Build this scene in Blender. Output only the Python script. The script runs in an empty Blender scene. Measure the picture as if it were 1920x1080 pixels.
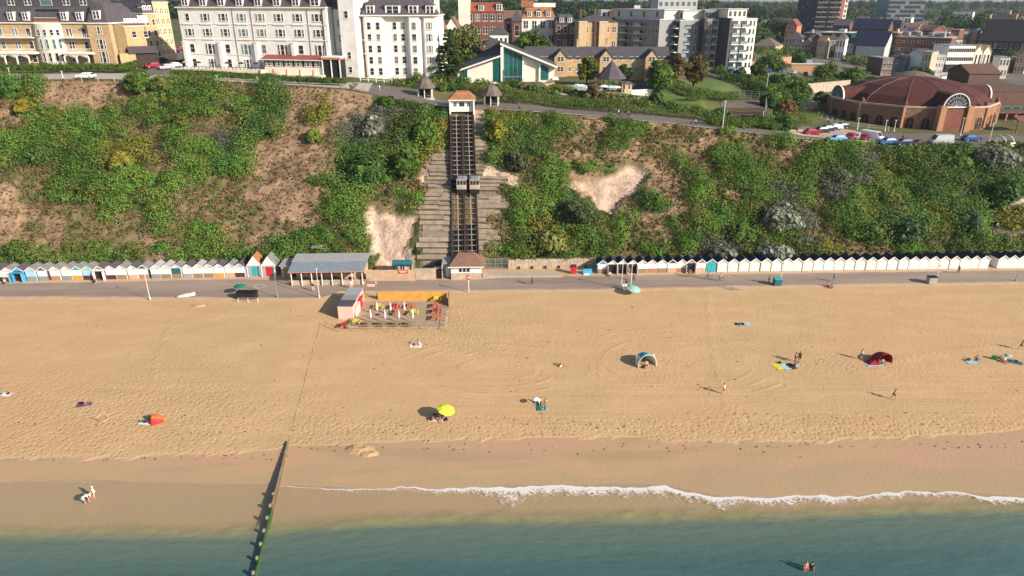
import bpy, math, random
import numpy as np
from mathutils import Vector
R = math.radians
random.seed(7)
scene = bpy.context.scene
col = scene.collection
# ---------------------------------------------------------------- camera
F, CX, CY, H = 1290.0, 960.0, 540.0, 50.0
TH = math.atan(540.0 / F)
cd = bpy.data.cameras.new('camera'); cam = bpy.data.objects.new('camera', cd); col.objects.link(cam)
cam.location = (0, 0, H); cam.rotation_euler = (math.pi / 2 - TH, 0, 0)
cd.sensor_width = 36.0; cd.lens = F / 1920 * 36.0; cd.clip_start = 0.5; cd.clip_end = 30000
scene.camera = cam
# ---------------------------------------------------------------- light
SUN_EL, SUN_AZ = 26.0, 123.0          # azimuth clockwise from +Y
w = bpy.data.worlds.new("World"); scene.world = w; w.use_nodes = True
nt = w.node_tree; nt.nodes.clear()
sky = nt.nodes.new('ShaderNodeTexSky'); sky.sky_type = 'NISHITA'; sky.sun_disc = False
sky.sun_elevation = R(SUN_EL); sky.sun_rotation = R(SUN_AZ); sky.air_density = 1.0; sky.dust_density = 1.0
bg = nt.nodes.new('ShaderNodeBackground'); bg.inputs[1].default_value = 0.085
wo = nt.nodes.new('ShaderNodeOutputWorld')
nt.links.new(sky.outputs[0], bg.inputs[0]); nt.links.new(bg.outputs[0], wo.inputs[0])
sl = bpy.data.lights.new('sun', 'SUN'); sl.energy = 4.6; sl.angle = R(0.5); sl.color = (1.0, 0.90, 0.76)
so = bpy.data.objects.new('sun', sl); col.objects.link(so)
sd = Vector((math.sin(R(SUN_AZ)) * math.cos(R(SUN_EL)), math.cos(R(SUN_AZ)) * math.cos(R(SUN_EL)), math.sin(R(SUN_EL))))
so.rotation_euler = sd.to_track_quat('Z', 'Y').to_euler(); so.location = (100, -60, 120)
vs = scene.view_settings; vs.view_transform = 'Standard'; vs.look = 'None'; vs.exposure = 0.70; vs.gamma = 1; vs.use_curve_mapping = False
scene.cycles.max_bounces = 5; scene.cycles.diffuse_bounces = 2; scene.cycles.transparent_max_bounces = 12; scene.cycles.volume_bounces = 0
# ---------------------------------------------------------------- numbers
def sm(t): t = np.clip(t, 0, 1); return t * t * (3 - 2 * t)
def _h(i, j, s):
    n = np.sin(i * 127.1 + j * 311.7 + s * 74.7) * 43758.5453
    return n - np.floor(n)
def vn(x, y, s=0):
    xi, yi = np.floor(x), np.floor(y); fx, fy = sm(x - xi), sm(y - yi)
    a, b, c, d = _h(xi, yi, s), _h(xi + 1, yi, s), _h(xi, yi + 1, s), _h(xi + 1, yi + 1, s)
    return (a * (1 - fx) + b * fx) * (1 - fy) + (c * (1 - fx) + d * fx) * fy
def fbm(x, y, s=0, o=4):
    r = 0; a = .5
    for k in range(o): r = r + a * vn(x * 2 ** k, y * 2 ** k, s + k * 3.1); a *= .5
    return r
def ray(px, py):
    d, v = (px - CX) / F, (CY - py) / F
    return d, math.cos(TH) + v * math.sin(TH), -math.sin(TH) + v * math.cos(TH)
def P(px, py, z=0.0):
    d = ray(px, py); t = (z - H) / d[2]; return Vector((d[0] * t, d[1] * t, z))
def PY(px, py, Y):
    d = ray(px, py); t = Y / d[1]; return Vector((d[0] * t, Y, H + d[2] * t))
def XatY(px, Y, z):
    zc = Y * math.cos(TH) + (H - z) * math.sin(TH); return (px - CX) / F * zc
def proj(X, Y, Z):
    zc = Y * math.cos(TH) + (H - Z) * math.sin(TH); yc = Y * math.sin(TH) - (H - Z) * math.cos(TH)
    return CX + X / zc * F, CY - yc / zc * F
# ---------------------------------------------------------------- coast curves (functions of X)
def curve(pts, z):
    q = [P(a, b, z) for a, b in pts]; q.sort(key=lambda v: v.x)
    xs = np.array([v.x for v in q]); ys = np.array([v.y for v in q])
    return lambda X: np.interp(X, xs, ys)
PROM = curve([(-300, 566), (0, 560), (330, 561), (540, 563), (600, 562), (640, 549), (860, 548), (950, 547), (1120, 546), (1500, 538), (1920, 532), (2300, 529)], 0)
HUT = curve([(-300, 531), (0, 528), (460, 519.5), (540, 521), (700, 521), (840, 521), (950, 516), (1120, 513), (1500, 508), (1920, 502.5), (2300, 499)], 0)
def FOOT(X): return HUT(X) + 4.6
SEAZ = -2.4
WATER = curve([(-300, 903), (0, 905), (200, 907), (350, 906), (480, 910), (540, 912), (620, 916), (700, 920), (800, 920), (960, 914), (1100, 916), (1250, 915), (1350, 932), (1450, 938), (1540, 932), (1600, 933), (1700, 927), (1800, 928), (1920, 936), (2200, 936)], SEAZ)
cr = []
for px, py in [(-300, 143), (0, 148), (60, 152), (210, 153), (330, 152), (500, 160), (640, 168), (700, 178), (760, 190), (830, 200), (900, 203), (960, 206), (1100, 216), (1250, 230), (1350, 243), (1500, 258), (1600, 268), (1720, 276), (1800, 279), (1920, 282), (2200, 290)]:
    d = ray(px, py); ta = -d[2] / d[1]
    y0 = float(FOOT((px - CX) * .104)); z = (H - ta * (y0 - 1.35 * 1.5)) / (1 + ta * 1.35)
    Y = (H - z) / ta; cr.append((XatY(px, Y, z), Y, z))
cr = np.array(cr)
def CRY(X): return np.interp(X, cr[:, 0], cr[:, 1])
def CRZ(X): return np.interp(X, cr[:, 0], cr[:, 2])
ctl = [(-200, 140, 32.5), (0, 130, 32.5), (300, 140, 32), (650, 150, 30.8), (150, 110, 33), (500, 115, 32), (200, 40, 35), (-200, 60, 34), (500, 60, 33),
       (700, 160, 30), (720, 176, 29), (860, 190, 26.5), (950, 158, 28), (820, 140, 30.5), (1100, 150, 28), (1100, 205, 25.2), (1250, 150, 27), (1300, 118, 27), (1400, 108, 25.5),
       (1150, 70, 30), (950, 80, 31), (1320, 160, 24.3), (1270, 195, 24), (1400, 185, 22), (1390, 215, 20.6), (1500, 215, 19.6), (1560, 175, 18.5), (1540, 140, 19.5), (1450, 128, 23),
       (1550, 240, 18.6), (1700, 250, 18.2), (1850, 248, 17.8), (1920, 262, 17.5), (2100, 262, 17.5), (1650, 160, 17), (1780, 130, 15.5), (1600, 95, 17), (1900, 120, 15), (1600, 70, 18.5), (1800, 75, 17),
       (1920, 60, 20), (1400, 60, 26), (1000, 45, 32), (300, 25, 36), (700, 22, 36), (1300, 30, 33), (1500, 32, 26), (1750, 35, 23), (1920, 35, 24), (960, 14, 40), (1300, 14, 39), (1650, 14, 36), (1920, 14, 36), (300, 10, 42)]
cc = []
for px, py, z in ctl:
    p = P(px, py, z); cc.append((p.x / p.y * 900, 420 * math.log(p.y), z))
cc = np.array(cc)
def plateau(X, Y):
    Ys = np.maximum(Y, 60.0); a = np.clip(X / Ys, -1.6, 1.6) * 900; b = 420 * np.log(Ys)
    s = 0; ws = 0
    for k in range(len(cc)):
        wgt = 1.0 / ((a - cc[k, 0]) ** 2 + (b - cc[k, 1]) ** 2 + 300.0) ** 1.7
        s = s + wgt * cc[k, 2]; ws = ws + wgt
    return s / ws
def hz(X, Y):
    X = np.asarray(X, float); Y = np.asarray(Y, float)
    pr, ft, cy, cz = PROM(X), FOOT(X), CRY(X), CRZ(X)
    wt = WATER(X)
    t = (Y - wt) / (pr - wt)
    beach = SEAZ + (-SEAZ - .12) * np.clip(t, 0, 1) ** .85 + np.minimum(t, 0) * 3.2 * np.where(t < 0, 1, 0)
    beach = np.maximum(beach, -7.5) + .10 * (fbm(X * .08, Y * .12, 3) - .5) * sm((pr - Y) / 6) * 1.6
    u = np.clip((Y - ft) / (cy - ft), 0, 1)
    prof = u * (1 - .0) + .035 * np.sin(u * 3.14159 * 2)
    n = (fbm(X * .07, Y * .07, 11) - .47) * 4.2 + (fbm(X * .3, Y * .3, 5) - .47) * 1.3
    inl = np.exp(-((X + 12.5 - 2) / 13.0) ** 4)           # calmer relief beside the cliff lift
    cliff = 1.0 + (cz - 1.0) * prof + n * sm(u / .12) * sm((1 - u) / .15) * (1 - .9 * inl)
    base = np.where(Y < pr, beach, 0.0)
    cliff = np.where(Y > ft, cliff, base)
    d = Y - cy
    wq = sm(d / 14.0)
    pl = cz * (1 - wq) + plateau(X, Y) * wq
    return np.where(d > 0, pl, cliff)
def hzf(x, y): return float(hz(np.array([x]), np.array([y]))[0])
def G(px, py):
    d = ray(px, py)
    if d[2] >= -1e-5: d = (d[0], d[1], -1e-5)
    Y = np.concatenate([np.arange(30, 260, .5), np.arange(260, 1200, 4), np.arange(1200, 6000, 40)])
    t = Y / d[1]; z = H + d[2] * t; g = hz(d[0] * t, Y)
    i = np.argmax(z <= g)
    if not (z <= g).any(): i = len(Y) - 1
    a, b = Y[max(i - 1, 0)], Y[i]
    for _ in range(12):
        m = (a + b) / 2; tt = m / d[1]
        if H + d[2] * tt <= hzf(d[0] * tt, m): b = m
        else: a = m
    tt = b / d[1]; return Vector((d[0] * tt, b, hzf(d[0] * tt, b)))
def Gm(px, py):
    px, py = np.asarray(px, float), np.asarray(py, float); d0, d1, d2 = ray(px, py); d2 = np.minimum(d2, -1e-5)
    Y = np.concatenate([np.arange(120, 260, 1.0), np.arange(260, 1200, 6), np.arange(1200, 6000, 60)])[None, :]
    X = (d0 / d1)[:, None] * Y; z = H + (d2 / d1)[:, None] * Y; dd_ = z - hz(X, Y + 0 * X); i = np.argmax(dd_ <= 0, 1); i = np.clip(i, 1, Y.shape[1] - 1); r_ = np.arange(len(px))
    a, b = dd_[r_, i - 1], dd_[r_, i]; t = np.clip(a / (a - b + 1e-9), 0, 1); y = Y[0, i - 1] * (1 - t) + Y[0, i] * t; x = d0 / d1 * y; return x, y, hz(x, y)
def ztop(Y, py):
    d = ray(0, py); return H + d[2] / d[1] * Y
# ---------------------------------------------------------------- materials
MATS = {}
def mat(name, c, rough=.8, var=.15, scale=1.0, bump=0.0, bscale=None, metal=0.0, spec=.3, emit=0, alpha=None):
    if name in MATS: return MATS[name]
    m = bpy.data.materials.new(name); m.use_nodes = True; t = m.node_tree; N = t.nodes; L = t.links
    b = N['Principled BSDF']; b.inputs['Roughness'].default_value = rough; b.inputs['Metallic'].default_value = metal
    b.inputs['Specular IOR Level'].default_value = spec
    tc = N.new('ShaderNodeTexCoord'); no = N.new('ShaderNodeTexNoise'); no.inputs['Scale'].default_value = scale; no.inputs['Detail'].default_value = 5
    L.new(tc.outputs['Object'], no.inputs['Vector'])
    mr = N.new('ShaderNodeMapRange'); mr.inputs[1].default_value = .3; mr.inputs[2].default_value = .7
    mr.inputs[3].default_value = 1 - var; mr.inputs[4].default_value = 1 + var * .6
    L.new(no.outputs['Fac'], mr.inputs[0])
    vm = N.new('ShaderNodeVectorMath'); vm.operation = 'SCALE'; vm.inputs[0].default_value = c[:3]
    L.new(mr.outputs[0], vm.inputs['Scale']); L.new(vm.outputs[0], b.inputs['Base Color'])
    if bump:
        n2 = N.new('ShaderNodeTexNoise'); n2.inputs['Scale'].default_value = bscale or scale * 4; n2.inputs['Detail'].default_value = 6
        L.new(tc.outputs['Object'], n2.inputs['Vector'])
        bp = N.new('ShaderNodeBump'); bp.inputs['Strength'].default_value = bump; bp.inputs['Distance'].default_value = .1
        L.new(n2.outputs['Fac'], bp.inputs['Height']); L.new(bp.outputs[0], b.inputs['Normal'])
    MATS[name] = m; return m
def m_attr(name, rough=.85, var=.3, scale=.6, scale2=6.0, trans=0.0, bump=0, bscale=2.0):
    m = bpy.data.materials.new(name); m.use_nodes = True; t = m.node_tree; N = t.nodes; L = t.links
    b = N['Principled BSDF']; b.inputs['Roughness'].default_value = rough; b.inputs['Specular IOR Level'].default_value = .2
    at = N.new('ShaderNodeAttribute'); at.attribute_name = 'col'
    ge = N.new('ShaderNodeNewGeometry')
    n1 = N.new('ShaderNodeTexNoise'); n1.inputs['Scale'].default_value = scale; n1.inputs['Detail'].default_value = 6
    n2 = N.new('ShaderNodeTexNoise'); n2.inputs['Scale'].default_value = scale2; n2.inputs['Detail'].default_value = 3
    L.new(ge.outputs['Position'], n1.inputs['Vector']); L.new(ge.outputs['Position'], n2.inputs['Vector'])
    ad = N.new('ShaderNodeMath'); ad.operation = 'ADD'; L.new(n1.outputs['Fac'], ad.inputs[0]); L.new(n2.outputs['Fac'], ad.inputs[1])
    mr = N.new('ShaderNodeMapRange'); mr.inputs[1].default_value = .7; mr.inputs[2].default_value = 1.3; mr.inputs[3].default_value = 1 - var; mr.inputs[4].default_value = 1 + var
    L.new(ad.outputs[0], mr.inputs[0])
    vm = N.new('ShaderNodeVectorMath'); vm.operation = 'SCALE'; L.new(at.outputs['Color'], vm.inputs[0]); L.new(mr.outputs[0], vm.inputs['Scale'])
    L.new(vm.outputs[0], b.inputs['Base Color'])
    if bump:
        n3 = N.new('ShaderNodeTexNoise'); n3.inputs['Scale'].default_value = bscale; n3.inputs['Detail'].default_value = 7
        L.new(ge.outputs['Position'], n3.inputs['Vector'])
        bp = N.new('ShaderNodeBump'); bp.inputs['Strength'].default_value = bump; bp.inputs['Distance'].default_value = .5
        L.new(n3.outputs['Fac'], bp.inputs['Height']); L.new(bp.outputs[0], b.inputs['Normal'])
    if trans:
        tr = N.new('ShaderNodeBsdfTranslucent'); L.new(vm.outputs[0], tr.inputs[0]); mx = N.new('ShaderNodeMixShader'); mx.inputs[0].default_value = trans
        o = N['Material Output']; L.new(b.outputs[0], mx.inputs[1]); L.new(tr.outputs[0], mx.inputs[2]); L.new(mx.outputs[0], o.inputs[0])
    return m
LEAF = m_attr('leaf', .7, .3, .5, 5.0, trans=.32)
MC = dict(
 white=((.78, .75, .70), .6, .12), cream=((.78, .70, .58), .7, .08), shade_white=((.72, .69, .65), .7, .08),
 buff=((.50, .345, .19), .85, .18), buff_pale=((.62, .45, .27), .85, .15), brick=((.20, .075, .055), .85, .25), brick_dark=((.13, .075, .055), .85, .2),
 slate=((.085, .075, .085), .75, .2), slate_blue=((.04, .045, .065), .7, .2), tile_brown=((.20, .11, .08), .85, .2), tile_orange=((.34, .155, .07), .85, .25),
 felt=((.20, .19, .19), .9, .25), felt_dark=((.025, .03, .06), .8, .2), maroon=((.078, .024, .021), .9, .25), copper=((.26, .075, .05), .7, .15),
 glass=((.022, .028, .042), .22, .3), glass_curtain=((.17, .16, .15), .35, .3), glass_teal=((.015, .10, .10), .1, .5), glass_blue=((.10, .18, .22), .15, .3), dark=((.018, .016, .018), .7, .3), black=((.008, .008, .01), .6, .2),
 grey=((.26, .26, .27), .7, .12), grey_light=((.48, .48, .47), .7, .1), grey_blue=((.22, .26, .30), .6, .12), metal=((.45, .45, .46), .4, .1), rust=((.055, .038, .034), .9, .35),
 asphalt=((.15, .125, .115), .9, .12), concrete=((.40, .35, .30), .9, .12), stone=((.46, .36, .27), .9, .25), terrace=((.23, .185, .145), .95, .28), timber=((.30, .21, .13), .85, .25),
 timber_pale=((.55, .38, .25), .85, .15), timber_dark=((.05, .035, .03), .9, .3), gold=((.62, .32, .06), .8, .18), orange=((.62, .13, .03), .7, .1), red=((.50, .02, .025), .6, .1), crimson=((.27, .012, .03), .8, .15), yellow=((.70, .58, .05), .6, .1),
 pink=((.72, .48, .42), .7, .08), salmon=((.48, .19, .12), .8, .12), blue=((.05, .33, .55), .6, .1), navy=((.014, .018, .045), .6, .15), turq=((.04, .36, .40), .6, .1), teal=((.02, .13, .15), .6, .1), purple=((.16, .06, .16), .7, .1),
 maroon_w=((.09, .03, .04), .7, .15), green_d=((.02, .16, .08), .7, .1), green_b=((.05, .35, .10), .7, .1), skin=((.50, .28, .19), .6, .05), skin_d=((.20, .10, .06), .6, .05), hair=((.03, .02, .015), .7, .1), hair_f=((.30, .18, .08), .7, .1),
 khaki=((.30, .26, .16), .8, .1), thatch=((.155, .12, .10), .95, .3), car_red=((.30, .01, .03), .3, .03), car_white=((.75, .75, .75), .3, .03), car_silver=((.40, .42, .44), .3, .03), car_blue=((.02, .10, .30), .3, .03),
 car_black=((.02, .02, .03), .3, .03), car_dkblue=((.01, .02, .07), .3, .03), car_lblue=((.15, .35, .55), .3, .03), tyre=((.012, .012, .012), .8, .1), weed=((.04, .10, .03), .9, .3), groynewood=((.14, .105, .08), .9, .3),
 terrace2=((.31, .24, .175), .95, .3), terrace3=((.275, .215, .16), .95, .35), riser_shade=((.10, .085, .055), .95, .4), deck=((.40, .285, .19), .9, .15), hallbrick=((.27, .14, .085), .85, .2), orangebrick=((.42, .22, .115), .85, .15), white_lit=((.80, .755, .71), .6, .12), panel_grey=((.34, .33, .34), .7, .1), lightblue=((.35, .58, .68), .6, .08), lime=((.60, .66, .05), .6, .1), mint=((.25, .5, .45), .6, .1))
def M(k):
    c, r, v = MC[k]; kw = {}
    if k.startswith('glass'): kw = dict(spec=.5, scale=.35)
    if k in ('white', 'white_lit', 'cream'): kw = dict(scale=.45)
    if k.startswith('car_'): kw = dict(spec=.6)
    if k in ('brick', 'buff', 'stone', 'terrace', 'terrace2', 'terrace3', 'hallbrick', 'orangebrick', 'brick_dark', 'thatch'): kw = dict(scale=.9, bump=.3, bscale=6)
    return mat(k, c, r, v, **kw)
# ---------------------------------------------------------------- mesh helpers
class MB:
    def __init__(s): s.v = []; s.f = []; s.m = []; s.mats = []
    def mi(s, k):
        if k not in s.mats: s.mats.append(k)
        return s.mats.index(k)
    def poly(s, pts, faces, k):
        o = len(s.v); s.v += [tuple(p) for p in pts]; i = s.mi(k)
        for f in faces: s.f.append(tuple(o + j for j in f)); s.m.append(i)
        return s
    def box(s, x0, y0, z0, x1, y1, z1, k):
        return s.poly([(x0, y0, z0), (x1, y0, z0), (x1, y1, z0), (x0, y1, z0), (x0, y0, z1), (x1, y0, z1), (x1, y1, z1), (x0, y1, z1)],
                      [(0, 3, 2, 1), (4, 5, 6, 7), (0, 1, 5, 4), (1, 2, 6, 5), (2, 3, 7, 6), (3, 0, 4, 7)], k)
    def obox(s, c, ax, ay, az, k):
        c, ax, ay, az = map(Vector, (c, ax, ay, az)); p = []
        for dz in (-1, 1):
            for dx, dy in ((-1, -1), (1, -1), (1, 1), (-1, 1)): p.append(c + ax * dx + ay * dy + az * dz)
        return s.poly(p, [(0, 3, 2, 1), (4, 5, 6, 7), (0, 1, 5, 4), (1, 2, 6, 5), (2, 3, 7, 6), (3, 0, 4, 7)], k)
    def bar(s, a, b, r, k, r2=None, n=6):
        a, b = Vector(a), Vector(b); d = (b - a).normalized(); u = d.orthogonal().normalized(); w_ = d.cross(u); r2 = r if r2 is None else r2
        p = []
        for q, rr in ((a, r), (b, r2)):
            for i in range(n): t = 2 * math.pi * i / n; p.append(q + u * math.cos(t) * rr + w_ * math.sin(t) * rr)
        f = [(i, (i + 1) % n, n + (i + 1) % n, n + i) for i in range(n)] + [tuple(range(n - 1, -1, -1)), tuple(range(n, 2 * n))]
        return s.poly(p, f, k)
    def prism(s, pts, x0, x1, k, axis='x', k2=None):
        n = len(pts); A = []
        for x in (x0, x1):
            for a, b in pts: A.append({'x': (x, a, b), 'y': (a, x, b), 'z': (a, b, x)}[axis])
        s.poly(A, [(i, (i + 1) % n, n + (i + 1) % n, n + i) for i in range(n)], k)
        return s.poly(A, [tuple(range(n - 1, -1, -1)), tuple(range(n, 2 * n))], k2 or k)
    def lathe(s, prof, k, c=(0, 0, 0), n=12):
        p = []; 
        for r, z in prof:
            for i in range(n): t = 2 * math.pi * (i + .5) / n; p.append((c[0] + r * math.cos(t), c[1] + r * math.sin(t), c[2] + z))
        f = []
        for j in range(len(prof) - 1):
            for i in range(n): f.append((j * n + i, j * n + (i + 1) % n, (j + 1) * n + (i + 1) % n, (j + 1) * n + i))
        f.append(tuple(range(n - 1, -1, -1))); f.append(tuple((len(prof) - 1) * n + i for i in range(n)))
        return s.poly(p, f, k)
    def hip(s, x0, y0, x1, y1, z0, z1, inset, k, insy=None, ov=0):
        x0 -= ov; x1 += ov; y0 -= ov; y1 += ov; iy = insy if insy is not None else (y1 - y0) / 2 - .01
        return s.poly([(x0, y0, z0), (x1, y0, z0), (x1, y1, z0), (x0, y1, z0), (x0 + inset, y0 + iy, z1), (x1 - inset, y0 + iy, z1), (x1 - inset, y1 - iy, z1), (x0 + inset, y1 - iy, z1)],
                      [(0, 3, 2, 1), (4, 5, 6, 7), (0, 1, 5, 4), (1, 2, 6, 5), (2, 3, 7, 6), (3, 0, 4, 7)], k)
    def gable(s, x0, y0, x1, y1, z0, z1, k, ov=.2, th=.12, along='x'):
        # thin two-slope roof; ridge along given axis
        if along == 'x':
            ym = (y0 + y1) / 2; sl_ = (z1 - z0) / (ym - y0); lo = z0 - ov * sl_
            s.prism([(y0 - ov, lo), (ym, z1), (y1 + ov, lo), (y1 + ov, lo + th), (ym, z1 + th), (y0 - ov, lo + th)], x0 - ov, x1 + ov, k)
        else:
            xm = (x0 + x1) / 2; sl_ = (z1 - z0) / (xm - x0); lo = z0 - ov * sl_
            s.prism([(x0 - ov, lo), (xm, z1), (x1 + ov, lo), (x1 + ov, lo + th), (xm, z1 + th), (x0 - ov, lo + th)], y0 - ov, y1 + ov, k, 'y')
        return s
    def mesh(s, name):
        me = bpy.data.meshes.new(name); me.from_pydata(s.v, [], s.f)
        for k in s.mats: me.materials.append(M(k) if isinstance(k, str) else k)
        me.polygons.foreach_set('material_index', s.m); me.update(); return me
    def obj(s, name, parent=None, loc=(0, 0, 0), rz=0, smooth=False):
        me = s.mesh(name)
        if smooth: me.polygons.foreach_set('use_smooth', [True] * len(me.polygons))
        return ob(name, me, parent, loc, rz)
def ob(name, data, parent=None, loc=(0, 0, 0), rz=0):
    o = bpy.data.objects.new(name, data); col.objects.link(o); o.parent = parent; o.location = loc; o.rotation_euler = (0, 0, rz); return o
def tag(o, label=None, cat=None, group=None, kind=None):
    if label: o['label'] = label
    if cat: o['category'] = cat
    if group: o['group'] = group
    if kind: o['kind'] = kind
    return o
def thing(name, label, cat, loc, rz=0, group=None): return tag(ob(name, None, None, loc, rz), label, cat, group)
def recolor(o, k, i=0):
    o.material_slots[i].link = 'OBJECT'; o.material_slots[i].material = M(k) if isinstance(k, str) else k; return o
def arr_mesh(name, V, Fq, mats, cols=None, smooth=False):
    me = bpy.data.meshes.new(name); V = np.asarray(V, np.float32); Fq = np.asarray(Fq, np.int32); k = Fq.shape[1]
    me.vertices.add(len(V)); me.vertices.foreach_set('co', V.ravel()); me.loops.add(Fq.size); me.loops.foreach_set('vertex_index', Fq.ravel())
    me.polygons.add(len(Fq)); me.polygons.foreach_set('loop_start', np.arange(0, Fq.size, k, dtype=np.int32)); me.polygons.foreach_set('loop_total', np.full(len(Fq), k, np.int32))
    if smooth: me.polygons.foreach_set('use_smooth', np.ones(len(Fq), bool))
    for m in mats: me.materials.append(m)
    if cols is not None:
        for an, c in (cols.items() if isinstance(cols, dict) else [('col', cols)]):
            c = np.asarray(c, np.float32)
            if c.ndim == 1: a = me.attributes.new(an, 'FLOAT', 'POINT'); a.data.foreach_set('value', c)
            else:
                a = me.attributes.new(an, 'FLOAT_COLOR', 'POINT'); a.data.foreach_set('color', np.concatenate([c[:, :3], np.ones((len(c), 1), np.float32)], 1).ravel())
    me.update(); me.validate(); return me
def grid_faces(nr, nc):
    i = np.arange(nr - 1)[:, None] * nc + np.arange(nc - 1)[None, :]; i = i.ravel()
    return np.stack([i, i + 1, i + nc + 1, i + nc], 1)
rng = np.random.default_rng(5)
def leaves(C, RR, n, size, colr, cvar=.25, seed=None, low=-.25):
    """clumps of small leaf sprays: C (k,3) centres, RR (k,3) radii, n per clump"""
    g = np.random.default_rng(seed) if seed is not None else rng
    C = np.repeat(np.asarray(C, float), n, 0); RR = np.repeat(np.asarray(RR, float), n, 0); k = len(C)
    colr = np.asarray(colr, float); colr = np.repeat(colr, n, 0) if colr.ndim == 2 else np.tile(colr, (k, 1))
    size = np.repeat(np.asarray(size, float) * np.ones(k // n if np.ndim(n) == 0 else 1), n)[:k] if np.ndim(size) else np.full(k, size)
    d = g.normal(size=(k, 3)); d[:, 2] = np.abs(d[:, 2]) * np.where(g.random(k) < .8, 1, -.4); d /= np.linalg.norm(d, axis=1)[:, None]
    d[:, 2] = np.maximum(d[:, 2], low)
    p = C + RR * d * (g.uniform(.62, 1.08, k))[:, None]
    nr = d + g.normal(size=(k, 3)) * .30; nr /= np.linalg.norm(nr, axis=1)[:, None]
    t = np.cross(nr, g.normal(size=(k, 3))); t /= np.linalg.norm(t, axis=1)[:, None]; b = np.cross(nr, t)
    s = size * g.uniform(.6, 1.35, k); t *= s[:, None]; b *= (s * g.uniform(.5, .9, k))[:, None]
    bend = nr * (s * .25)[:, None]
    V = np.stack([p - t, p - b * .9 + bend, p + t, p + b + bend], 1).reshape(-1, 3)
    Fq = np.arange(4 * k).reshape(-1, 4)
    cv = np.clip(colr * (1 + g.normal(size=(k, 1)) * cvar + g.normal(size=(k, 3)) * cvar * .25), .004, 1)
    return V, Fq, np.repeat(cv, 4, 0)
GREEN = np.array([.060, .105, .016]); DARKG = np.array([.030, .062, .014]); YEL = np.array([.17, .17, .02]); SILV = np.array([.19, .20, .15]); BRN = np.array([.24, .15, .075]); OLIVE = np.array([.10, .11, .03]); AUT = np.array([.16, .09, .03]); GOLDB = np.array([.25, .20, .03])
# ================================================================ TERRAIN
def axis(lo, hi, step, far, g):
    a = list(np.arange(lo, hi, step)); s = step; x = a[-1]
    while x < far: s *= g; x += s; a.append(x)
    s = step; x = a[0]; pre = []
    while x > -far: s *= g; x -= s; pre.append(x)
    return np.array(pre[::-1] + a)
XA = axis(-125, 135, .7, 6500, 1.09)
NX = len(XA)
def strip(rowsY):      # rowsY (nr, NX)
    X = np.tile(XA, (len(rowsY), 1)); Z = hz(X, rowsY); return X, rowsY, Z
def inpoly(px, py, poly):
    c = np.zeros(px.shape, bool); j = len(poly) - 1
    for i in range(len(poly)):
        xi, yi = poly[i]; xj, yj = poly[j]
        c ^= ((yi > py) != (yj > py)) & (px < (xj - xi) * (py - yi) / (yj - yi + 1e-9) + xi); j = i
    return c
pr, ft, cy, wt = PROM(XA), FOOT(XA), CRY(XA), WATER(XA)
# beach
m = bpy.data.materials.new('sand'); m.use_nodes = True; N = m.node_tree.nodes; L = m.node_tree.links
b = N['Principled BSDF']; b.inputs['Specular IOR Level'].default_value = .15
ge = N.new('ShaderNodeNewGeometry')
def attr(n): a = N.new('ShaderNodeAttribute'); a.attribute_name = n; return a.outputs['Fac']
def noise(sc, det=5, vec=None, rough=.5):
    n = N.new('ShaderNodeTexNoise'); n.inputs['Scale'].default_value = sc; n.inputs['Detail'].default_value = det; n.inputs['Roughness'].default_value = rough
    L.new(vec or ge.outputs['Position'], n.inputs['Vector']); return n.outputs['Fac']
def rmp(v, a, b_, c=0, d=1):
    r = N.new('ShaderNodeMapRange'); r.interpolation_type = 'SMOOTHSTEP'
    for i, q in enumerate((a, b_, c, d)): r.inputs[i + 1].default_value = q
    L.new(v, r.inputs[0]); return r.outputs[0]
def mixc(f, a, b_):
    x = N.new('ShaderNodeMix'); x.data_type = 'RGBA'
    if isinstance(f, float): x.inputs[0].default_value = f
    else: L.new(f, x.inputs[0])
    for i, q in ((6, a), (7, b_)):
        if isinstance(q, tuple): x.inputs[i].default_value = (*q, 1)
        else: L.new(q, x.inputs[i])
    return x.outputs[2]
def mth(op, a, b_):
    x = N.new('ShaderNodeMath'); x.operation = op
    for i, q in ((0, a), (1, b_)):
        if isinstance(q, (int, float)): x.inputs[i].default_value = q
        else: L.new(q, x.inputs[i])
    return x.outputs[0]
def stretch(sx, sy, rot=0, loc=(0, 0, 0)):
    mp = N.new('ShaderNodeMapping'); mp.inputs['Scale'].default_value = (sx, sy, 1); mp.inputs['Rotation'].default_value = (0, 0, rot); mp.inputs['Location'].default_value = loc
    L.new(ge.outputs['Position'], mp.inputs[0]); return mp.outputs[0]
c1 = mixc(rmp(noise(.035, 3), .42, .6), (.510, .325, .172), (.480, .322, .166))
c1 = mixc(rmp(noise(.25, 6, stretch(.5, 1.5)), .40, .66), c1, (.53, .35, .19))
fine = noise(3.0, 6, None, .7)
c1 = mixc(mth('MULTIPLY', rmp(fine, .48, .72), mth('ADD', mth('MULTIPLY', attr('rough'), .42), .06)), c1, (.30, .175, .085))
wet = mixc(rmp(noise(.12, 4, stretch(.45, 1.2)), .42, .62), (.415, .278, .168), (.445, .288, .165))
wet = mixc(rmp(noise(.07, 4, stretch(.6, 1.6, .2)), .50, .62), wet, (.445, .275, .175))
wet = mixc(rmp(noise(.10, 5, stretch(.3, 2.2)), .52, .62), wet, (.37, .255, .150))
c2 = mixc(attr('wet'), c1, wet)
c3 = mixc(attr('wet2'), c2, (.40, .28, .165))
c4 = mixc(attr('deep'), c3, (.385, .275, .155))
L.new(c4, b.inputs['Base Color'])
L.new(rmp(attr('wet2'), 0, 1, .9, .3), b.inputs['Roughness'])
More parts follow.
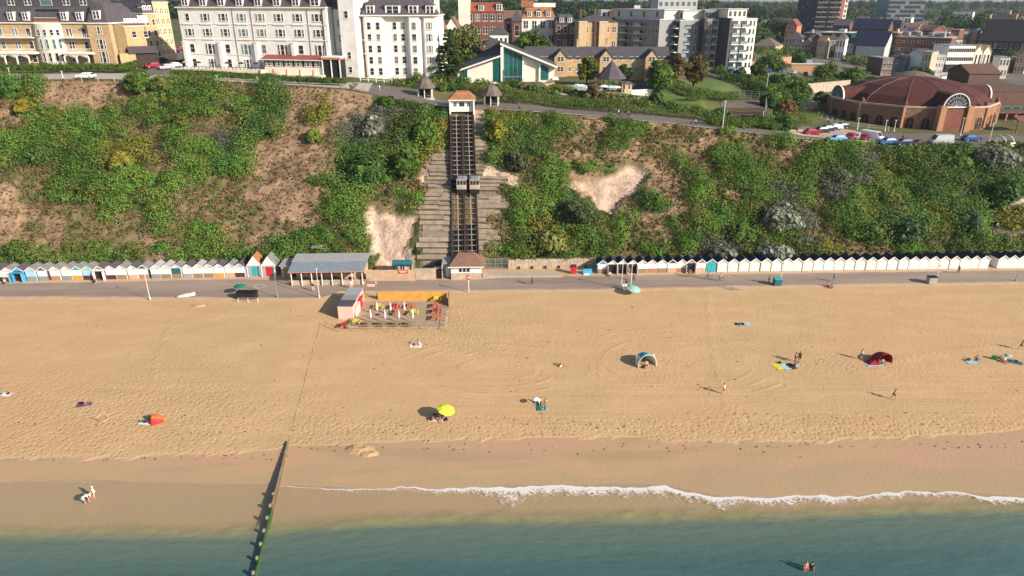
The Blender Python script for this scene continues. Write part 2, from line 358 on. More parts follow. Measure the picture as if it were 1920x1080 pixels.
# relief: footprints, raked lines, tyre rings
vor = N.new('ShaderNodeTexVoronoi'); vor.inputs['Scale'].default_value = 1.5; vor.inputs['Randomness'].default_value = 1
L.new(ge.outputs['Position'], vor.inputs['Vector'])
fp = mth('MULTIPLY', mth('ADD', rmp(vor.outputs['Distance'], .0, .6, 0, 1), mth('MULTIPLY', noise(3.5, 4), 1.4)), mth('MULTIPLY', attr('rough'), .052))
rk = mth('MULTIPLY', noise(1.0, 4, stretch(.05, 1.3)), mth('MULTIPLY', attr('rake'), .10))
lane = mth('MULTIPLY', noise(.22, 5, None, .6), .10)
def rings(cx_, cy_, ry, k, r0, r1):
    mp = N.new('ShaderNodeMapping'); mp.vector_type = 'TEXTURE'; mp.inputs['Location'].default_value = (cx_, cy_, 0); mp.inputs['Scale'].default_value = (1.35, ry, 1)
    xyz = N.new('ShaderNodeSeparateXYZ'); L.new(ge.outputs['Position'], xyz.inputs[0]); cb = N.new('ShaderNodeCombineXYZ'); L.new(xyz.outputs[0], cb.inputs[0]); L.new(xyz.outputs[1], cb.inputs[1])
    L.new(cb.outputs[0], mp.inputs[0]); ln = N.new('ShaderNodeVectorMath'); ln.operation = 'LENGTH'; L.new(mp.outputs[0], ln.inputs[0])
    d = mth('ADD', ln.outputs['Value'], mth('MULTIPLY', noise(.10, 3), 2.2))
    s = mth('SINE', mth('MULTIPLY', d, k), 0.0)
    s = mth('MULTIPLY', s, rmp(noise(.16, 3), .42, .62))
    return mth('MULTIPLY', mth('MULTIPLY', rmp(s, .2, .95), .034), mth('MULTIPLY', rmp(d, r0, r0 + 2), rmp(d, r1 - 3, r1, 1, 0)))
q1 = P(1290, 680, -1.2); q2 = P(935, 690, -1.2); q3 = P(1100, 700, -1.2)
hh = mth('ADD', mth('ADD', fp, rk), mth('ADD', lane, mth('ADD', rings(q1.x, q1.y, .8, 3.1, 6, 17), rings(q2.x, q2.y, .75, 2.6, 4, 15))))
hh = mth('MULTIPLY', hh, rmp(attr('wet'), 0, 1, 1, .18))
bp = N.new('ShaderNodeBump'); bp.inputs['Strength'].default_value = .9; bp.inputs['Distance'].default_value = 1.0
L.new(hh, bp.inputs['Height']); L.new(bp.outputs[0], b.inputs['Normal'])
tt = np.concatenate([np.array([-400, -200, -80, -30, -12, -4.]), np.linspace(0, 1, 150)])
Y0 = 47.0
rows = np.where(tt[:, None] >= 0, Y0 + (pr - Y0)[None, :] * tt[:, None], Y0 + tt[:, None])
X, Y, Z = strip(rows); Z[-1] = -.12
def dl(pts, z=-2.0): c = curve(pts, z); return c(X)
dry = dl([(-300, 850), (0, 853), (100, 849), (170, 854), (270, 846), (430, 844), (530, 830), (640, 826), (800, 822), (950, 816), (1100, 814), (1250, 820), (1400, 822), (1600, 822), (1750, 812), (1920, 800), (2200, 800)], -1.7)
wet2 = dl([(-300, 900), (0, 899), (60, 889), (130, 885), (170, 890), (198, 905), (215, 904), (245, 888), (290, 880), (330, 881), (480, 890), (560, 872), (600, 872), (620, 900), (700, 905), (740, 900), (790, 889), (830, 887), (900, 893), (960, 884), (1040, 879), (1100, 891), (1160, 893), (1240, 884), (1330, 872), (1430, 890), (1520, 872), (1640, 862), (1760, 880), (1920, 878)], -2.2)
jag = (fbm(X * .5, Y * .5, 21) - .47)
a_wet = sm((dry - Y + jag * 2.0) / .55); a_wet2 = sm((wet2 - Y + jag * .5) / .35)
a_deep = sm((wt[None, :] - Y) / 6)
PX, PYY = proj(X, Y, Z)
nz = fbm(X * .06, Y * .09, 31)
rough = .28 + .25 * sm((PX - 300) / 300) * 0 + sm((nz - .40) / .2) * .15
rough += .75 * sm((PYY - 770) / 30) * sm((PX - 500) / 150) + .45 * sm((PX - 480) / -60) * sm((PYY - 620) / 120) + .4 * sm((700 - PX) / 100) * sm((PYY - 700) / 60)
rough += .7 * np.exp(-(((PX - 800) / 130) ** 2 + ((PYY - 620) / 40) ** 2)) + .6 * np.exp(-(((PX - 1240) / 60) ** 2 + ((PYY - 690) / 30) ** 2)) + .5 * np.exp(-(((PX - 1640) / 130) ** 2 + ((PYY - 680) / 18) ** 2))
def seg(path, wd):
    best = np.full(X.shape, 1e9); q = [P(a, b_, -1.2) for a, b_ in path]
    for a, b_ in zip(q[:-1], q[1:]):
        dx, dy = b_.x - a.x, b_.y - a.y; t_ = np.clip(((X - a.x) * dx + (Y - a.y) * dy) / (dx * dx + dy * dy), 0, 1); best = np.minimum(best, np.hypot(X - a.x - t_ * dx, Y - a.y - t_ * dy))
    return np.exp(-(best / wd) ** 2)
trail = seg([(1326, 560), (1330, 620), (1340, 680), (1360, 745), (1395, 800)], .5) + seg([(1640, 690), (1720, 668), (1820, 655), (1925, 650)], .7) + seg([(880, 640), (860, 600), (850, 570)], 1.2) + seg([(1540, 680), (1590, 690), (1660, 700)], .8) + seg([(330, 600), (290, 680), (280, 780)], .45) + seg([(1000, 760), (1060, 800), (1100, 830)], .7)
rough += trail * .42
rake = sm((PX - 780) / 120) * sm((PYY - 690) / 40) * sm((812 - PYY) / 25) + .25
me = arr_mesh('beach', np.stack([X, Y, Z], 2).reshape(-1, 3), grid_faces(*X.shape), [m],
              dict(wet=a_wet.ravel(), wet2=a_wet2.ravel(), deep=a_deep.ravel(), rough=np.clip(rough, 0, 1.2).ravel(), rake=np.clip(rake, 0, 1).ravel()), True)
tag(ob('beach', me), 'wide sandy beach from the promenade down to the waterline', kind='structure')
# promenade (with a small apron behind the huts)
m = bpy.data.materials.new('tarmac'); m.use_nodes = True; N = m.node_tree.nodes; L = m.node_tree.links; b = N['Principled BSDF']; b.inputs['Roughness'].default_value = .85
ge = N.new('ShaderNodeNewGeometry')
a_ = mixc(rmp(noise(.22, 6, stretch(.15, 1.0)), .35, .65), (.232, .175, .143), (.30, .228, .178))
a_ = mixc(rmp(noise(1.2, 5, stretch(.08, 2.0)), .48, .72), a_, (.34, .25, .19))
sandy = mixc(rmp(noise(.6, 4), .35, .65), (.44, .30, .18), (.50, .34, .21))
ed = mth('ADD', attr('edge'), mth('MULTIPLY', mth('SUBTRACT', noise(.25, 5, stretch(.6, 1.5)), .5), .9))
L.new(mixc(rmp(ed, .25, .75), a_, sandy), b.inputs['Base Color'])
tt = np.linspace(0, 1, 26); rows = pr[None, :] + (ft - pr)[None, :] * tt[:, None]
X = np.tile(XA, (26, 1)); Z = np.zeros_like(X); Z[0] = -.12
edge = np.maximum(sm((2.2 - (rows - pr[None, :])) / 2.2), sm((rows - (HUT(XA)[None, :] - 2.0)) / 1.6))
edge = np.maximum(edge, .75 * np.exp(-((X + 20) / 10) ** 2) * sm((rows - pr[None, :] - 5) / 2))
me = arr_mesh('promenade', np.stack([X, rows, Z], 2).reshape(-1, 3), grid_faces(*X.shape), [m], dict(edge=edge.ravel()), True)
tag(ob('promenade', me), 'grey tarmac promenade between the beach huts and sand', kind='structure')
# cliff
MAP = ["gdbbbbmgggmmdbbbbgdggtty" + "g" * 24, "mybbbmgggggmdbbbbsddgtty" + "g" * 24, "bgggmgggggmddbybbssddtty" + "g" * 24,
       "mgggggmggmmddbbbssddyttg" + "gmgmbgbmmbgmgggggggggggg", "ggggggmmggsdmbbbsgdgyttg" + "dgmmmgmmmbmmgmbgbggggggg",
       "ggddgyymggmdbbbbgddgyttg" + "dgmbmbmmbmgmbmgggdgddsss", "gmmggmmmggdgbbbbdddmbttg" + "mmggbmbgmmggmggdsggdggds",
       "mmggggggmgmmbbbgddgmpttp" + "mggbbgbmgmggggssgmggdgdd", "bmggggggmmmbbbbgggmgtttm" + "ggdbbgbbgmbgsgmsggmdgsdd",
       "bmmmmgggmmmmbbmggmmgtttm" + "ggdgbmdbmgggsgmmgdgydggm", "bbbmmmmgmmmmbmbggpmgtttm" + "gygggmbmgggggsmggddggdyy",
       "bmbmmmbmmgmmbbgggppgttmm" + "gyyggmmbggdmgmmggdggggmy", "bbmmmmmbmgmmmggggppgttmg" + "gyyggmgmgssggsymmmgmgdgm", "ggggggggggggggggggpggtmg" + "ggggggggsssssgyggmgggggg"]
SC1 = [(693, 386), (704, 384), (712, 400), (735, 398), (752, 402), (783, 404), (772, 440), (758, 470), (768, 500), (735, 500), (712, 472), (702, 430)]
SC2 = [(1052, 342), (1105, 336), (1150, 328), (1178, 308), (1216, 322), (1192, 350), (1190, 362), (1165, 372), (1152, 403), (1120, 388), (1105, 360), (1070, 352)]
TL = [(806, 286), (846, 280), (850, 490), (786, 492), (788, 400), (800, 340)]
TR = [(889, 212), (911, 212), (912, 300), (906, 345), (955, 330), (930, 360), (958, 385), (905, 410), (945, 455), (895, 470), (890, 490)]
def cat_at(px, py):
    i = np.clip(((px) / 40).astype(int), 0, 47); j = np.clip(((py - 150) / 25).astype(int), 0, 13)
    A = np.array([[ord(c) for c in r] for r in MAP]); return A[j, i]
tt = np.linspace(0, 1, 84); rows = ft[None, :] + (cy - ft)[None, :] * tt[:, None]
X, Y, Z = strip(rows); Z[0] = 0; 
PX, PYY = proj(X, Y, Z)
jx = (fbm(X * .18, Y * .18, 41) - .47) * 90; jy = (fbm(X * .18, Y * .18, 45) - .47) * 60
ca = cat_at(PX + jx, PYY + jy); ca[ca == ord('t')] = ord('m')
CM = {'g': (.065, .075, .022), 'd': (.035, .045, .015), 'b': (.27, .18, .11), 'm': (.16, .12, .06), 'y': (.10, .10, .02), 's': (.13, .13, .08), 'p': (.52, .39, .29), 't': (.36, .27, .19)}
C = np.zeros(X.shape + (3,))
for k, v in CM.items(): C[ca == ord(k)] = v
dn = fbm(X * .45, Y * .45, 51)[..., None]
C = C * (.68 + .64 * dn) * (.80 + .42 * fbm(X * 1.1, Y * .22, 57))[..., None]
px2, py2 = PX + jx * .12, PYY + jy * .12
scar = inpoly(px2, py2, SC1) | inpoly(px2, py2, SC2); C[scar] = np.array((.47, .335, .255)) * (.82 + .36 * fbm(X * .9, Y * .12, 61)[scar][:, None])
tr = inpoly(px2, py2, TL) | inpoly(px2, py2, TR); C[tr] = (.24, .185, .135)
Z[scar] -= .3 + 1.3 * fbm(X * .7, Y * .16, 66)[scar]
CLIFF = m_attr('cliff_soil', .95, .35, .5, 3.0, bump=.6, bscale=1.3)
me = arr_mesh('cliff', np.stack([X, Y, Z], 2).reshape(-1, 3), grid_faces(*X.shape), [CLIFF], C.reshape(-1, 3), True)
tag(ob('cliff', me), 'steep scrub covered sandy cliff face above the promenade', kind='structure')
# plateau
s = .8; off = [0.0]
while off[-1] < 7000: off.append(off[-1] + s); s = s * 1.0 if off[-1] < 60 else s * 1.035
rows = cy[None, :] + np.array(off)[:, None]
X, Y, Z = strip(rows)
PX, PYY = proj(X, Y, Z)
C = np.zeros(X.shape + (3,)); n = fbm(X * .05, Y * .05, 71); n2 = fbm(X * .3, Y * .3, 73)
C[:] = (.075, .095, .028)
C = C * (.7 + .6 * n2[..., None])
bz = sm((n - .45) / .1)[..., None]; C = C * (1 - .45 * bz) + np.array((.16, .12, .06)) * .45 * bz
twn = (sm((X - 60) / 30) * sm((Y - 230) / 30) * (1 - sm((Y - 900) / 200)))[..., None]; C = C * (1 - twn * .75) + np.array((.17, .15, .14)) * twn * .75
far = sm((Y - 900) / 300)[..., None]; C = C * (1 - far) + np.array((.035, .055, .02)) * far
GROUND = m_attr('ground', .95, .3, .08, 1.2)
me = arr_mesh('ground', np.stack([X, Y, Z], 2).reshape(-1, 3), grid_faces(*X.shape), [GROUND], C.reshape(-1, 3), True)
tag(ob('ground', me), 'clifftop land and town ground running to the horizon', kind='structure')
# ---------------------------------------------------------------- sea
m = bpy.data.materials.new('sea_water'); m.use_nodes = True; N = m.node_tree.nodes; L = m.node_tree.links; b = N['Principled BSDF']
b.inputs['Roughness'].default_value = .28; b.inputs['Specular IOR Level'].default_value = .35
ge = N.new('ShaderNodeNewGeometry')
dp = attr('depth')
tl = mixc(rmp(noise(.09, 4, stretch(.5, 1.3)), .38, .62), (.052, .108, .104), (.062, .126, .122))
tl = mixc(rmp(dp, 1.5, 9), (.115, .155, .115), tl)
tl = mixc(mth('MULTIPLY', rmp(noise(2.2, 3, stretch(.4, 1.6)), .5, .75), .35), tl, (.09, .15, .14))
tl = mixc(rmp(dp, .2, 2.2), (.34, .30, .14), tl)
L.new(tl, b.inputs['Base Color'])
bp = N.new('ShaderNodeBump'); bp.inputs['Strength'].default_value = .6; bp.inputs['Distance'].default_value = .25
wv = mth('ADD', noise(.9, 5, stretch(.45, 1.2, .15)), mth('MULTIPLY', noise(4.5, 3), .15))
L.new(wv, bp.inputs['Height']); L.new(bp.outputs[0], b.inputs['Normal'])
tr_ = N.new('ShaderNodeBsdfTransparent'); gl = N.new('ShaderNodeBsdfGlossy'); gl.inputs['Roughness'].default_value = .2; L.new(bp.outputs[0], gl.inputs['Normal'])
sh = N.new('ShaderNodeMixShader'); sh.inputs[0].default_value = .05; L.new(tr_.outputs[0], sh.inputs[1]); L.new(gl.outputs[0], sh.inputs[2])
mx = N.new('ShaderNodeMixShader'); L.new(rmp(mth('ADD', dp, mth('MULTIPLY', mth('SUBTRACT', noise(.35, 5), .5), 3.0)), -1.2, 1.9, .08, 1), mx.inputs[0])
L.new(sh.outputs[0], mx.inputs[1]); L.new(b.outputs[0], mx.inputs[2]); L.new(mx.outputs[0], N['Material Output'].inputs[0])
trn = curve([(-300, 994), (0, 992), (300, 990), (470, 988), (500, 987), (560, 978), (700, 970), (900, 965), (1100, 963), (1300, 960), (1500, 955), (1700, 948), (1920, 945), (2200, 945)], SEAZ)
rr = np.concatenate([np.array([-3000, -1200, -500, -200, -80, -30, -5, 10, 20, 30.]), np.linspace(40, 1, 1)])
tt = np.concatenate([np.array([-3000, -1200, -500, -200, -80, -30, -10.]), np.linspace(0, 1, 60)])
Y1 = 46.0; top = wt + 1.2
rows = np.where(tt[:, None] >= 0, Y1 + (top - Y1)[None, :] * tt[:, None], Y1 + tt[:, None])
X = np.tile(XA, (len(tt), 1)); Z = np.full_like(X, SEAZ + .02) + (rows > 45) * (fbm(X * .25, rows * .8, 81) - .47) * .05
dpt = (trn(X) - rows)
me = arr_mesh('sea', np.stack([X, rows, Z], 2).reshape(-1, 3), grid_faces(*X.shape), [m], dict(depth=dpt.ravel()), True)
tag(ob('sea', me), 'calm teal sea turning sandy brown in the shallows', kind='structure')
# foam: irregular sheets lying on the water edge
m = bpy.data.materials.new('foam'); m.use_nodes = True; N = m.node_tree.nodes; L = m.node_tree.links; b = N['Principled BSDF']; b.inputs['Base Color'].default_value = (.84, .78, .74, 1); b.inputs['Roughness'].default_value = .8
ge = N.new('ShaderNodeNewGeometry'); tr_ = N.new('ShaderNodeBsdfTransparent'); mx = N.new('ShaderNodeMixShader')
f1 = noise(.55, 5, stretch(1, 1.2), .6); f2 = noise(3.2, 5, None, .75)
al = mth('ADD', mth('ADD', mth('MULTIPLY', f2, 1.7), mth('MULTIPLY', f1, .9)), mth('MULTIPLY', attr('dens'), 1.25))
L.new(rmp(al, 1.92, 2.38, 0, .86), mx.inputs[0]); L.new(tr_.outputs[0], mx.inputs[1]); L.new(b.outputs[0], mx.inputs[2]); L.new(mx.outputs[0], N['Material Output'].inputs[0])
wid = curve([(-300, 0), (0, 0)], 0)
FX = [XatY(p, 66, SEAZ) for p in (-100, 0, 170, 200, 500, 560, 640, 730, 800, 850, 930, 970, 1010, 1100, 1200, 1290, 1360, 1430, 1520, 1600, 1680, 1720, 1780, 1850, 1920, 2100)]
FW = [.5, .5, .5, .35, .35, 1.2, 1.4, 1.3, 2.2, 2.4, 3.2, 4.4, 2.8, 3.0, 2.8, 3.2, 2.6, 2.8, 2.4, 1.9, 1.7, 1.6, 2.2, 2.2, 2.0, 2.0]
xs = np.arange(-120, 125, .18); W = np.interp(xs, FX, FW) * (.45 + .9 * fbm(xs * .5, xs * 0, 4)); FD = np.interp(xs, FX, [.66, .66, .64, .55, .55, .62, .68, .7, .8, .9, 1, 1, 1, 1, 1, 1, 1, .9, 1, 1, 1, 1, 1, 1, 1, 1])
line = WATER(xs) + (fbm(xs * .35, xs * 0, 6) - .47) * 1.1 * np.clip(W, .3, 1.3) + .15
k = np.linspace(0, 1, 12); Yf = line[None, :] - W[None, :] * k[:, None] + .0; Xf = np.tile(xs, (12, 1))
dens = (1 - .75 * k[:, None] ** .8) * FD[None, :] + np.where(k[:, None] < .15, .25, 0) * np.minimum(1, FD[None, :] * 1.4) + np.where((W[None, :] < .45), -.15, 0)
dens = dens - .6 * sm((k[:, None] - .75) / .25)
Zf = np.full_like(Xf, SEAZ + .085) + .05 * np.sin(k * 3.14)[:, None]
me = arr_mesh('foam', np.stack([Xf, Yf, Zf], 2).reshape(-1, 3), grid_faces(*Xf.shape), [m], dict(dens=dens.ravel()), True)
tag(ob('sea_foam', me), 'thin white line of breaking foam along the waterline', kind='stuff')
# draped sheets on the plateau
def patch(name, A, B, k, label, lift=.07, nu=60, nv=10, world=False, kind='structure', mt=None):
    A = [G(*p) for p in A]; B = [G(*p) for p in B]
    def rs(q):
        q = np.array([(v.x, v.y) for v in q]); d = np.r_[0, np.cumsum(np.hypot(*np.diff(q, axis=0).T))]; t = np.linspace(0, d[-1], nu); return np.stack([np.interp(t, d, q[:, 0]), np.interp(t, d, q[:, 1])], 1)
    a, b_ = rs(A), rs(B); k_ = np.linspace(0, 1, nv)[:, None, None]; g = a[None] * (1 - k_) + b_[None] * k_
    Z = hz(g[..., 0], g[..., 1]) + lift
    V = np.concatenate([g, Z[..., None]], 2).reshape(-1, 3)
    me = arr_mesh(name, V, grid_faces(nv, nu), [mt or M(k)], None, True); return tag(ob(name, me), label, kind=kind)
# ---------------------------------------------------------------- scrub on the cliff: one mass of ground cover
TRACKX = lambda Y: -12.2 + 0 * Y
n = 15500; n1 = 9500
gx = rng.uniform(-128, 138, n + n1); gu = rng.random(n + n1) ** .95; extra = np.arange(n + n1) >= n; n = n + n1; gy = FOOT(gx) + .6 + (CRY(gx) - FOOT(gx) + .5) * gu; gz = hz(gx, gy)
PX, PYY = proj(gx, gy, gz)
jx = (fbm(gx * .18, gy * .18, 41) - .47) * 90; jy = (fbm(gx * .18, gy * .18, 45) - .47) * 60
ca = cat_at(PX + jx, PYY + jy); ca[ca == ord('t')] = ord('m')
low_edge = (PYY > 462) & (PX < 560)
ca[low_edge & (rng.random(n) < .6)] = ord('g')
bad = inpoly(PX, PYY, SC1) | inpoly(PX, PYY, SC2) | inpoly(PX, PYY, TL) | inpoly(PX, PYY, TR) | ((PX > 838) & (PX < 912)) | (ca == ord('t')) | ((ca == ord('p')) & (rng.random(n) < .7))
for ex_, ey_ in ((0, -24), (-12, -18), (12, -18), (14, 0), (-14, 0), (0, 12), (0, -9), (9, 9), (-9, 9)): bad |= (inpoly(PX + ex_, PYY + ey_, SC1) | inpoly(PX + ex_, PYY + ey_, SC2)) & (rng.random(n) < .8)
bad |= extra & ~((ca == ord('b')) | (ca == ord('m')))
bad |= (gu > .955) & (PX > 640)
bad |= (PX > 900) & (PX < 915) & (PYY > 300)
bad |= (PX > 1845) & (np.abs(PYY - 388) < 9) | ((PX > 1850) & (np.abs(PYY - 436) < 6))
spec = {'g': (.54, (.6, 3.1), 150, .175, np.array([.105, .205, .032])), 'd': (.6, (1.4, 3.6), 185, .19, np.array([.062, .138, .030])), 'b': (.75, (.25, .65), 12, .15, BRN * 1.1), 'm': (.95, (.35, 1.05), 24, .17, np.array([.19, .175, .06])), 'y': (.8, (.9, 2.2), 80, .22, np.array([.21, .21, .04])),
        's': (.7, (1.0, 2.6), 110, .17, SILV * .85), 'p': (.3, (.3, .7), 16, .18, GREEN * 1.8)}
Vs, Fs, Cs = [], [], []; o = 0
for ch, (keep, rg, cnt, lsz, colr) in spec.items():
    s_ = (ca == ord(ch)) & ~bad & (rng.random(n) < keep); q = s_.sum()
    if not q: continue
    r = rng.uniform(rg[0], rg[1], q); r *= 1 - .45 * sm((gu[s_] - .85) / .12) * (PX[s_] > 640); r[extra[s_]] *= .6; clump = fbm(gx[s_] * .22, gy[s_] * .22, 91); r *= .55 + 1.0 * clump
    base = np.tile(colr, (q, 1)); mixer = rng.random(q)
    hue = fbm(gx[s_] * .12, gy[s_] * .12, 95)
    if ch in 'gd': base[mixer < .16] = OLIVE * 1.6; base[mixer > .86] = np.array([.15, .17, .03]); base[(mixer > .4) & (mixer < .5)] = DARKG * 1.8; base *= (.62 + 1.15 * hue)[:, None]; base[(mixer > .82) & (mixer < .835)] = AUT * 1.3
    if ch == 'm': base[mixer < .45] = BRN * .85; base[mixer > .76] = np.array([.11, .185, .04]); base[(mixer > .45) & (mixer < .55)] = BRN * 1.15; r[mixer < .45] *= .55
    if ch == 'b': base[mixer < .14] = OLIVE * 1.3; base[(mixer > .14) & (mixer < .4)] = BRN * .45; base[mixer > .8] = BRN * 1.25
    Cn = np.stack([gx[s_], gy[s_], gz[s_] + r * .12], 1); RRr = np.stack([r, r, r * rng.uniform(.6, .95, q)], 1)
    V, Fq, Cc = leaves(Cn, RRr, cnt, lsz, base, .16); Vs.append(V); Fs.append(Fq + o); Cs.append(Cc); o += len(V)
me = arr_mesh('cliff_scrub', np.concatenate(Vs), np.concatenate(Fs), [LEAF], np.concatenate(Cs))
tag(ob('cliff_scrub', me), 'green and brown bramble scrub and dry grass over the cliff', kind='stuff')
# far woods on the horizon
Vs, Fs, Cs = [], [], []; o = 0
n = 5200; fy = 620 + 3600 * rng.random(n) ** 1.5; fx = rng.uniform(-.95, .95, n) * fy
pxx, _ = proj(fx, fy, np.full(n, 30.)); 
fz = hz(fx, fy); keep = (fbm(fx * .004, fy * .004, 14) > .30) | (fy > 1300); keep &= ~((pxx > 1425) & (fy < 800)); keep &= ~((pxx > 1850) & (fy < 1000))
fx, fy, fz = fx[keep], fy[keep], fz[keep]; n = len(fx)
r = rng.uniform(4, 9.5, n); r *= np.where(rng.random(n) < .06, 1.4, 1)
topcap = np.interp(proj(fx, fy, fz)[0], [-200, 500, 950, 1290, 1330, 1420, 1600, 1800, 1920, 2200], [16, 14, 12, 5.5, 4.5, 4.2, 5, 5.5, 7.5, 8])
zt = np.minimum(fz + r * 1.3, 50 + topcap * fy / 1400 - 3)
colr = np.tile(DARKG * .85, (n, 1)) * rng.uniform(.6, 1.5, (n, 1)); am = rng.random(n) < .08; colr[am] = OLIVE * .8
V, Fq, Cc = leaves(np.stack([fx, fy, zt - r * .75], 1), np.stack([r, r, r * rng.uniform(.9, 1.4, n)], 1), 46, np.clip(fy / 1100, 1.0, 2.2), colr, .25) if False else leaves(np.stack([fx, fy, zt - r * .75], 1), np.stack([r, r, r * rng.uniform(.9, 1.4, n)], 1), 46, 1.9, colr, .25)
me = arr_mesh('far_woods', V, Fq, [LEAF], Cc)
tag(ob('far_woods', me), 'dark wooded hills on the horizon behind the town', kind='stuff')
# ================================================================ SEAFRONT
ANG = math.atan2(float(HUT(90) - HUT(-90)), 180)       # run of the coast
def on(px, py, z=0.0): return P(px, py, z)
# ---- beach huts
def hut_meshes(w_, d_, he, hr):
    e = {}
    e['wall'] = MB().prism([(-w_ / 2, 0), (w_ / 2, 0), (w_ / 2, he), (0, hr), (-w_ / 2, he)], 0, d_, 'white', 'y').mesh('wall')
    e['roof'] = MB().gable(-w_ / 2, 0, w_ / 2, d_, he + .02, hr + .02, 'felt', .10, .06, 'y').mesh('roof')
    bb = MB()
    for s_ in (-1, 1):
        sl_ = (hr - he) / (w_ / 2)
        bb.poly([(s_ * (w_ / 2 + .12), -.14, he - .12 * sl_ - .10), (0, -.14, hr - .06), (0, -.14, hr + .10), (s_ * (w_ / 2 + .12), -.14, he - .12 * sl_ + .08),
                 (s_ * (w_ / 2 + .12), -.11, he - .12 * sl_ - .10), (0, -.11, hr - .06), (0, -.11, hr + .10), (s_ * (w_ / 2 + .12), -.11, he - .12 * sl_ + .08)],
                [(0, 1, 2, 3), (7, 6, 5, 4), (0, 4, 5, 1), (3, 2, 6, 7), (0, 3, 7, 4)], 'white_lit')
    e['bargeboard'] = bb.mesh('bargeboard')
    e['shutter'] = MB().box(-w_ / 2 + .06, -.04, .95, w_ / 2 - .06, 0, he - .04, 'white_lit').box(-w_ / 2 + .02, -.07, he - .06, w_ / 2 - .02, 0, he + .02, 'grey').mesh('shutter')
    g = MB(); nb = 7
    for i in range(nb): x = -w_ / 2 + .05 + i * (w_ - .1) / nb; g.box(x + .012, -.06 - .015 * (i % 2), .05, x + (w_ - .1) / nb - .012, -.0, .93, 'timber')
    e['lower_gate'] = g.mesh('lower_gate')
    d2 = MB()
    for s_ in (-1, 1): d2.box(min(s_ * .02, s_ * .62), -.035, .12, max(s_ * .02, s_ * .62), 0, 1.95, 'white_lit')
    d2.box(-.06, -.05, 1.0, -.03, -.03, 1.12, 'dark').box(-.16, -.05, 2.05, .16, -.01, 2.22, 'panel_grey')
    e['door'] = d2.mesh('door')
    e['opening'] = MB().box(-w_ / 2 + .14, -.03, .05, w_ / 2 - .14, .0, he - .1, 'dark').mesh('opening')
    for s_ in (-1, 1): e['open_door%d' % s_] = MB().obox((s_ * (w_ / 2 - .05), -.38, he * .45), (.025, 0, 0), (0, .36, 0), (0, 0, he * .42), 'white_lit').mesh('open_door')
    e['plinth'] = MB().box(-w_ / 2 - .05, -.25, -.02, w_ / 2 + .05, d_, .06, 'concrete').mesh('plinth')
    return e
HM1 = hut_meshes(1.92, 2.9, 2.15, 2.85); HM2 = hut_meshes(1.95, 2.7, 2.05, 2.75)
def hut(hm, px, label, kind, group, upper=None, lower=None, roof='felt', wall='white', door=None, trim=None):
    x0 = XatY(px, 125.5, 1.5)
    for _ in range(3): y = float(HUT(x0)); x0 = XatY(px, y, 2.4)
    t = thing('beach_hut', label, 'beach hut', (x0, float(HUT(x0)) + random.uniform(-.06, .06), 0), ANG + random.uniform(-.012, .012), group)
    recolor(ob('wall', hm['wall'], t), wall); recolor(ob('roof', hm['roof'], t), roof); ob('plinth', hm['plinth'], t)
    bb = ob('bargeboard', hm['bargeboard'], t)
    if kind == 'shut':
        s_ = ob('shutter', hm['shutter'], t, (0, 0, 0)); g = ob('lower_gate', hm['lower_gate'], t)
        if upper: recolor(s_, upper)
        recolor(g, lower or 'timber')
    elif kind == 'door':
        d_ = ob('door', hm['door'], t)
        if door: recolor(d_, door)
    else:
        ob('opening', hm['opening'], t)
        for s_ in (-1, 1):
            d_ = ob('open_door', hm['open_door%d' % s_], t)
            if door: recolor(d_, door)
    return t
GL = 'beach huts in the western row'; GR = 'beach huts in the eastern row'
LH = [(-9, 'shut', None, 'timber_dark', 'white', 'white hut cut by the frame edge beside the turquoise awning'),
 (11.5, 'shut', None, 'grey', 'white', 'white hut with grey lower gate left of the bright blue open hut'),
 (32, 'open', None, 'blue', 'blue', 'bright blue beach hut standing open behind blue canvas windbreak'),
 (55.4, 'shut', 'lightblue', 'grey', 'lightblue', 'hut with sky blue shutter over a grey slatted gate'),
 (77, 'shut', None, 'grey', 'purple', 'white hut with purple side walls and grey gate'),
 (100, 'shut', None, 'orangebrick', 'white', 'white hut with orange brown gate next to the purple sided hut'),
 (122, 'shut', None, 'grey', 'white', 'white hut with grey gate between orange brown and yellow gates'),
 (142, 'shut', None, 'gold', 'turq', 'white hut with golden yellow gate and turquoise sides'),
 (162, 'shut', 'lightblue', 'maroon_w', 'lightblue', 'pale blue hut with dark maroon gate beside the open hut with awning'),
 (184, 'open', None, None, 'khaki', 'open beach hut with white awning, people sitting in front'),
 (205.4, 'shut', None, 'maroon_w', 'white', 'white hut with dark maroon gate right of the open awning hut'),
 (225, 'shut', None, 'timber', 'white', 'white hut with tan gate, second right of the open awning hut'),
 (246.7, 'shut', None, 'timber_pale', 'white', 'white hut with pale orange gate, third right of the open awning hut'),
 (266.5, 'shut', None, 'orangebrick', 'teal', 'white hut with rusty orange gate and dark teal sides'),
 (289.5, 'shut', None, 'grey', 'white', 'white hut with grey gate, second left of the teal shuttered hut'),
 (309, 'shut', None, 'timber', 'white', 'white hut with weathered brown gate directly left of teal shutter'),
 (328.5, 'shut', 'teal', 'timber', 'white', 'hut with dark teal shutter above a brown gate'),
 (349.7, 'shut', None, 'panel_grey', 'white', 'white hut with mid grey gate directly right of teal shuttered hut'),
 (369.5, 'shut', None, 'timber', 'white', 'white hut with brown gate, second right of teal shutter'),
 (389, 'shut', None, 'timber', 'white', 'white hut with plain brown gate, left of the golden gated hut'),
 (409, 'shut', None, 'gold', 'white', 'white hut with golden yellow gate, third from the western row end'),
 (429, 'shut', None, 'timber_pale', 'white', 'white hut with pale tan gate, last but one of its row'),
 (447.6, 'shut', None, 'maroon_w', 'lightblue', 'white hut with dark red gate closing the western row')]
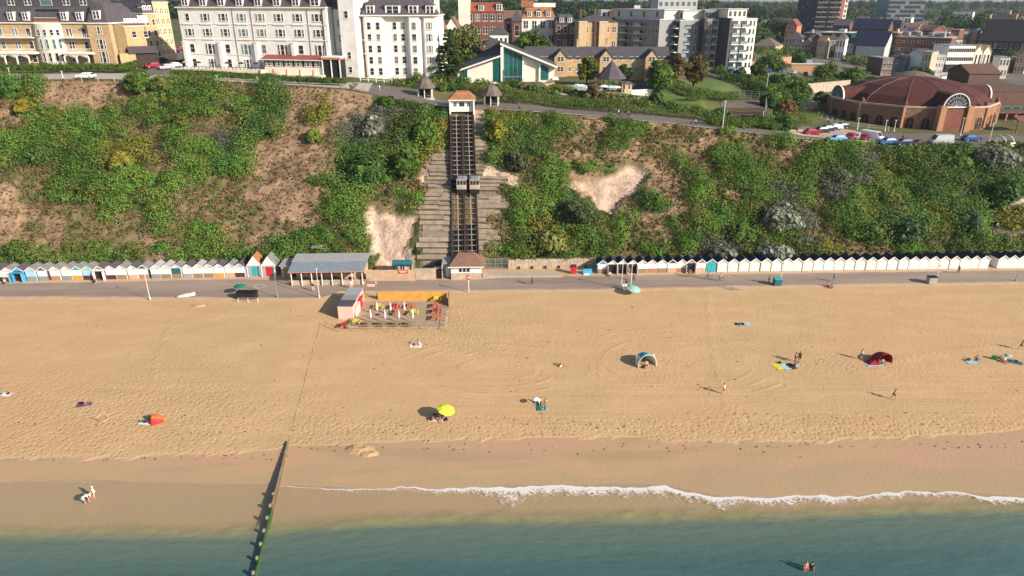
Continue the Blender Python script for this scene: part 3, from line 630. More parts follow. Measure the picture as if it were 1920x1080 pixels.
for px, kd, up, lo, wl, lb in LH: hut(HM1, px, lb, kd, GL, up, lo, random.choice(['felt', 'felt', 'slate', 'panel_grey']), wl, door='blue' if wl == 'blue' else None)
HMB = hut_meshes(2.7, 3.0, 2.3, 4.1)
def bighut(px, label, roof, dk, side):
    x0 = XatY(px, 127, 2.4); t = thing('beach_hut', label, 'beach hut', (x0, float(HUT(x0)) + .6, 0), ANG, 'two tall beach huts')
    recolor(ob('wall', HMB['wall'], t), 'panel_grey'); recolor(ob('roof', HMB['roof'], t), roof)
    MB().prism([(-1.35, 2.25), (1.35, 2.25), (0, 4.1)], -.10, -.03, 'white_lit', 'y').obj('gable_board', t)
    ob('bargeboard', HMB['bargeboard'], t)
    for s_ in (-1, 1): MB().box(s_ * 1.28 - .06, -.5, 0, s_ * 1.28 + .06, -.38, 2.3, 'white_lit').obj('post', t)
    MB().box(-.55, -.06, .1, -.02, -.01, 2.0, dk).box(.02, -.08, .1, .55, -.03, 2.0, dk).obj('door', t)
    ob('plinth', HMB['plinth'], t)
bighut(481, 'tall beach hut with orange brown roof and turquoise doors', 'tile_orange', 'turq', 0)
bighut(508, 'tall beach hut with grey roof and bright red doors', 'felt', 'red', 0)
RH = [(1130, 'shut', 'timber', 'turq', 'white hut with turquoise side wall opening the eastern row'), (1148.7, 'open', None, 'white', 'open hut with yellow posts, second in the eastern row'),
 (1167, 'open', None, 'cream', 'open cream hut standing behind the tall white lamp post'), (1186.6, 'open', None, 'white', 'open hut with purple curtain, fourth of the eastern row'),
 (1205, 'shut', 'timber', 'white', 'white hut with light timber gate, right of the purple curtain hut'), (1223, 'shut', 'orangebrick', 'white', 'white hut with reddish brown gate, second right of purple curtain hut'),
 (1242, 'shut', 'timber', 'white', 'white hut with timber gate, third right of the purple curtain hut'), (1261, 'shut', 'timber_pale', 'maroon', 'white hut with maroon side and pale gate in the eastern row'),
 (1279, 'shut', 'orangebrick', 'white', 'white hut with brown gate, second left of the open dark hut'), (1296, 'open', None, 'panel_grey', 'open hut with dark interior beside the pinkish hut'),
 (1315.8, 'shut', 'timber_pale', 'salmon', 'pinkish white hut directly left of the turquoise hut')]
for px, kd, lo, wl, lb in RH: hut(HM2, px, lb, kd, GR, None, lo, 'felt_dark', wl)
t = hut(HM2, 1335, 'hut with full turquoise front in the eastern row', 'door', GR, None, None, 'felt_dark', 'turq', 'turq')
words = 'first second third fourth fifth sixth seventh eighth ninth tenth eleventh twelfth thirteenth fourteenth fifteenth sixteenth seventeenth eighteenth nineteenth twentieth'.split()
words += ['twenty-' + w_ for w_ in words[:8]]
wx = [1354.7, 1375, 1396, 1416, 1437, 1456.6, 1477, 1495.5, 1516, 1536, 1555.5, 1575, 1594.7, 1614.5, 1635, 1655, 1674.7, 1696, 1714.6, 1733.5, 1752.7, 1772, 1792, 1811, 1829.7, 1847.4]
for i, px in enumerate(wx): hut(HM2, px + 1, f'plain white hut with dark roof, {words[i]} right of the turquoise hut', 'door', GR, None, None, 'felt_dark', random.choice(['white', 'cream', 'white']))
for i, px in enumerate((1883.7, 1902, 1920, 1939)): hut(HM2, px, f'plain white hut, {words[i]} after the gap in the eastern row', 'door', GR, None, None, 'felt_dark', 'white')
# blue windbreak before the open blue hut
p = on(28, 531); t = thing('canvas_windbreak', 'bright blue canvas windbreak before the open blue hut', 'windbreak', (p.x - .9, p.y, 0), ANG)
MB().box(-.05, 0, 0, 0, 1.6, 1.3, 'blue').obj('canvas_panel', t); MB().box(2.4, 0, 0, 2.45, 1.6, 1.3, 'blue').obj('canvas_panel', t); MB().box(-.05, .2, 1.85, 2.45, 1.6, 1.92, 'blue').obj('awning', t)
for x in (0, 2.4):
    for y in (0, 1.5): MB().bar((x, y, 0), (x, y, 1.9), .04, 'timber_pale').obj('post', t)
p = on(186, 526); t = thing('fabric_awning', 'white fabric awning over the open hut entrance', 'awning', (p.x - 1, p.y - .1, 0), ANG)
MB().poly([(0, 0, 1.95), (2.1, 0, 1.95), (2.1, 1.6, 2.3), (0, 1.6, 2.3), (0, 0, 1.99), (2.1, 0, 1.99), (2.1, 1.6, 2.34), (0, 1.6, 2.34)], [(0, 1, 2, 3), (7, 6, 5, 4), (0, 4, 5, 1), (1, 5, 6, 2), (3, 2, 6, 7), (0, 3, 7, 4)], 'white').obj('canopy', t)
for x in (.05, 2.05): MB().bar((x, .05, 0), (x, .05, 1.97), .03, 'metal').obj('pole', t)
# ---- seafront cafe
a, b_ = on(549, 535), on(681, 533); wdt = (b_ - a).length; ry = math.atan2(b_.y - a.y, b_.x - a.x)
t = thing('seafront_cafe', 'long single storey cafe with grey corrugated roof and open white veranda', 'cafe', a, ry)
MB().box(0, 3.2, 0, wdt, 6.4, 2.7, 'timber_pale').obj('wall', t)
MB().box(-.1, 0, 0, wdt + .1, .18, .95, 'stone').obj('parapet', t)
rf = MB(); rf.prism([(-.5, 2.75), (3.0, 3.35), (7.0, 3.6), (7.0, 3.72), (3.0, 3.48), (-.5, 2.87)], -.5, wdt + .5, 'grey_blue')
for i in range(int(wdt / .5)): rf.prism([(-.5, 2.88), (3.0, 3.49), (7, 3.73), (7, 3.77), (3.0, 3.53), (-.5, 2.92)], i * .5, i * .5 + .07, 'grey_blue')
rf.obj('roof', t); MB().prism([(3.02, 3.54), (7.1, 3.78), (7.1, 3.84), (3.02, 3.60)], -.6, wdt + .6, 'panel_grey').obj('roof_sheeting', t)
MB().box(-.5, -.56, 2.68, wdt + .5, -.5, 2.86, 'salmon').obj('fascia', t)
for i in range(8): x = i * wdt / 7; MB().box(x - .07, -.35, 0, x + .07, -.2, 2.75, 'white').obj('veranda_post', t)
for i in range(7):
    x = (i + .5) * wdt / 7; MB().box(x - wdt / 18, 3.12, 1.0, x + wdt / 18, 3.2, 2.3, 'glass').box(x - wdt / 18 - .06, 3.14, .94, x + wdt / 18 + .06, 3.18, 2.36, 'white').obj('window', t)
for i in range(5): o = MB().box(-.5, -.2, 0, .5, .2, .75, 'dark').box(-.8, -.6, 0, .8, -.5, .5, 'timber').obj('counter', t, (2 + i * 2.9, 1.9, 0))
p = on(528, 523); t = thing('flat_roofed_shed', 'small cream shed with grey flat roof between red hut and cafe', 'shed', p, ANG)
MB().box(0, .4, 0, 2.0, 4.4, 2.5, 'stone').obj('wall', t); MB().box(-.3, .2, 2.5, 2.3, 4.6, 2.65, 'panel_grey').obj('roof', t); MB().box(.5, .34, .1, 1.3, .4, 2.1, 'timber').obj('door', t)
# concrete hatch in the scrub above the cafe
p = G(593, 476); t = thing('concrete_hatch', 'small pale concrete box with dark opening in the scrub above cafe', 'hatch', (p.x - .8, p.y, p.z - .3), 0)
MB().box(0, 0, 0, .2, 1.4, 1.5, 'concrete').box(1.7, 0, 0, 1.9, 1.4, 1.5, 'concrete').box(-.1, -.1, 1.5, 2.0, 1.5, 1.7, 'concrete').obj('surround', t); MB().box(.2, 1.0, 0, 1.7, 1.2, 1.5, 'dark').obj('opening', t)
# ---- timber hoarding, tanks, lift yard
a, b_ = on(687, 527), on(779, 525); wdt = (b_ - a).length
t = thing('timber_hoarding', 'tall pale timber hoarding with a red banner between cafe and lift', 'fence', a, ANG * .5)
g = MB(); nb = 46
for i in range(nb): x = i * wdt / nb; g.box(x, -.02 * (i % 2), 0, x + wdt / nb - .02, .05, 2.25 + .05 * random.random(), 'timber_pale')
g.obj('boards', t); MB().box(0, .05, .5, wdt, .12, .6, 'timber').box(0, .05, 1.8, wdt, .12, 1.9, 'timber').obj('rail', t)
sg = MB().box(wdt * .66, -.07, 1.55, wdt * .86, -.03, 2.15, 'red').obj('banner', t)
MB().box(wdt * .68, -.085, 1.92, wdt * .84, -.07, 2.02, 'white').box(wdt * .70, -.085, 1.70, wdt * .82, -.07, 1.78, 'white').obj('lettering', sg)
for i, px in enumerate((744, 762)):
    p = on(px, 519); t = thing('storage_tank', ['dark teal tank behind the hoarding, nearer the cafe', 'dark teal tank behind the hoarding, nearer the lift'][i], 'tank', (p.x, p.y + 1.5, 0), ANG, 'teal tanks')
    MB().bar((-.95, 0, 2.3), (.95, 0, 2.3), .65, 'teal', n=14).obj('body', t, smooth=False); MB().box(-.8, -.5, 0, -.6, .5, 1.8, 'dark').box(.6, -.5, 0, .8, .5, 1.8, 'dark').obj('cradle', t)
p = on(779, 524); t = thing('stone_wall', 'cream rendered wall between timber hoarding and black bin store', 'wall', p, ANG)
MB().box(0, 0, 0, 4.0, .35, 2.1, 'stone').obj('wall_body', t); MB().box(-.05, -.05, 2.1, 4.05, .4, 2.2, 'concrete').obj('coping', t)
p = on(813, 523); t = thing('waste_container', 'black waste container with pale lid beside the lower lift station', 'container', p, ANG)
MB().prism([(0, .1), (0, 1.5), (.5, 1.9), (2.2, 1.9), (2.2, .1)], 0, 1.9, 'black').obj('body', t); MB().box(.1, .5, 1.9, 1.6, 1.5, 2.0, 'metal').obj('lid', t)
p = on(829, 523); t = thing('grey_cabin', 'narrow grey cabin left of the lower lift station', 'cabin', p, ANG)
MB().box(0, 0, 0, .18, 3.6, 2.9, 'timber_pale').obj('side_wall', t); MB().box(.2, 1.0, 0, 2.0, 4.0, 2.8, 'grey_blue').obj('wall', t); MB().box(0, .8, 2.8, 2.2, 4.2, 2.95, 'panel_grey').obj('roof', t); MB().box(.7, .94, .1, 1.5, 1.0, 2.1, 'white').obj('door', t)
# lower lift station
a = on(846, 524.5); b_ = on(903, 523); wdt = (b_ - a).length
t = thing('lower_lift_station', 'lower cliff lift station with brown hipped roof and white front', 'station', a, ANG)
MB().box(0, 0, 0, wdt, 4.6, 1.35, 'stone').obj('plinth_wall', t); up = MB().box(0, .02, 1.35, wdt, 4.6, 2.65, 'white_lit').obj('wall', t)
for i in range(3): MB().box(wdt / 2 - 1.35 + i * .75, -.05, 1.6, wdt / 2 - .8 + i * .75, .04, 2.35, 'glass').box(wdt / 2 - 1.40 + i * .75, -.03, 1.55, wdt / 2 - .75 + i * .75, .03, 2.4, 'white').obj('window', t)
rf = MB().hip(-.3, -.3, wdt + .3, 5.0, 2.72, 4.7, 1.9, 'tile_brown', 2.5, .2).obj('roof', t); MB().box(-.52, -.52, 2.62, wdt + .52, -.44, 2.8, 'white').obj('gutter', rf)
g = MB(); 
for i in range(16): x = -.4 + i * (wdt + .8) / 16; g.box(x, -.46, 2.50, x + .16, -.42, 2.64, 'dark')
g.obj('valance', rf)
# letter C sign on a lamp column in front of station
p = on(879, 548); t = thing('sign_post', 'white column carrying a round red letter C sign before the lift', 'sign', p, ANG)
MB().bar((0, 0, 0), (0, 0, 3.4), .07, 'cream').obj('pole', t)
g = MB()
for i in range(10):
    a0 = R(45 + i * 27); a1 = R(45 + (i + 1) * 27); g.poly([(r * math.cos(q), y, 3.0 + r * math.sin(q)) for y in (-.12, -.06) for q in (a0, a1) for r in (.24, .46)], [(0, 1, 3, 2), (6, 7, 5, 4), (1, 5, 7, 3), (0, 2, 6, 4), (0, 4, 5, 1), (2, 3, 7, 6)], 'red')
g.obj('letter_c', t, (-.0, 0, 0))
# railing and rubble wall right of the station
def railing(name, label, p0, p1, h, step, k, rails=2, cat='railing', r=.03, post='post', maxp=90, group=None):
    p0, p1 = Vector(p0), Vector(p1); t = thing(name, label, cat, p0, 0, group); d = p1 - p0; n_ = max(1, int(d.length / step))
    n_ = min(n_, maxp)
    for i in range(n_ + 1):
        q = d * (i / n_); zz = q.z; MB().box(q.x - r, q.y - r, zz - .1, q.x + r, q.y + r, zz + h, k).obj(post, t)
    g = MB()
    for j in range(rails): g.bar((0, 0, h * (1 - j / rails)), (d.x, d.y, d.z + h * (1 - j / rails)), r * .7, k, n=4)
    g.obj('rail', t); return t
a, b_ = on(905, 505, 0), on(953, 503.5, 0); t = thing('mesh_fence', 'dark mesh fence between the lower lift station and rubble wall', 'fence', a, ANG); wdt = (b_ - a).length
for i in range(5): MB().box(i * wdt / 4 - .04, -.04, 0, i * wdt / 4 + .04, .04, 2.4, 'grey').obj('post', t)
g = MB()
for i in range(34): x = i * wdt / 34; g.box(x, -.01, .15, x + .03, .01, 2.3, 'grey')
for z in (.2, 1.2, 2.25): g.box(0, -.015, z, wdt, .015, z + .04, 'grey')
g.obj('mesh_panel', t)
a, b_ = on(953, 504, 0), on(1118, 501, 0); t = thing('rubble_wall', 'low cream rubble retaining wall left of the eastern huts', 'wall', a, math.atan2(b_.y - a.y, b_.x - a.x)); wdt = (b_ - a).length
g = MB(); x = 0
while x < wdt - .1:
    w_ = random.uniform(.5, .9); w_ = min(w_, wdt - x); 
    for k_ in range(3): g.box(x + .01, random.uniform(-.06, .02), k_ * .62, x + w_ - .01, .6, k_ * .62 + .6 + (random.uniform(-.1, .1) if k_ == 2 else 0), 'stone')
    x += w_
g.obj('stonework', t)
for i in range(6): MB().box(2 + i * 2.7, -.35, 0, 2.35 + i * 2.7, -.02, .5, 'timber_dark').obj('block', t)
a, b_ = on(905, 521, 0), on(1052, 520, 0); t = thing('low_plinth', 'low pale kerb wall along the promenade right of the lift', 'kerb wall', a, math.atan2(b_.y - a.y, b_.x - a.x)); wdt = (b_ - a).length
MB().box(0, 0, 0, wdt, 1.6, .35, 'concrete').obj('slab', t); MB().box(-.02, -.03, .35, wdt, .25, .42, 'stone').obj('edging', t)
p = on(1075, 512.5); t = thing('refuse_bin', 'red box bin against the rubble wall', 'bin', p, ANG); MB().box(-.5, -.4, .1, .5, .4, 1.5, 'red').obj('body', t); MB().prism([(-.45, 1.5), (.45, 1.5), (.45, 1.75), (-.45, 1.6)], -.55, .55, 'maroon').obj('lid', t)
p = on(1102, 513); t = thing('blue_tarpaulin', 'small blue and white tarpaulin shelter beside the first eastern hut', 'tarpaulin', p, ANG)
MB().prism([(-.5, 0), (.6, 0), (.3, .9), (-.2, .7)], -1.0, .8, 'blue').obj('cover', t); MB().box(-.9, -.75, 0, .2, -.55, .25, 'white').obj('base_board', t)
# ---- stepped stone slopes beside the lift
def stepped(name, label, poly, seed):
    r_ = random.Random(seed); g = MB(); ys = np.arange(FOOT(-10) + .3, CRY(-10) - .2, 1.02)
    for y in ys:
        z = hzf(-14, y); 
        pxs = [q for q in range(770, 970, 2)]; ins = [q for q in pxs if inpoly(np.array([float(q)]), np.array([proj(XatY(q, y, z), y, z)[1]]), poly)[0]]
        if not ins: continue
        x0, x1 = XatY(ins[0], y, z) + r_.uniform(-.9, .5), XatY(ins[-1], y, z) + (r_.uniform(-.5, .9) if ins[-1] > 880 else 0)
        x = x0
        while x < x1:
            x2 = min(x1, x + r_.uniform(1.5, 6.5)); xm = (x + x2) / 2; za, zb = hzf(xm, y), hzf(xm, y + 1.0)
            zo = .12 + r_.uniform(-.10, .08)
            g.poly([(x, y, za + zo - .5), (x2, y, za + zo - .5), (x2, y, za + zo + .30), (x, y, za + zo + .30), (x, y + 1.04, zb + zo + .02), (x2, y + 1.04, zb + zo + .02), (x2, y + 1.04, zb - .5), (x, y + 1.04, zb - .5)],
                   [(3, 2, 5, 4), (4, 5, 6, 7), (0, 3, 4, 7), (1, 6, 5, 2)], r_.choice(['terrace2', 'terrace2', 'terrace3', 'terrace2', 'terrace3', 'terrace']))
            g.poly([(x, y - .004, za + zo - .5), (x2, y - .004, za + zo - .5), (x2, y - .004, za + zo + .30), (x, y - .004, za + zo + .30)], [(0, 1, 2, 3)], 'riser_shade' if r_.random() < .75 else 'terrace'); x = x2  # most risers coloured dark: overhang shadow painted along each ledge
    o = g.obj(name); tag(o, label, 'stone slope'); return o
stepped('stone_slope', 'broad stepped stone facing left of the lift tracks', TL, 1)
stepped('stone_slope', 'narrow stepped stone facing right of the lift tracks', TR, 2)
# ---- cliff lift
b0 = Vector(P(873, 486, 2.2)); t0 = Vector(PY(866.5, 214, 161.5)); d = t0 - b0; LEN = d.length
t = thing('lift_track', 'twin inclined cliff lift tracks on dark trestles between stone slopes', 'lift track', b0, -math.atan2(d.x, d.y))
dd = Vector((0, math.hypot(d.x, d.y), d.z)); uu = dd.normalized(); nn = Vector((0, -uu.z, uu.y))
def along(x, s_, h=0): v = uu * s_ + nn * h; return Vector((x, v.y, v.z))
for nm, x, wd, k, hh_ in [('stringer', -2.65, .10, 'rust', .45), ('stringer', 2.65, .10, 'rust', .45), ('stringer', -.12, .09, 'rust', .45), ('stringer', .12, .09, 'rust', .45), ('running_rail', -2.25, .05, 'rust', .15), ('running_rail', -.55, .05, 'rust', .15),
                     ('running_rail', .55, .05, 'rust', .15), ('running_rail', 2.25, .05, 'rust', .15), ('haul_cable', -1.35, .05, 'concrete', .05), ('haul_cable', 1.35, .05, 'concrete', .05)]:
    MB().obox(along(x, LEN / 2, .1 if nm != 'stringer' else 0), (wd, 0, 0), uu * LEN / 2, nn * hh_ / 2, k).obj(nm, t)
MB().obox(along(0, LEN / 2, -.55), (2.72, 0, 0), uu * LEN / 2, nn * .12, 'black').obj('shade_bed', t)  # black sheet: shade of the void and old timber in one colour
ns = int(LEN / 1.3)
for i in range(ns):
    s_ = (i + .5) * LEN / ns
    g = MB().obox(along(-1.35, s_, -.05), (1.2, 0, 0), uu * .075, nn * .10, 'terrace').obox(along(1.35, s_, -.05), (1.2, 0, 0), uu * .075, nn * .10, 'terrace').obj('sleeper', t)
for i in range(0, ns, 2):
    s_ = (i + .5) * LEN / ns; g = MB()
    for x in (-2.6, 0, 2.6): q = along(x, s_); g.box(x - .09, q.y - .09, q.z - 2.6, x + .09, q.y + .09, q.z, 'rust')
    q = along(0, s_); g.bar((-2.6, q.y, q.z - 1.3), (-.3, q.y, q.z - .2), .06, 'rust', n=4).bar((.3, q.y, q.z - 1.3), (2.6, q.y, q.z - .2), .06, 'rust', n=4); g.obj('trestle', t)
for i, (x, lb) in enumerate([(-1.38, 'cream cliff lift car halfway up the western track'), (1.38, 'cream cliff lift car halfway up the eastern track')]):
    q = along(x, LEN * (.445), .2); wq = b0 + Vector((q.x * math.cos(-math.atan2(d.x, d.y)), q.y, q.z))
    c = thing('lift_car', lb, 'lift car', wq, 0, 'two cliff lift cars')
    MB().prism([(-1.3, -.75), (-1.3, .15), (1.3, 1.6), (1.3, 1.0)], -1.0, 1.0, 'dark').obj('underframe', c)
    MB().box(-1.02, -1.3, .25, 1.02, 1.2, 1.2, 'stone').box(-1.02, -1.3, 2.1, 1.02, 1.2, 2.35, 'panel_grey').obj('body', c)
    for xx in (-.98, -.33, .33, .98): MB().box(xx - .05, -1.28, 1.2, xx + .05, -1.2, 2.1, 'stone').obj('pillar', c)
    for xx in (-.65, 0, .65): MB().box(xx - .27, -1.26, 1.2, xx + .27, -1.22, 2.1, 'glass').obj('window', c)
    for s2 in (-1, 1): MB().box(s2 * .98 - .02, -1.15, 1.2, s2 * .98 + .02, 1.1, 2.1, 'glass').obj('side_window', c)
    MB().prism([(-1.08, 2.35), (1.08, 2.35), (.8, 2.58), (-.8, 2.58)], -1.36, 1.26, 'grey', 'y').obj('roof', c)
    MB().box(-.7, -1.34, .45, .7, -1.3, .9, 'panel_grey').obj('front_panel', c)
# upper station
q = t0; t = thing('upper_lift_station', 'white upper cliff lift station with rusty orange hipped roof', 'station', (q.x, q.y - .2, q.z - .2), -math.atan2(d.x, d.y) * .5)
MB().box(-2.75, 2.6, -1.2, 2.75, 6.4, 3.4, 'white_lit').box(-2.57, .5, .7, 2.57, 2.59, 3.38, 'white_lit').obj('wall', t)
for s_ in (-1, 1): MB().box(s_ * 2.72 - .14, -.2, -2.2, s_ * 2.72 + .14, 2.6, 3.4, 'white_lit').obj('side_wall', t)
for x in (-1.75, -1.35, -.45, -.15, .15, .45, 1.35, 1.75): MB().box(x - .12, .44, 1.9, x + .12, .49, 2.8, 'glass').obj('window', t)
MB().box(-.62, 2.50, -.4, .62, 2.59, 1.6, 'panel_grey').obj('gate', t)
rf = MB().hip(-2.95, -.2, 2.95, 6.6, 3.4, 5.0, 1.7, 'tile_orange', 2.3, .15).obj('roof', t); MB().box(-3.12, -.36, 3.26, 3.12, -.3, 3.46, 'white').obj('gutter', rf)
MB().box(-2.55, 1.4, -1.0, 2.55, 2.5, .3, 'timber').obj('landing', t)
g = MB(); 
for i in range(9): g.box(-2.5 + i * .62, 1.2, -.9, -2.2 + i * .62, 1.35, .7 - .12 * (i % 3), 'rust')
g.obj('winding_gear', t)
MB().box(-6.2, 3.2, -1.5, -2.9, 6.0, 1.9, 'white').box(-6.4, 3.0, 1.9, -2.9, 6.2, 2.05, 'panel_grey').obj('annex', t)
MB().box(2.9, 1.0, -.9, 5.6, 4.5, -.3, 'timber_pale').obj('side_platform', t)
# ---- kiosk terrace on the sand
def on_sand(px, py): return G(px, py)
p = on_sand(634, 598.5); q = on_sand(662, 598.5); wdt = (q - p).length; dpth = (P(640, 560, 2.3) - p).y
t = thing('beach_kiosk', 'pink beach kiosk with grey roof panels beside the table terrace', 'kiosk', (p.x + .1, p.y, p.z - .05), -.03); LK = 7.6
MB().box(0, 0, 0, wdt, LK, 2.5, 'pink').obj('wall', t)
MB().box(-.1, -.1, 2.5, wdt + .1, LK * .33, 2.62, 'slate').obj('roof', t); MB().box(-.05, LK * .33, 2.5, wdt + .05, LK * .62, 2.7, 'grey').obj('roof_panel', t); MB().box(.1, LK * .62, 2.5, wdt + .15, LK, 2.78, 'panel_grey').obj('roof_panel', t)
MB().box(wdt, .4, 0, wdt + .5, 3.3, 2.0, 'pink').obj('serving_shelf', t); MB().box(wdt, 3.4, .3, wdt + .45, 5.2, 2.2, 'red').obj('drinks_cabinet', t)
MB().box(-.06, 1.0, .1, 0, 2.0, 2.1, 'white').obj('door', t); MB().box(wdt + .02, 5.5, 1.0, wdt + .08, 7.0, 1.9, 'glass').obj('window', t)
DZ = max(hzf(p.x + 8, y_) for y_ in (104, 106, 108, 110, 112)) + .10
t = thing('notice_board', 'tall pale yellow board standing beside the pink kiosk', 'board', P(668, 560, DZ), .2); MB().box(-.9, 0, 0, .9, .1, 2.0, 'yellow').obj('board', t); MB().box(-.8, -.4, 0, .8, -.3, .8, 'cream').obj('shelf', t)
g = MB(); a = P(655, 617, DZ); pts = [(655, 612), (800, 618), (842, 618), (842, 566), (708, 566), (672, 566)]
q = [P(x, y, DZ) for x, y in pts]; dk = MB(); y0, y1 = q[0].y, q[4].y; xL = q[5].x; xR = q[3].x + .1
nb = 64
for i in range(nb): x = xL + (xR - xL) * i / nb; dk.box(x, y0 - .1, -.35, x + (xR - xL) / nb - .012, y1 + .3, 0, 'deck')
o = dk.obj('deck_terrace', None, (0, 0, DZ)); tag(o, 'greyish plank terrace laid on sand under the coloured tables', 'terrace deck')
def board_fence(label, p0, p1, h, k='gold', group=None, name='board_fence'):
    p0, p1 = Vector(p0), Vector(p1); L_ = (p1 - p0).length; t = thing(name, label, 'fence', p0, math.atan2(p1.y - p0.y, p1.x - p0.x), group); g = MB(); n_ = int(L_ / .3)
    for i in range(n_): g.box(i * L_ / n_, -.02 * (i % 2), 0, (i + 1) * L_ / n_ - .015, .04, h + random.uniform(-.03, .03), k)
    g.obj('boards', t); 
    for i in range(int(L_ / 3) + 1): MB().box(min(i * 3, L_ - .1), .04, 0, min(i * 3, L_ - .1) + .1, .14, h + .05, k).obj('post', t)
    return t
fz = DZ
board_fence('long golden board fence along the back of the table terrace', P(709, 562.5, fz), P(838, 561.5, fz), 1.55)
board_fence('golden fence return closing the terrace corner', P(842.5, 575, fz), P(842.5, 560, fz), 1.6, 'timber')
board_fence('short golden fence piece right of the pink kiosk', P(670, 561, fz), P(684, 560, fz), 1.5)
for px, lb in ((685, 'slim dark gate pole at the terrace entrance nearer the kiosk'), (707, 'slim dark gate pole where the golden fence begins')):
    t = thing('gate_post', lb, 'post', P(px, 556, 0), 0, 'terrace gate poles'); MB().box(-.08, -.08, 0, .08, .08, 2.7, 'timber').obj('shaft', t); MB().box(-.12, -.12, 2.7, .12, .12, 2.85, 'white').obj('cap', t)
t = thing('hanging_sign', 'red and white banner sign over the terrace entrance', 'sign', P(687, 556, 0), 0); s_ = MB().box(.1, -.03, 1.9, 2.05, .03, 2.5, 'salmon').obj('panel', t); MB().box(.3, -.05, 2.25, 1.85, -.03, 2.37, 'white').box(.45, -.05, 2.03, 1.7, -.03, 2.12, 'white').obj('lettering', s_)
# closed parasols and tables
PM = MB().bar((0, 0, 0), (0, 0, 2.6), .035, 'metal').mesh('pole'); PCm = MB().lathe([(.12, .85), (.17, 1.1), (.11, 1.8), (.05, 2.35), (.01, 2.45)], 'white_lit', n=8).mesh('closed_canopy'); PB = MB().lathe([(.32, 0), (.32, .1), (.06, .16)], 'dark').mesh('base')
rowsP = [('front', 696, 606), ('front', 723, 607), ('front', 749, 606.5), ('front', 775, 606), ('rear', 708, 592), ('rear', 733, 592), ('rear', 759, 591)]
for i, (r_, px, py) in enumerate(rowsP):
    k_ = ['first', 'second', 'third', 'last'][i % 4 if i < 4 else i - 4]
    if i == 6: k_ = 'last'
    t = thing('closed_parasol', f'{k_} closed white parasol in the {r_} row, counted from the kiosk', 'parasol', P(px, py - 2, DZ), 0, 'closed white parasols'); ob('pole', PM, t); ob('closed_canopy', PCm, t); ob('base', PB, t)
TT = MB().box(-.7, -.45, .70, .7, .45, .76, 'red').mesh('table_top'); TG = MB()
for x in (-.5, .5):
    TG.bar((x, -.35, 0), (x, .35, .7), .035, 'grey', n=4); TG.bar((x, .35, 0), (x, -.35, .7), .035, 'grey', n=4)
TG = TG.mesh('trestle_leg'); TBn = MB().box(-.7, -.14, .42, .7, .14, .46, 'red').mesh('bench')
def ptable(px, py, k, lb, rz=0, z=None):
    t = thing('picnic_table', lb, 'table', P(px, py, DZ if z is None else z), rz, 'coloured picnic tables'); recolor(ob('table_top', TT, t), k); ob('trestle_leg', TG, t)
    for s_ in (-1, 1): recolor(ob('bench', TBn, t, (0, s_ * .8, 0)), k)
for px, py, k, lb in [(710, 579, 'yellow', 'yellow table at the western end of the middle tables'), (740, 579, 'red', 'crimson table in the rear of the middle tables'), (746, 589, 'orange', 'orange table just below the crimson one, amid the parasols'),
                    (770, 578, 'orange', 'orange table furthest back in the middle tables'), (775, 590, 'yellow', 'yellow table above the last front parasol'),
                    (818, 565, 'yellow', 'yellow table by the fence corner, top of the eastern column'), (818, 577, 'orange', 'orange table, second down in the eastern column'), (817, 588, 'red', 'red table, third down in the eastern column'),
                    (817, 600, 'orange', 'orange table, lowest of the eastern column'), (667, 608, 'yellow', 'yellow table by the kiosk corner'), (645, 615, 'red', 'crimson table on the sand below the kiosk')]:
    ptable(px, py, k, lb, R(90) + random.uniform(-.1, .1), None if px > 660 else hzf(P(px, py, DZ).x, P(px, py, DZ).y))
for i, px in enumerate((688, 716, 742, 767)):
    t = thing('wooden_table', f'{words[i]} brown wooden table along the terrace front from the kiosk', 'table', P(px + 2, 611, DZ), 0, 'brown wooden tables'); MB().box(-.8, -.4, .7, .8, .4, .76, 'timber').obj('table_top', t)
    MB().bar((-.6, -.3, 0), (-.6, .3, .7), .04, 'timber', n=4).bar((.6, -.3, 0), (.6, .3, .7), .04, 'timber', n=4).obj('trestle_leg', t)
    for s_ in (-1, 1): MB().box(-.8, s_ * .75 - .12, .42, .8, s_ * .75 + .12, .46, 'timber').obj('bench', t)
railing('rope_railing', 'low dark rope railing along the terrace front', P(668, 619, DZ), P(800, 621, DZ), .9, 2.6, 'timber', 1, r=.025)
railing('rope_railing', 'dark railing beside the eastern table column', P(842.5, 619, DZ), P(842.5, 578, DZ), 1.0, 2.2, 'timber', 1, r=.05)
railing('rope_railing', 'low railing closing the eastern tables towards the sea', P(800, 617, DZ), P(840, 612, DZ), .9, 1.8, 'grey', 2, r=.03)
railing('rope_railing', 'dark rope railing on sand left of the kiosk', on_sand(610, 612), on_sand(636, 622), .8, 1.6, 'timber', 1, r=.04)
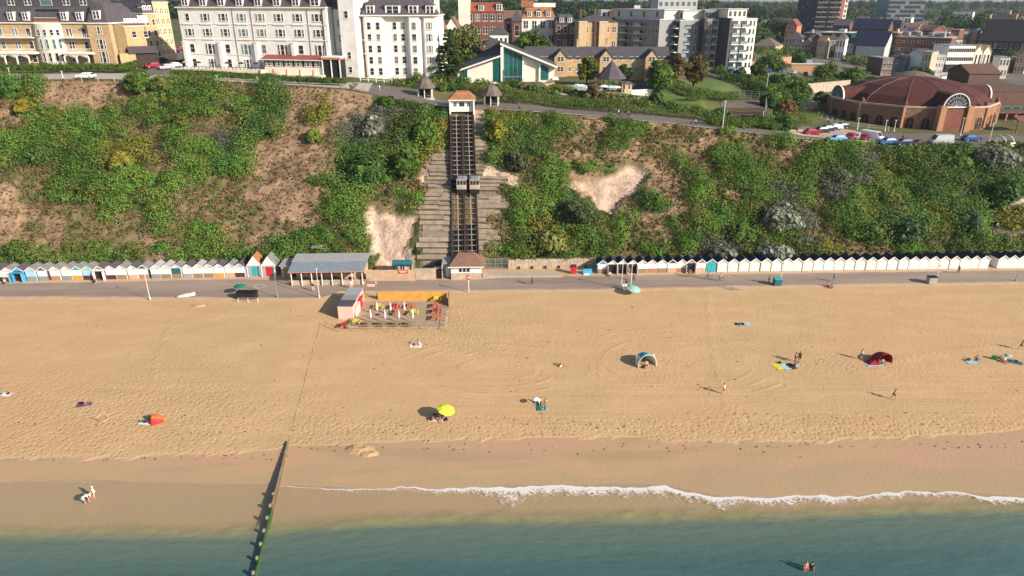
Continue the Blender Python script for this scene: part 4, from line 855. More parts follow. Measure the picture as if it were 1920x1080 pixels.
# ---- lamp columns
def lamp(px, py, h, lb, k='cream', z=0, head=True):
    t = thing('lamp_post', lb, 'lamp post', P(px, py, z) if z == 0 else G(px, py), 0, 'promenade lamp posts'); MB().bar((0, 0, 0), (0, 0, h), .065, k, .04).obj('pole', t); MB().lathe([(.13, 0), (.16, .35), (.09, .42)], k).obj('base', t)
    if head: MB().lathe([(.06, 0), (.17, .08), (.14, .26), (.04, .34)], 'grey_light', (0, 0, h)).obj('lantern', t)
lamp(281.5, 561.5, 5.2, 'cream lamp post by the sand edge below the teal shuttered hut'); lamp(599, 558, 5.4, 'cream lamp post standing in front of the cafe', 'white'); lamp(520.5, 557, 6.5, 'blue grey lamp post below the red doored hut', 'grey_blue')
lamp(1165, 541, 5.6, 'tall white lamp post before the third eastern hut', 'white'); lamp(1182, 546, 5.0, 'white lamp post beside the turquoise parasol', 'white'); lamp(1462.5, 534, 4.2, 'white lamp post beside the green bin', 'white'); lamp(1755, 529, 3.2, 'short white lamp post beside the dark bin', 'white')
lamp(1904, 527, 2.2, 'short dark bollard light near the frame edge', 'grey', 0, False)
# ---- bins, boat, racks
def bx(name, label, cat, px, py, dims, k, lid=None, z=0, rz=0, group=None):
    t = thing(name, label, cat, P(px, py, z), rz + ANG, group); a_, b2, c_ = dims
    MB().prism([(-b2 / 2 + .06, .08), (b2 / 2 - .06, .08), (b2 / 2, c_), (-b2 / 2, c_)], -a_ / 2, a_ / 2, k).obj('body', t); MB().prism([(-b2 / 2 - .04, c_), (b2 / 2 + .04, c_), (b2 / 2 + .04, c_ + .1), (0, c_ + .2), (-b2 / 2 - .04, c_ + .1)], -a_ / 2 - .03, a_ / 2 + .03, lid or k).obj('lid', t); return t
bx('wheelie_bin', 'large green bin beside a white lamp post on the promenade', 'bin', 1457, 534.5, (1.4, 1.1, 1.3), 'teal', 'turq'); bx('wheelie_bin', 'dark bin on the promenade near the eastern end', 'bin', 1745.5, 531, (1.5, 1.2, 1.3), 'panel_grey', 'dark')
for i, px in enumerate((455, 474)): bx('wheelie_bin', ['black mesh bin store below the green parasol', 'black mesh bin store right of the green parasol'][i], 'bin', px, 559, (1.7, 1.3, 1.25), 'dark', 'black', rz=.0, group='black bins')
railing('tubular_rail', 'white tubular rail in front of the black bins', P(447, 566, 0) + Vector((0, 0, -.15)), P(484, 566, 0) + Vector((0, 0, -.15)), .9, 1.3, 'white', 1, r=.03)
p = G(350, 556); t = thing('upturned_boat', 'silver grey upturned boat lying at the sand edge', 'boat', (p.x - .1, p.y, p.z + .1), .45)
g = MB(); prof = [(-1.6, .12), (-1.2, .38), (0, .52), (1.1, .46), (1.6, .32)]
for i in range(len(prof) - 1):
    (xa, ra), (xb, rb) = prof[i], prof[i + 1]
    for k_ in range(6):
        t0_, t1_ = math.pi * k_ / 6, math.pi * (k_ + 1) / 6
        g.poly([(xa, ra * math.cos(t0_), ra * math.sin(t0_)), (xa, ra * math.cos(t1_), ra * math.sin(t1_)), (xb, rb * math.cos(t1_), rb * math.sin(t1_)), (xb, rb * math.cos(t0_), rb * math.sin(t0_))], [(0, 1, 2, 3)], 'metal')
g.obj('hull', t); MB().bar((-1.6, 0, .1), (1.6, 0, .5), .05, 'white').obj('keel', t)
for i, (px, py) in enumerate(((1362, 543), (1375, 545))):
    t = thing('bike_rack', ['looped metal cycle rack on the sand edge', 'looped metal cycle rack nearer the drift fence'][i], 'cycle rack', G(px, py), .1, 'cycle racks')
    for j in range(5): MB().bar((j * .5, 0, 0), (j * .5, 0, .8), .03, 'metal', n=5).bar((j * .5, 0, .8), (j * .5 + .3, 0, .8), .03, 'metal', n=5).bar((j * .5 + .3, 0, .8), (j * .5 + .3, 0, 0), .03, 'metal', n=5).obj('hoop', t)
# ---- groyne
def groyne():
    A = G(541, 829); B = G(600, 606)
    t = thing('buried_groyne', 'barely buried line of old groyne planks running up the dry sand', 'groyne', (A.x, A.y, 0), 0, 'groyne line')
    v = Vector((B.x - A.x, B.y - A.y, 0)); n_ = 42; r_ = random.Random(3)
    for i in range(n_):
        if r_.random() < .12: continue
        q0 = v * (i / n_); q1 = v * ((i + .85) / n_); z0, z1 = hzf(A.x + q0.x, A.y + q0.y), hzf(A.x + q1.x, A.y + q1.y); hgt = r_.uniform(.0, .045)
        c = (q0 + q1) / 2 + Vector((r_.uniform(-.06, .06), 0, (z0 + z1) / 2 + hgt - .15)); hv = (q1 - q0) / 2; hv.z = (z1 - z0) / 2; MB().obox(c, hv.normalized().cross(Vector((0, 0, 1))) * .04, hv, (0, 0, .15), 'timber').obj('plank', t)
    A = G(541, 830); Cn = P(474, 1085, -1.5)
    t = thing('timber_groyne', 'timber groyne running down the beach into the sea, weeded at its end', 'groyne', (A.x, A.y, 0), 0, 'groyne line')
    v = Vector((Cn.x - A.x, Cn.y - A.y, 0)) * 1.9; side = v.normalized().cross(Vector((0, 0, 1)))
    Ln = v.length; top = lambda s_: -1.68 - .006 * s_
    nseg = 14
    for i in range(nseg):
        s0, s1 = i * Ln / nseg, (i + 1) * Ln / nseg; k = 'groynewood' if s0 < 12 else 'weed'
        c = v.normalized() * (s0 + s1) / 2; c.z = top((s0 + s1) / 2) - 1.2; MB().obox(c, side * .06, v.normalized() * ((s1 - s0) / 2 - .03), (0, 0, 1.2), k).obj('planking', t)
    g = MB()
    MB().obox(v.normalized() * (12 / 2) + Vector((0, 0, top(6) + .03)), side * .09, v.normalized() * 6, (0, 0, .05), 'timber').obj('capping', t)
    n_ = int(Ln / 1.95)
    for i in range(n_):
        s_ = .5 + i * 1.95; c = v.normalized() * s_ + side * .19; h = .06 + (0 if s_ < 10 else .16); w_ = .05 if s_ < 10 else .12
        MB().obox((c.x, c.y, top(s_) - 1.1 + h / 2), side * w_, v.normalized() * w_, (0, 0, 1.1 + h / 2), 'groynewood' if s_ < 10 else 'khaki').obj('pile', t)
groyne()
# sand mounds
for i, (px, py, s_, lb) in enumerate([(675, 842, 1.3, 'dug sand mound with hollow by the wet sand'), (692, 850, .9, 'smaller dug sand mound beside the hollow'), (372, 573, 1.0, 'low sand hump near the promenade')]):
    p = G(px, py); g = MB(); r_ = random.Random(i); g.lathe([(s_ * 1.3, -.1), (s_ * .9, .14 * s_), (s_ * .5, .26 * s_), (s_ * .15, .2 * s_)], 'terrace', n=10)
    g.v = [(x * 1.3 + r_.uniform(-.12, .12), y * .7 + r_.uniform(-.1, .1), z) for x, y, z in g.v]; mt_ = bpy.data.materials['sand']; g.mats = [mat('sand_mound', (.46, .30, .16), .95, .2, 1.5, .5, 5)]; o = g.obj('sand_mound', None, p); tag(o, lb, 'sand mound')
# heart drawn in the sand: a raised ridge
g = MB(); pts = []
c0 = G(192, 782)
for i in range(24):
    a = 2 * math.pi * i / 24; pts.append((1.25 * math.sin(a) ** 3 , .85 * (13 * math.cos(a) - 5 * math.cos(2 * a) - 2 * math.cos(3 * a) - math.cos(4 * a)) / 14))
ca_, sa_ = math.cos(-1.2), math.sin(-1.2); pts = [(x * ca_ - y * sa_, (x * sa_ + y * ca_)) for x, y in pts]
for i in range(24): (x0, y0), (x1, y1) = pts[i], pts[(i + 1) % 24]; g.bar((x0, y0, .02), (x1, y1, .02), .13, mat('sand_mound', (.46, .30, .16)), n=5)
o = g.obj('sand_heart', None, c0); tag(o, 'heart shape scraped as a ridge into the dry sand', 'sand drawing')
t_ = G(487, 537); g = MB()
for i in range(20):
    a0, a1 = 2 * math.pi * i / 20, 2 * math.pi * (i + 1) / 20; g.poly([(r * math.cos(q), r * 1.1 * math.sin(q), .006) for q in (a0, a1) for r in (.75, 1.05)], [(0, 1, 3, 2)], 'concrete')
tag(g.obj('road_marking', None, (t_.x, t_.y, 0)), 'faded white ring painted on the promenade tarmac', kind='structure')
r2 = np.random.default_rng(9); V, Fq = [], []
for i in range(420):
    u = r2.random(); px = r2.uniform(0, 1920); py = r2.choice([r2.uniform(575, 800), r2.normal(832, 5) if px > 560 else r2.normal(850, 4), r2.uniform(770, 815)]); q = P(px, py, -1.4); z_ = hzf(q.x, q.y) + .015; s_ = r2.uniform(.04, .14); a = r2.uniform(0, 3.1)
    for k_ in range(3):
        dx, dy = math.cos(a + k_) * s_, math.sin(a + k_) * s_; ox, oy = r2.uniform(-.12, .12, 2); o_ = len(V); V += [(q.x + ox - dx, q.y + oy - dy, z_), (q.x + ox + dy * .4, q.y + oy - dx * .4, z_ + .02), (q.x + ox + dx, q.y + oy + dy, z_ + .05), (q.x + ox - dy * .4, q.y + oy + dx * .4, z_ + .03)]; Fq.append((o_, o_ + 1, o_ + 2, o_ + 3))
tag(ob('beach_litter', arr_mesh('beach_litter', V, Fq, [M('timber_dark')])), 'scattered dark seaweed scraps and driftwood specks on the sand', kind='stuff')
# ================================================================ PEOPLE
def skin(nodes, edges, root, name, k, sub=1):
    me = bpy.data.meshes.new('tmp'); me.from_pydata([n_[0] for n_ in nodes], edges, []); o = bpy.data.objects.new('tmp', me); col.objects.link(o)
    md = o.modifiers.new('s', 'SKIN'); md.use_smooth_shade = True
    for i, n_ in enumerate(nodes): r_ = n_[1]; me.skin_vertices[0].data[i].radius = (r_, r_) if np.ndim(r_) == 0 else r_; me.skin_vertices[0].data[i].use_root = (i == root)
    o.modifiers.new('u', 'SUBSURF').levels = sub
    dg = bpy.context.evaluated_depsgraph_get(); m2 = bpy.data.meshes.new_from_object(o.evaluated_get(dg)); m2.name = name
    bpy.data.objects.remove(o); m2.materials.clear(); m2.materials.append(M(k)); return m2
def pose(kind, seed=0):
    r_ = random.Random(seed)
    if kind == 'stand': J = dict(pel=(0, 0, .95), wst=(0, 0, 1.12), che=(0, 0, 1.36), nk=(0, 0, 1.52), hd=(0, -.02, 1.64), tp=(0, -.01, 1.75), sL=(-.19, 0, 1.43), eL=(-.25, .02, 1.14), hL=(-.25, -.07, .90), sR=(.19, 0, 1.43), eR=(.25, .02, 1.14), hR=(.24, -.09, .91), kL=(-.11, -.02, .5), aL=(-.12, .03, .09), tL=(-.13, -.14, .04), kR=(.11, -.02, .5), aR=(.12, .03, .09), tR=(.13, -.14, .04), pL=(-.10, 0, .90), pR=(.10, 0, .90))
    if kind == 'walk': J = dict(pel=(0, 0, .93), wst=(0, -.02, 1.10), che=(0, -.05, 1.34), nk=(0, -.07, 1.50), hd=(0, -.10, 1.62), tp=(0, -.10, 1.73), sL=(-.19, -.05, 1.41), eL=(-.24, .12, 1.15), hL=(-.22, .08, .92), sR=(.19, -.05, 1.41), eR=(.24, -.14, 1.16), hR=(.20, -.30, 1.02), kL=(-.10, -.22, .55), aL=(-.11, -.28, .12), tL=(-.11, -.44, .07), kR=(.10, .10, .50), aR=(.11, .38, .16), tR=(.11, .28, .04), pL=(-.10, 0, .88), pR=(.10, 0, .88))
    if kind == 'sit': J = dict(pel=(0, 0, .15), wst=(0, .06, .30), che=(0, .12, .52), nk=(0, .12, .68), hd=(0, .08, .80), tp=(0, .08, .91), sL=(-.18, .12, .60), eL=(-.27, .28, .36), hL=(-.28, .34, .08), sR=(.18, .12, .60), eR=(.26, -.04, .38), hR=(.20, -.26, .36), kL=(-.14, -.42, .36), aL=(-.14, -.72, .09), tL=(-.14, -.86, .05), kR=(.14, -.45, .30), aR=(.15, -.82, .09), tR=(.15, -.95, .12), pL=(-.10, -.02, .13), pR=(.10, -.02, .13))
    if kind == 'lie': J = dict(pel=(0, 0, .13), wst=(0, .18, .13), che=(0, .42, .14), nk=(0, .58, .14), hd=(0, .70, .16), tp=(0, .81, .15), sL=(-.19, .48, .13), eL=(-.34, .66, .08), hL=(-.20, .82, .07), sR=(.19, .48, .13), eR=(.28, .22, .09), hR=(.26, -.02, .07), kL=(-.11, -.44, .12), aL=(-.12, -.85, .07), tL=(-.13, -.97, .10), kR=(.13, -.42, .16), aR=(.14, -.82, .07), tR=(.16, -.95, .10), pL=(-.10, -.05, .12), pR=(.10, -.05, .12))
    if kind == 'bend': J = dict(pel=(0, .12, .85), wst=(0, 0, .98), che=(0, -.22, 1.06), nk=(0, -.38, 1.06), hd=(0, -.49, 1.03), tp=(0, -.58, .98), sL=(-.18, -.27, 1.05), eL=(-.2, -.36, .78), hL=(-.16, -.45, .52), sR=(.18, -.27, 1.05), eR=(.2, -.34, .78), hR=(.14, -.42, .50), kL=(-.12, -.06, .46), aL=(-.13, .04, .09), tL=(-.13, -.12, .04), kR=(.13, -.04, .46), aR=(.14, .06, .09), tR=(.14, -.10, .04), pL=(-.1, .12, .80), pR=(.1, .12, .80))
    if kind == 'cycle': J = dict(pel=(0, .18, .98), wst=(0, .10, 1.13), che=(0, -.04, 1.34), nk=(0, -.12, 1.48), hd=(0, -.18, 1.58), tp=(0, -.19, 1.69), sL=(-.18, -.06, 1.39), eL=(-.24, -.28, 1.22), hL=(-.22, -.48, 1.06), sR=(.18, -.06, 1.39), eR=(.24, -.28, 1.22), hR=(.22, -.48, 1.06), kL=(-.11, -.22, .82), aL=(-.12, -.06, .46), tL=(-.12, -.20, .40), kR=(.11, -.14, .62), aR=(.12, .02, .22), tR=(.12, -.13, .18), pL=(-.1, .16, .93), pR=(.1, .16, .93))
    return {k: Vector(v) for k, v in J.items()}
ORD = ['pel', 'wst', 'che', 'nk', 'hd', 'tp', 'sL', 'eL', 'hL', 'sR', 'eR', 'hR', 'kL', 'aL', 'tL', 'kR', 'aR', 'tR', 'pL', 'pR']
RAD = dict(pel=(.15, .11), wst=(.125, .095), che=(.155, .11), nk=.052, hd=(.085, .105), tp=(.06, .07), sL=.062, eL=.042, hL=.03, sR=.062, eR=.042, hR=.03, kL=.060, aL=.04, tL=.035, kR=.060, aR=.04, tR=.035, pL=.09, pR=.09)
EDG = [('pel', 'wst'), ('wst', 'che'), ('che', 'nk'), ('nk', 'hd'), ('hd', 'tp'), ('che', 'sL'), ('sL', 'eL'), ('eL', 'hL'), ('che', 'sR'), ('sR', 'eR'), ('eR', 'hR'), ('pel', 'pL'), ('pL', 'kL'), ('kL', 'aL'), ('aL', 'tL'), ('pel', 'pR'), ('pR', 'kR'), ('kR', 'aR'), ('aR', 'tR')]
PMESH = {}
def person_meshes(kind):
    if kind in PMESH: return PMESH[kind]
    J = pose(kind); nodes = [(J[k], RAD[k]) for k in ORD]; ix = {k: i for i, k in enumerate(ORD)}; E = [(ix[a], ix[b]) for a, b in EDG]
    for s_ in 'LR':
        fa = (J['h' + s_] - J['e' + s_]).normalized(); sd_ = fa.cross(Vector((0, 1, .3))).normalized(); h_ = J['h' + s_]; base = ix['h' + s_]
        pm = len(nodes); nodes.append((h_ + fa * .07, .026)); E.append((base, pm))
        for j, (o_, l_) in enumerate([(-.03, .07), (-.01, .085), (.01, .08), (.03, .065)]):
            n1 = len(nodes); nodes.append((h_ + fa * (.085 + l_ * .5) + sd_ * o_ * 1.2, .010)); nodes.append((h_ + fa * (.085 + l_) + sd_ * o_ * 1.3 + Vector((0, -.012, 0)), .008)); E += [(pm, n1), (n1, n1 + 1)]
        n1 = len(nodes); nodes.append((h_ + fa * .06 - sd_ * .05, .011)); E.append((base, n1))
    body = skin(nodes, E, 0, 'person', 'skin')
    # nose, ears
    def sub(keys, ed, gr, nm, k):
        nn_ = [(J[q] if isinstance(q, str) else q[0], tuple(np.array(RAD[q] if isinstance(q, str) else q[1]) + gr) if np.ndim(RAD[q] if isinstance(q, str) else q[1]) else (RAD[q] if isinstance(q, str) else q[1]) + gr) for q in keys]
        return skin(nn_, ed, 0, nm, k)
    mid = lambda a, b, t: J[a].lerp(J[b], t)
    shirt = sub(['wst', 'che', (mid('che', 'nk', .45), .075), 'sL', (mid('sL', 'eL', .75), .05), 'sR', (mid('sR', 'eR', .75), .05), (mid('pel', 'wst', .3), (.145, .105))], [(0, 1), (1, 2), (1, 3), (3, 4), (1, 5), (5, 6), (0, 7)], .018, 'shirt', 'white')
    shorts = sub(['pel', 'pL', (mid('pL', 'kL', .65), .075), 'pR', (mid('pR', 'kR', .65), .075)], [(0, 1), (1, 2), (0, 3), (3, 4)], .016, 'shorts', 'navy')
    trs = sub(['pel', 'pL', 'kL', (mid('kL', 'aL', .9), .045), 'pR', 'kR', (mid('kR', 'aR', .9), .045)], [(0, 1), (1, 2), (2, 3), (0, 4), (4, 5), (5, 6)], .018, 'trousers', 'navy')
    up = (J['tp'] - J['nk']).normalized(); hp = mid('hd', 'tp', .45) + Vector((0, .025, 0)) ; g = MB(); g.lathe([(.02, -.09), (.085, -.05), (.098, .02), (.075, .075), (.02, .10)], 'hair', n=10)
    q = Vector((0, 0, 1)).rotation_difference(up); g.v = [tuple(q @ Vector(v) + hp) for v in g.v]; hair = g.mesh('hair')
    f = MB(); f.lathe([(.012, -.02), (.014, 0), (.006, .02)], 'skin', n=6); f.lathe([(.011, -.008), (.012, .008)], 'dark', (-.03, 0, .025), 6); f.lathe([(.011, -.008), (.012, .008)], 'dark', (.03, 0, .025), 6); f.box(-.022, -.006, -.048, .022, .006, -.040, 'salmon')
    fc = mid('hd', 'tp', .1); fr = Vector((0, -1, 0)) if kind != 'lie' else Vector((0, 0, 1)); fr = (fr - up * fr.dot(up)).normalized(); sx = up.cross(fr)
    f.v = [tuple(fc + fr * (.088 - v[1] * 1) + sx * v[0] + up * v[2]) for v in f.v]; face = f.mesh('face')
    PMESH[kind] = dict(body=body, shirt=shirt, shorts=shorts, trousers=trs, hair=hair, face=face); return PMESH[kind]
def person(kind, loc, rz, label, top='white', low='shorts', lowk='navy', hair='hair', skn='skin', sc=1.0, group=None):
    pm = person_meshes(kind); o = ob('person', pm['body'], None, loc, rz); recolor(o, skn); tag(o, label, 'person', group); o.scale = (sc, sc, sc)
    if top: recolor(ob('shirt', pm['shirt'], o), top)
    if low: recolor(ob(low, pm[low], o), lowk)
    recolor(ob('hair', pm['hair'], o), hair); ob('face', pm['face'], o); return o
def wheel_mesh(r=.34):
    g = MB(); n = 16
    for i in range(n): a, b2 = 2 * math.pi * i / n, 2 * math.pi * (i + 1) / n; g.bar((0, r * math.cos(a), r * math.sin(a)), (0, r * math.cos(b2), r * math.sin(b2)), .022, 'tyre', n=4)
    for i in range(0, n, 2): a = 2 * math.pi * i / n; g.bar((0, 0, 0), (0, r * math.cos(a), r * math.sin(a)), .004, 'metal', n=3)
    return g.mesh('wheel')
WHM = wheel_mesh()
def bicycle(loc, rz, label):
    t = thing('bicycle', label, 'bicycle', loc, rz, 'bicycles'); 
    for y in (-.52, .52): ob('wheel', WHM, t, (0, y, .36))
    MB().bar((0, .52, .36), (0, .12, .34), .018, 'dark', n=5).bar((0, .12, .34), (0, .22, .9), .018, 'dark', n=5).bar((0, .52, .36), (0, .2, .82), .014, 'dark', n=5).bar((0, .2, .8), (0, -.36, .85), .02, 'dark', n=5).bar((0, .12, .34), (0, -.38, .75), .02, 'dark', n=5).bar((0, -.36, .95), (0, -.52, .36), .018, 'dark', n=5).obj('frame', t)
    MB().bar((-.26, -.44, 1.03), (.26, -.44, 1.03), .014, 'dark', n=5).bar((0, -.36, .92), (0, -.44, 1.03), .014, 'dark', n=5).obj('handlebar', t); MB().box(-.07, .08, .90, .07, .34, .95, 'dark').obj('saddle', t)
E90 = R(90)
# promenade people
person('walk', P(997, 534, 0), E90, 'person in dark clothes walking alone right of the letter sign', 'dark', 'trousers', 'dark')
for px, py, lb, tk in [(1350, 527, 'cyclist in white shirt riding along the promenade', 'white'), (1328, 524, 'cyclist in pale pink shirt below the turquoise hut', 'pink'), (1292, 519, 'cyclist in blue grey shirt before the open dark hut', 'grey_blue')]:
    q = P(px, py, 0); bicycle(q, E90, {1350: 'bicycle ridden by the white shirted cyclist', 1328: 'bicycle ridden below the turquoise hut', 1292: 'bicycle before the open dark hut'}[px]); person('cycle', q, E90, lb, tk, 'shorts', 'navy')
person('stand', P(1441, 532, 0), 1.2, 'person in black standing left of the green bin', 'dark', 'trousers', 'black'); person('walk', P(1563, 528, 0), -.8, 'person in grey walking above the seated pair', 'grey', 'trousers', 'grey_blue')
person('walk', P(1796, 513, 0), -1.2, 'person in dark clothes walking before the white huts', 'dark', 'trousers', 'navy'); person('stand', P(588, 546, 0), 0, 'person in pink trousers standing before the cafe', 'dark', 'trousers', 'pink')
person('stand', P(659, 541, 0), .5, 'person in white top at the eastern end of the cafe', 'white', 'trousers', 'pink'); person('walk', P(1188, 527, 0), 1.0, 'person in purple top walking by the two white lamp posts', 'purple', 'trousers', 'navy')
person('stand', P(1174, 540, 0), 0, 'person in black beside the white sandwich board', 'black', 'trousers', 'dark'); person('sit', G(1552, 538), .4, 'seated person in red at the sand edge', 'red', 'shorts', 'navy'); person('sit', G(1560, 539), -.3, 'seated person in blue beside the one in red', 'blue', 'trousers', 'grey')
person('sit', P(178, 529, 0), .3, 'person in dark red sitting before the awning hut', 'maroon', 'trousers', 'navy'); person('sit', P(186, 530, 0), -.5, 'person in black sitting before the awning hut', 'black', 'shorts', 'grey'); person('sit', P(9, 531, 0), .2, 'person in white cap sitting by the first western hut', 'white', 'trousers', 'black')
person('sit', P(1143, 517, 0), 0, 'person in white sitting before the second eastern hut', 'white', 'trousers', 'grey'); person('stand', P(1178, 516, 0), .2, 'person in red shorts before the open cream hut', 'khaki', 'shorts', 'red')
t = thing('sandwich_board', 'white sandwich board between the two white lamp posts', 'sign board', P(1171, 543, 0), .1); MB().prism([(-.35, 0), (-.3, 0), (0, 1.1), (-.04, 1.15)], -.4, .4, 'white').prism([(.35, 0), (.3, 0), (0, 1.1), (.04, 1.15)], -.4, .4, 'white').obj('panel', t)
# parasols
def parasol(loc, r_, k, lb, tilt=(0, 0), hgt=2.0, closed=False):
    t = thing('beach_parasol', lb, 'parasol', loc, 0); t.rotation_euler = (tilt[0], tilt[1], 0); g = MB(); n = 8; ring = [(r_ * math.cos(2 * math.pi * i / n), r_ * math.sin(2 * math.pi * i / n), hgt - r_ * .34) for i in range(n)]; ring2 = [(x * .55, y * .55, hgt - r_ * .10) for x, y, z in ring]
    g.poly([(0, 0, hgt)] + ring2 + ring, [(0, i + 1, (i + 1) % n + 1) for i in range(n)] + [(i + 1, n + i + 1, n + (i + 1) % n + 1, (i + 1) % n + 1) for i in range(n)], k); g.obj('canopy', t); MB().bar((0, 0, 0), (0, 0, hgt + .12), .025, 'metal').obj('pole', t)
parasol(P(452, 552, 0), 1.15, 'green_d', 'green parasol above the black bins'); parasol(G(1185, 551), 1.3, 'mint', 'turquoise parasol leaning at the sand edge beside lamp post', (R(10), R(12)), 1.6)
parasol(G(832, 785), 1.25, 'lime', 'lime yellow beach parasol shading a group on the sand', (R(6), R(14)), 2.0); parasol(G(1004, 760), .55, 'white', 'small white sunshade at the teal towel', (0, 0), 1.2)
# towels and bags
def towel(px, py, wd, lg, k, lb, rz=0, group=None):
    p = G(px, py); g = MB(); nx, ny = 5, 7; V = []
    for j in range(ny):
        for i in range(nx): x, y = (i / (nx - 1) - .5) * wd, (j / (ny - 1) - .5) * lg; V.append((x + random.uniform(-.02, .02), y + random.uniform(-.02, .02), .03 + random.uniform(0, .03) + (y * 0)))
    f = [(j * nx + i, j * nx + i + 1, (j + 1) * nx + i + 1, (j + 1) * nx + i) for j in range(ny - 1) for i in range(nx - 1)]; g.poly(V, f, k); o = g.obj('beach_towel', None, p, rz); tag(o, lb, 'towel', group); return o
def bag(px, py, k, lb, s_=.5):
    p = G(px, py); t = thing('beach_bag', lb, 'bag', p, random.uniform(0, 3)); MB().prism([(-s_ / 2, 0), (s_ / 2, 0), (s_ * .4, s_ * .7), (-s_ * .4, s_ * .7)], -s_ * .3, s_ * .3, k).obj('body', t)
    MB().bar((-s_ * .0, -s_ * .25, s_ * .7), (0, 0, s_), .02, 'dark', n=4).bar((0, 0, s_), (0, s_ * .25, s_ * .7), .02, 'dark', n=4).obj('strap', t)
# group under lime parasol
for i, (px, py, tk, lb) in enumerate([(812, 782, 'black', 'person in black lying left of the lime parasol'), (822, 784, 'maroon', 'person in maroon sitting under the lime parasol'), (829, 787, 'navy', 'person in navy sitting under the lime parasol')]): person('sit' if i else 'lie', G(px, py), random.uniform(-.5, .5), lb, tk, 'shorts', 'pink')
towel(816, 787, 1.8, 1.2, 'pink', 'pink towel beside the lime parasol'); bag(836, 788, 'navy', 'navy bag at the lime parasol foot'); bag(808, 788, 'maroon_w', 'dark red bag near the lime parasol')
towel(1014, 764, 1.3, 1.6, 'teal', 'teal towel beside the small white sunshade', .1); person('sit', G(1011, 757), .3, 'person in white sitting behind the teal towel', 'white', 'shorts', 'navy'); person('sit', G(1022, 758), -.6, 'person in pink sitting right of the teal towel', 'pink', 'shorts', 'dark')
towel(1021, 766, 1.0, 1.0, 'mint', 'mint mat overlapping the teal towel', .2); bag(1008, 756, 'green_d', 'green bag behind the teal towel')
person('lie', G(1050, 685), 1.2, 'person in brown lying on bare sand near the tyre rings', 'timber', 'shorts', 'dark'); person('lie', G(1057, 687), 1.5, 'person in white top lying near the tyre rings', 'white', 'shorts', 'timber')
person('lie', G(776, 646), .8, 'person in lilac lying below the table terrace', 'pink', 'shorts', 'purple'); person('sit', G(784, 647), -.8, 'person in white and black sitting below the table terrace', 'white', 'shorts', 'black'); towel(780, 648, 1.9, 1.5, 'white', 'pale towel below the table terrace')
person('lie', G(156, 758), 1.1, 'person in black lying alone on the western sand', 'black', 'shorts', 'maroon'); towel(158, 759, 1.0, 1.9, 'purple', 'purple towel under the lone sunbather', 1.9)
person('lie', G(15, 739), 1.7, 'person in pale blue lying near the frame edge', 'lightblue', 'shorts', 'navy'); towel(11, 740, .9, 1.8, 'white', 'white towel near the frame edge', 1.4)
# striped towels and standing couple
for px, k, lb in [(1459, 'yellow', 'yellow towel left of the blue towel'), (1472.5, 'lightblue', 'light blue towel between yellow and crimson towels'), (1483, 'maroon', 'crimson towel right of the blue towel')]: towel(px, 688 - (px == 1483), 1.15, 1.8, k, lb, .3)
bag(1493, 687, 'grey', 'grey bag right of the crimson towel', .8); bag(1462, 681, 'dark', 'dark bag above the yellow towel', .4)
person('stand', G(1490.5, 679), .5, 'dark skinned person in brown standing above crimson towel', 'timber', 'shorts', 'dark', 'hair', 'skin_d'); person('stand', G(1498, 678.5), -.6, 'person in dark red standing right of the couple', 'maroon', 'shorts', 'maroon_w', 'hair', 'skin_d')
person('walk', G(1357, 739), -1.9, 'person in white walking on the open sand', 'white', 'shorts', 'khaki', 'hair'); person('walk', G(1674.5, 749), 1.5, 'person in swimwear walking alone below the red tent', None, 'shorts', 'black', 'hair', 'skin')
person('lie', G(1392, 608), 1.4, 'person in crimson lying on the upper sand', 'maroon', 'shorts', 'navy'); towel(1397, 608, 1.4, 1.7, 'lightblue', 'pale blue towel on the upper sand', 1.5); towel(1388, 608, 1.0, 1.8, 'maroon', 'crimson towel on the upper sand', 1.5)
person('stand', G(1614, 674), -1.4, 'person in white top standing left of the red tent', 'white', 'shorts', 'navy')
# tents
def dome_tent(p, rz, a, b_, h, k, k2, lb, name='pop_up_tent', legs=False, sc2=.0):
    t = thing(name, lb, 'tent', p, rz); g = MB(); nu, nv = 12, 8; V = []
    for j in range(nv + 1):
        v = j / nv
        for i in range(nu + 1):
            u = math.pi * i / nu; q = 1 - .55 * v ** 2; V.append((-a * math.cos(u) * q, b_ * (v - .3), max(0, h * math.sin(u) ** .8 * (1 - v ** 2.2) ** .6 if v < 1 else 0)))
    for j in range(nv):
        for i in range(nu): o_ = j * (nu + 1) + i; 
    F1 = [(j * (nu + 1) + i, (j + 1) * (nu + 1) + i, (j + 1) * (nu + 1) + i + 1, j * (nu + 1) + i + 1) for j in range(nv) for i in range(nu)]
    mid_ = [f for n_, f in enumerate(F1) if 3 <= n_ % nu < 9]; sd = [f for n_, f in enumerate(F1) if not 3 <= n_ % nu < 9]
    g1 = MB().poly(V, sd, k); g1.obj('side_fabric', t, smooth=True); g2 = MB().poly(V, mid_, k2); g2.obj('top_fabric', t, smooth=True)
    rim = MB()
    for i in range(nu): rim.bar(V[i], V[i + 1], .05, k, n=5)
    rim.obj('rim', t); return t
t = dome_tent(G(1209, 682), R(12), 1.45, 3.0, 2.0, 'white', 'turq', 'large white beach shelter with a turquoise top', 'beach_shelter')
for s_ in (-1, 1): MB().prism([(-1.1, 0), (.2, 0), (.1, 1.5)], s_ * 1.42 - .03, s_ * 1.42 + .03, 'white').obj('side_flap', t)
person('sit', G(1212, 686), 0, 'person sitting inside the white beach shelter', 'pink', 'shorts', 'navy'); bag(1205, 690, 'dark', 'dark bag at the shelter entrance', .5)
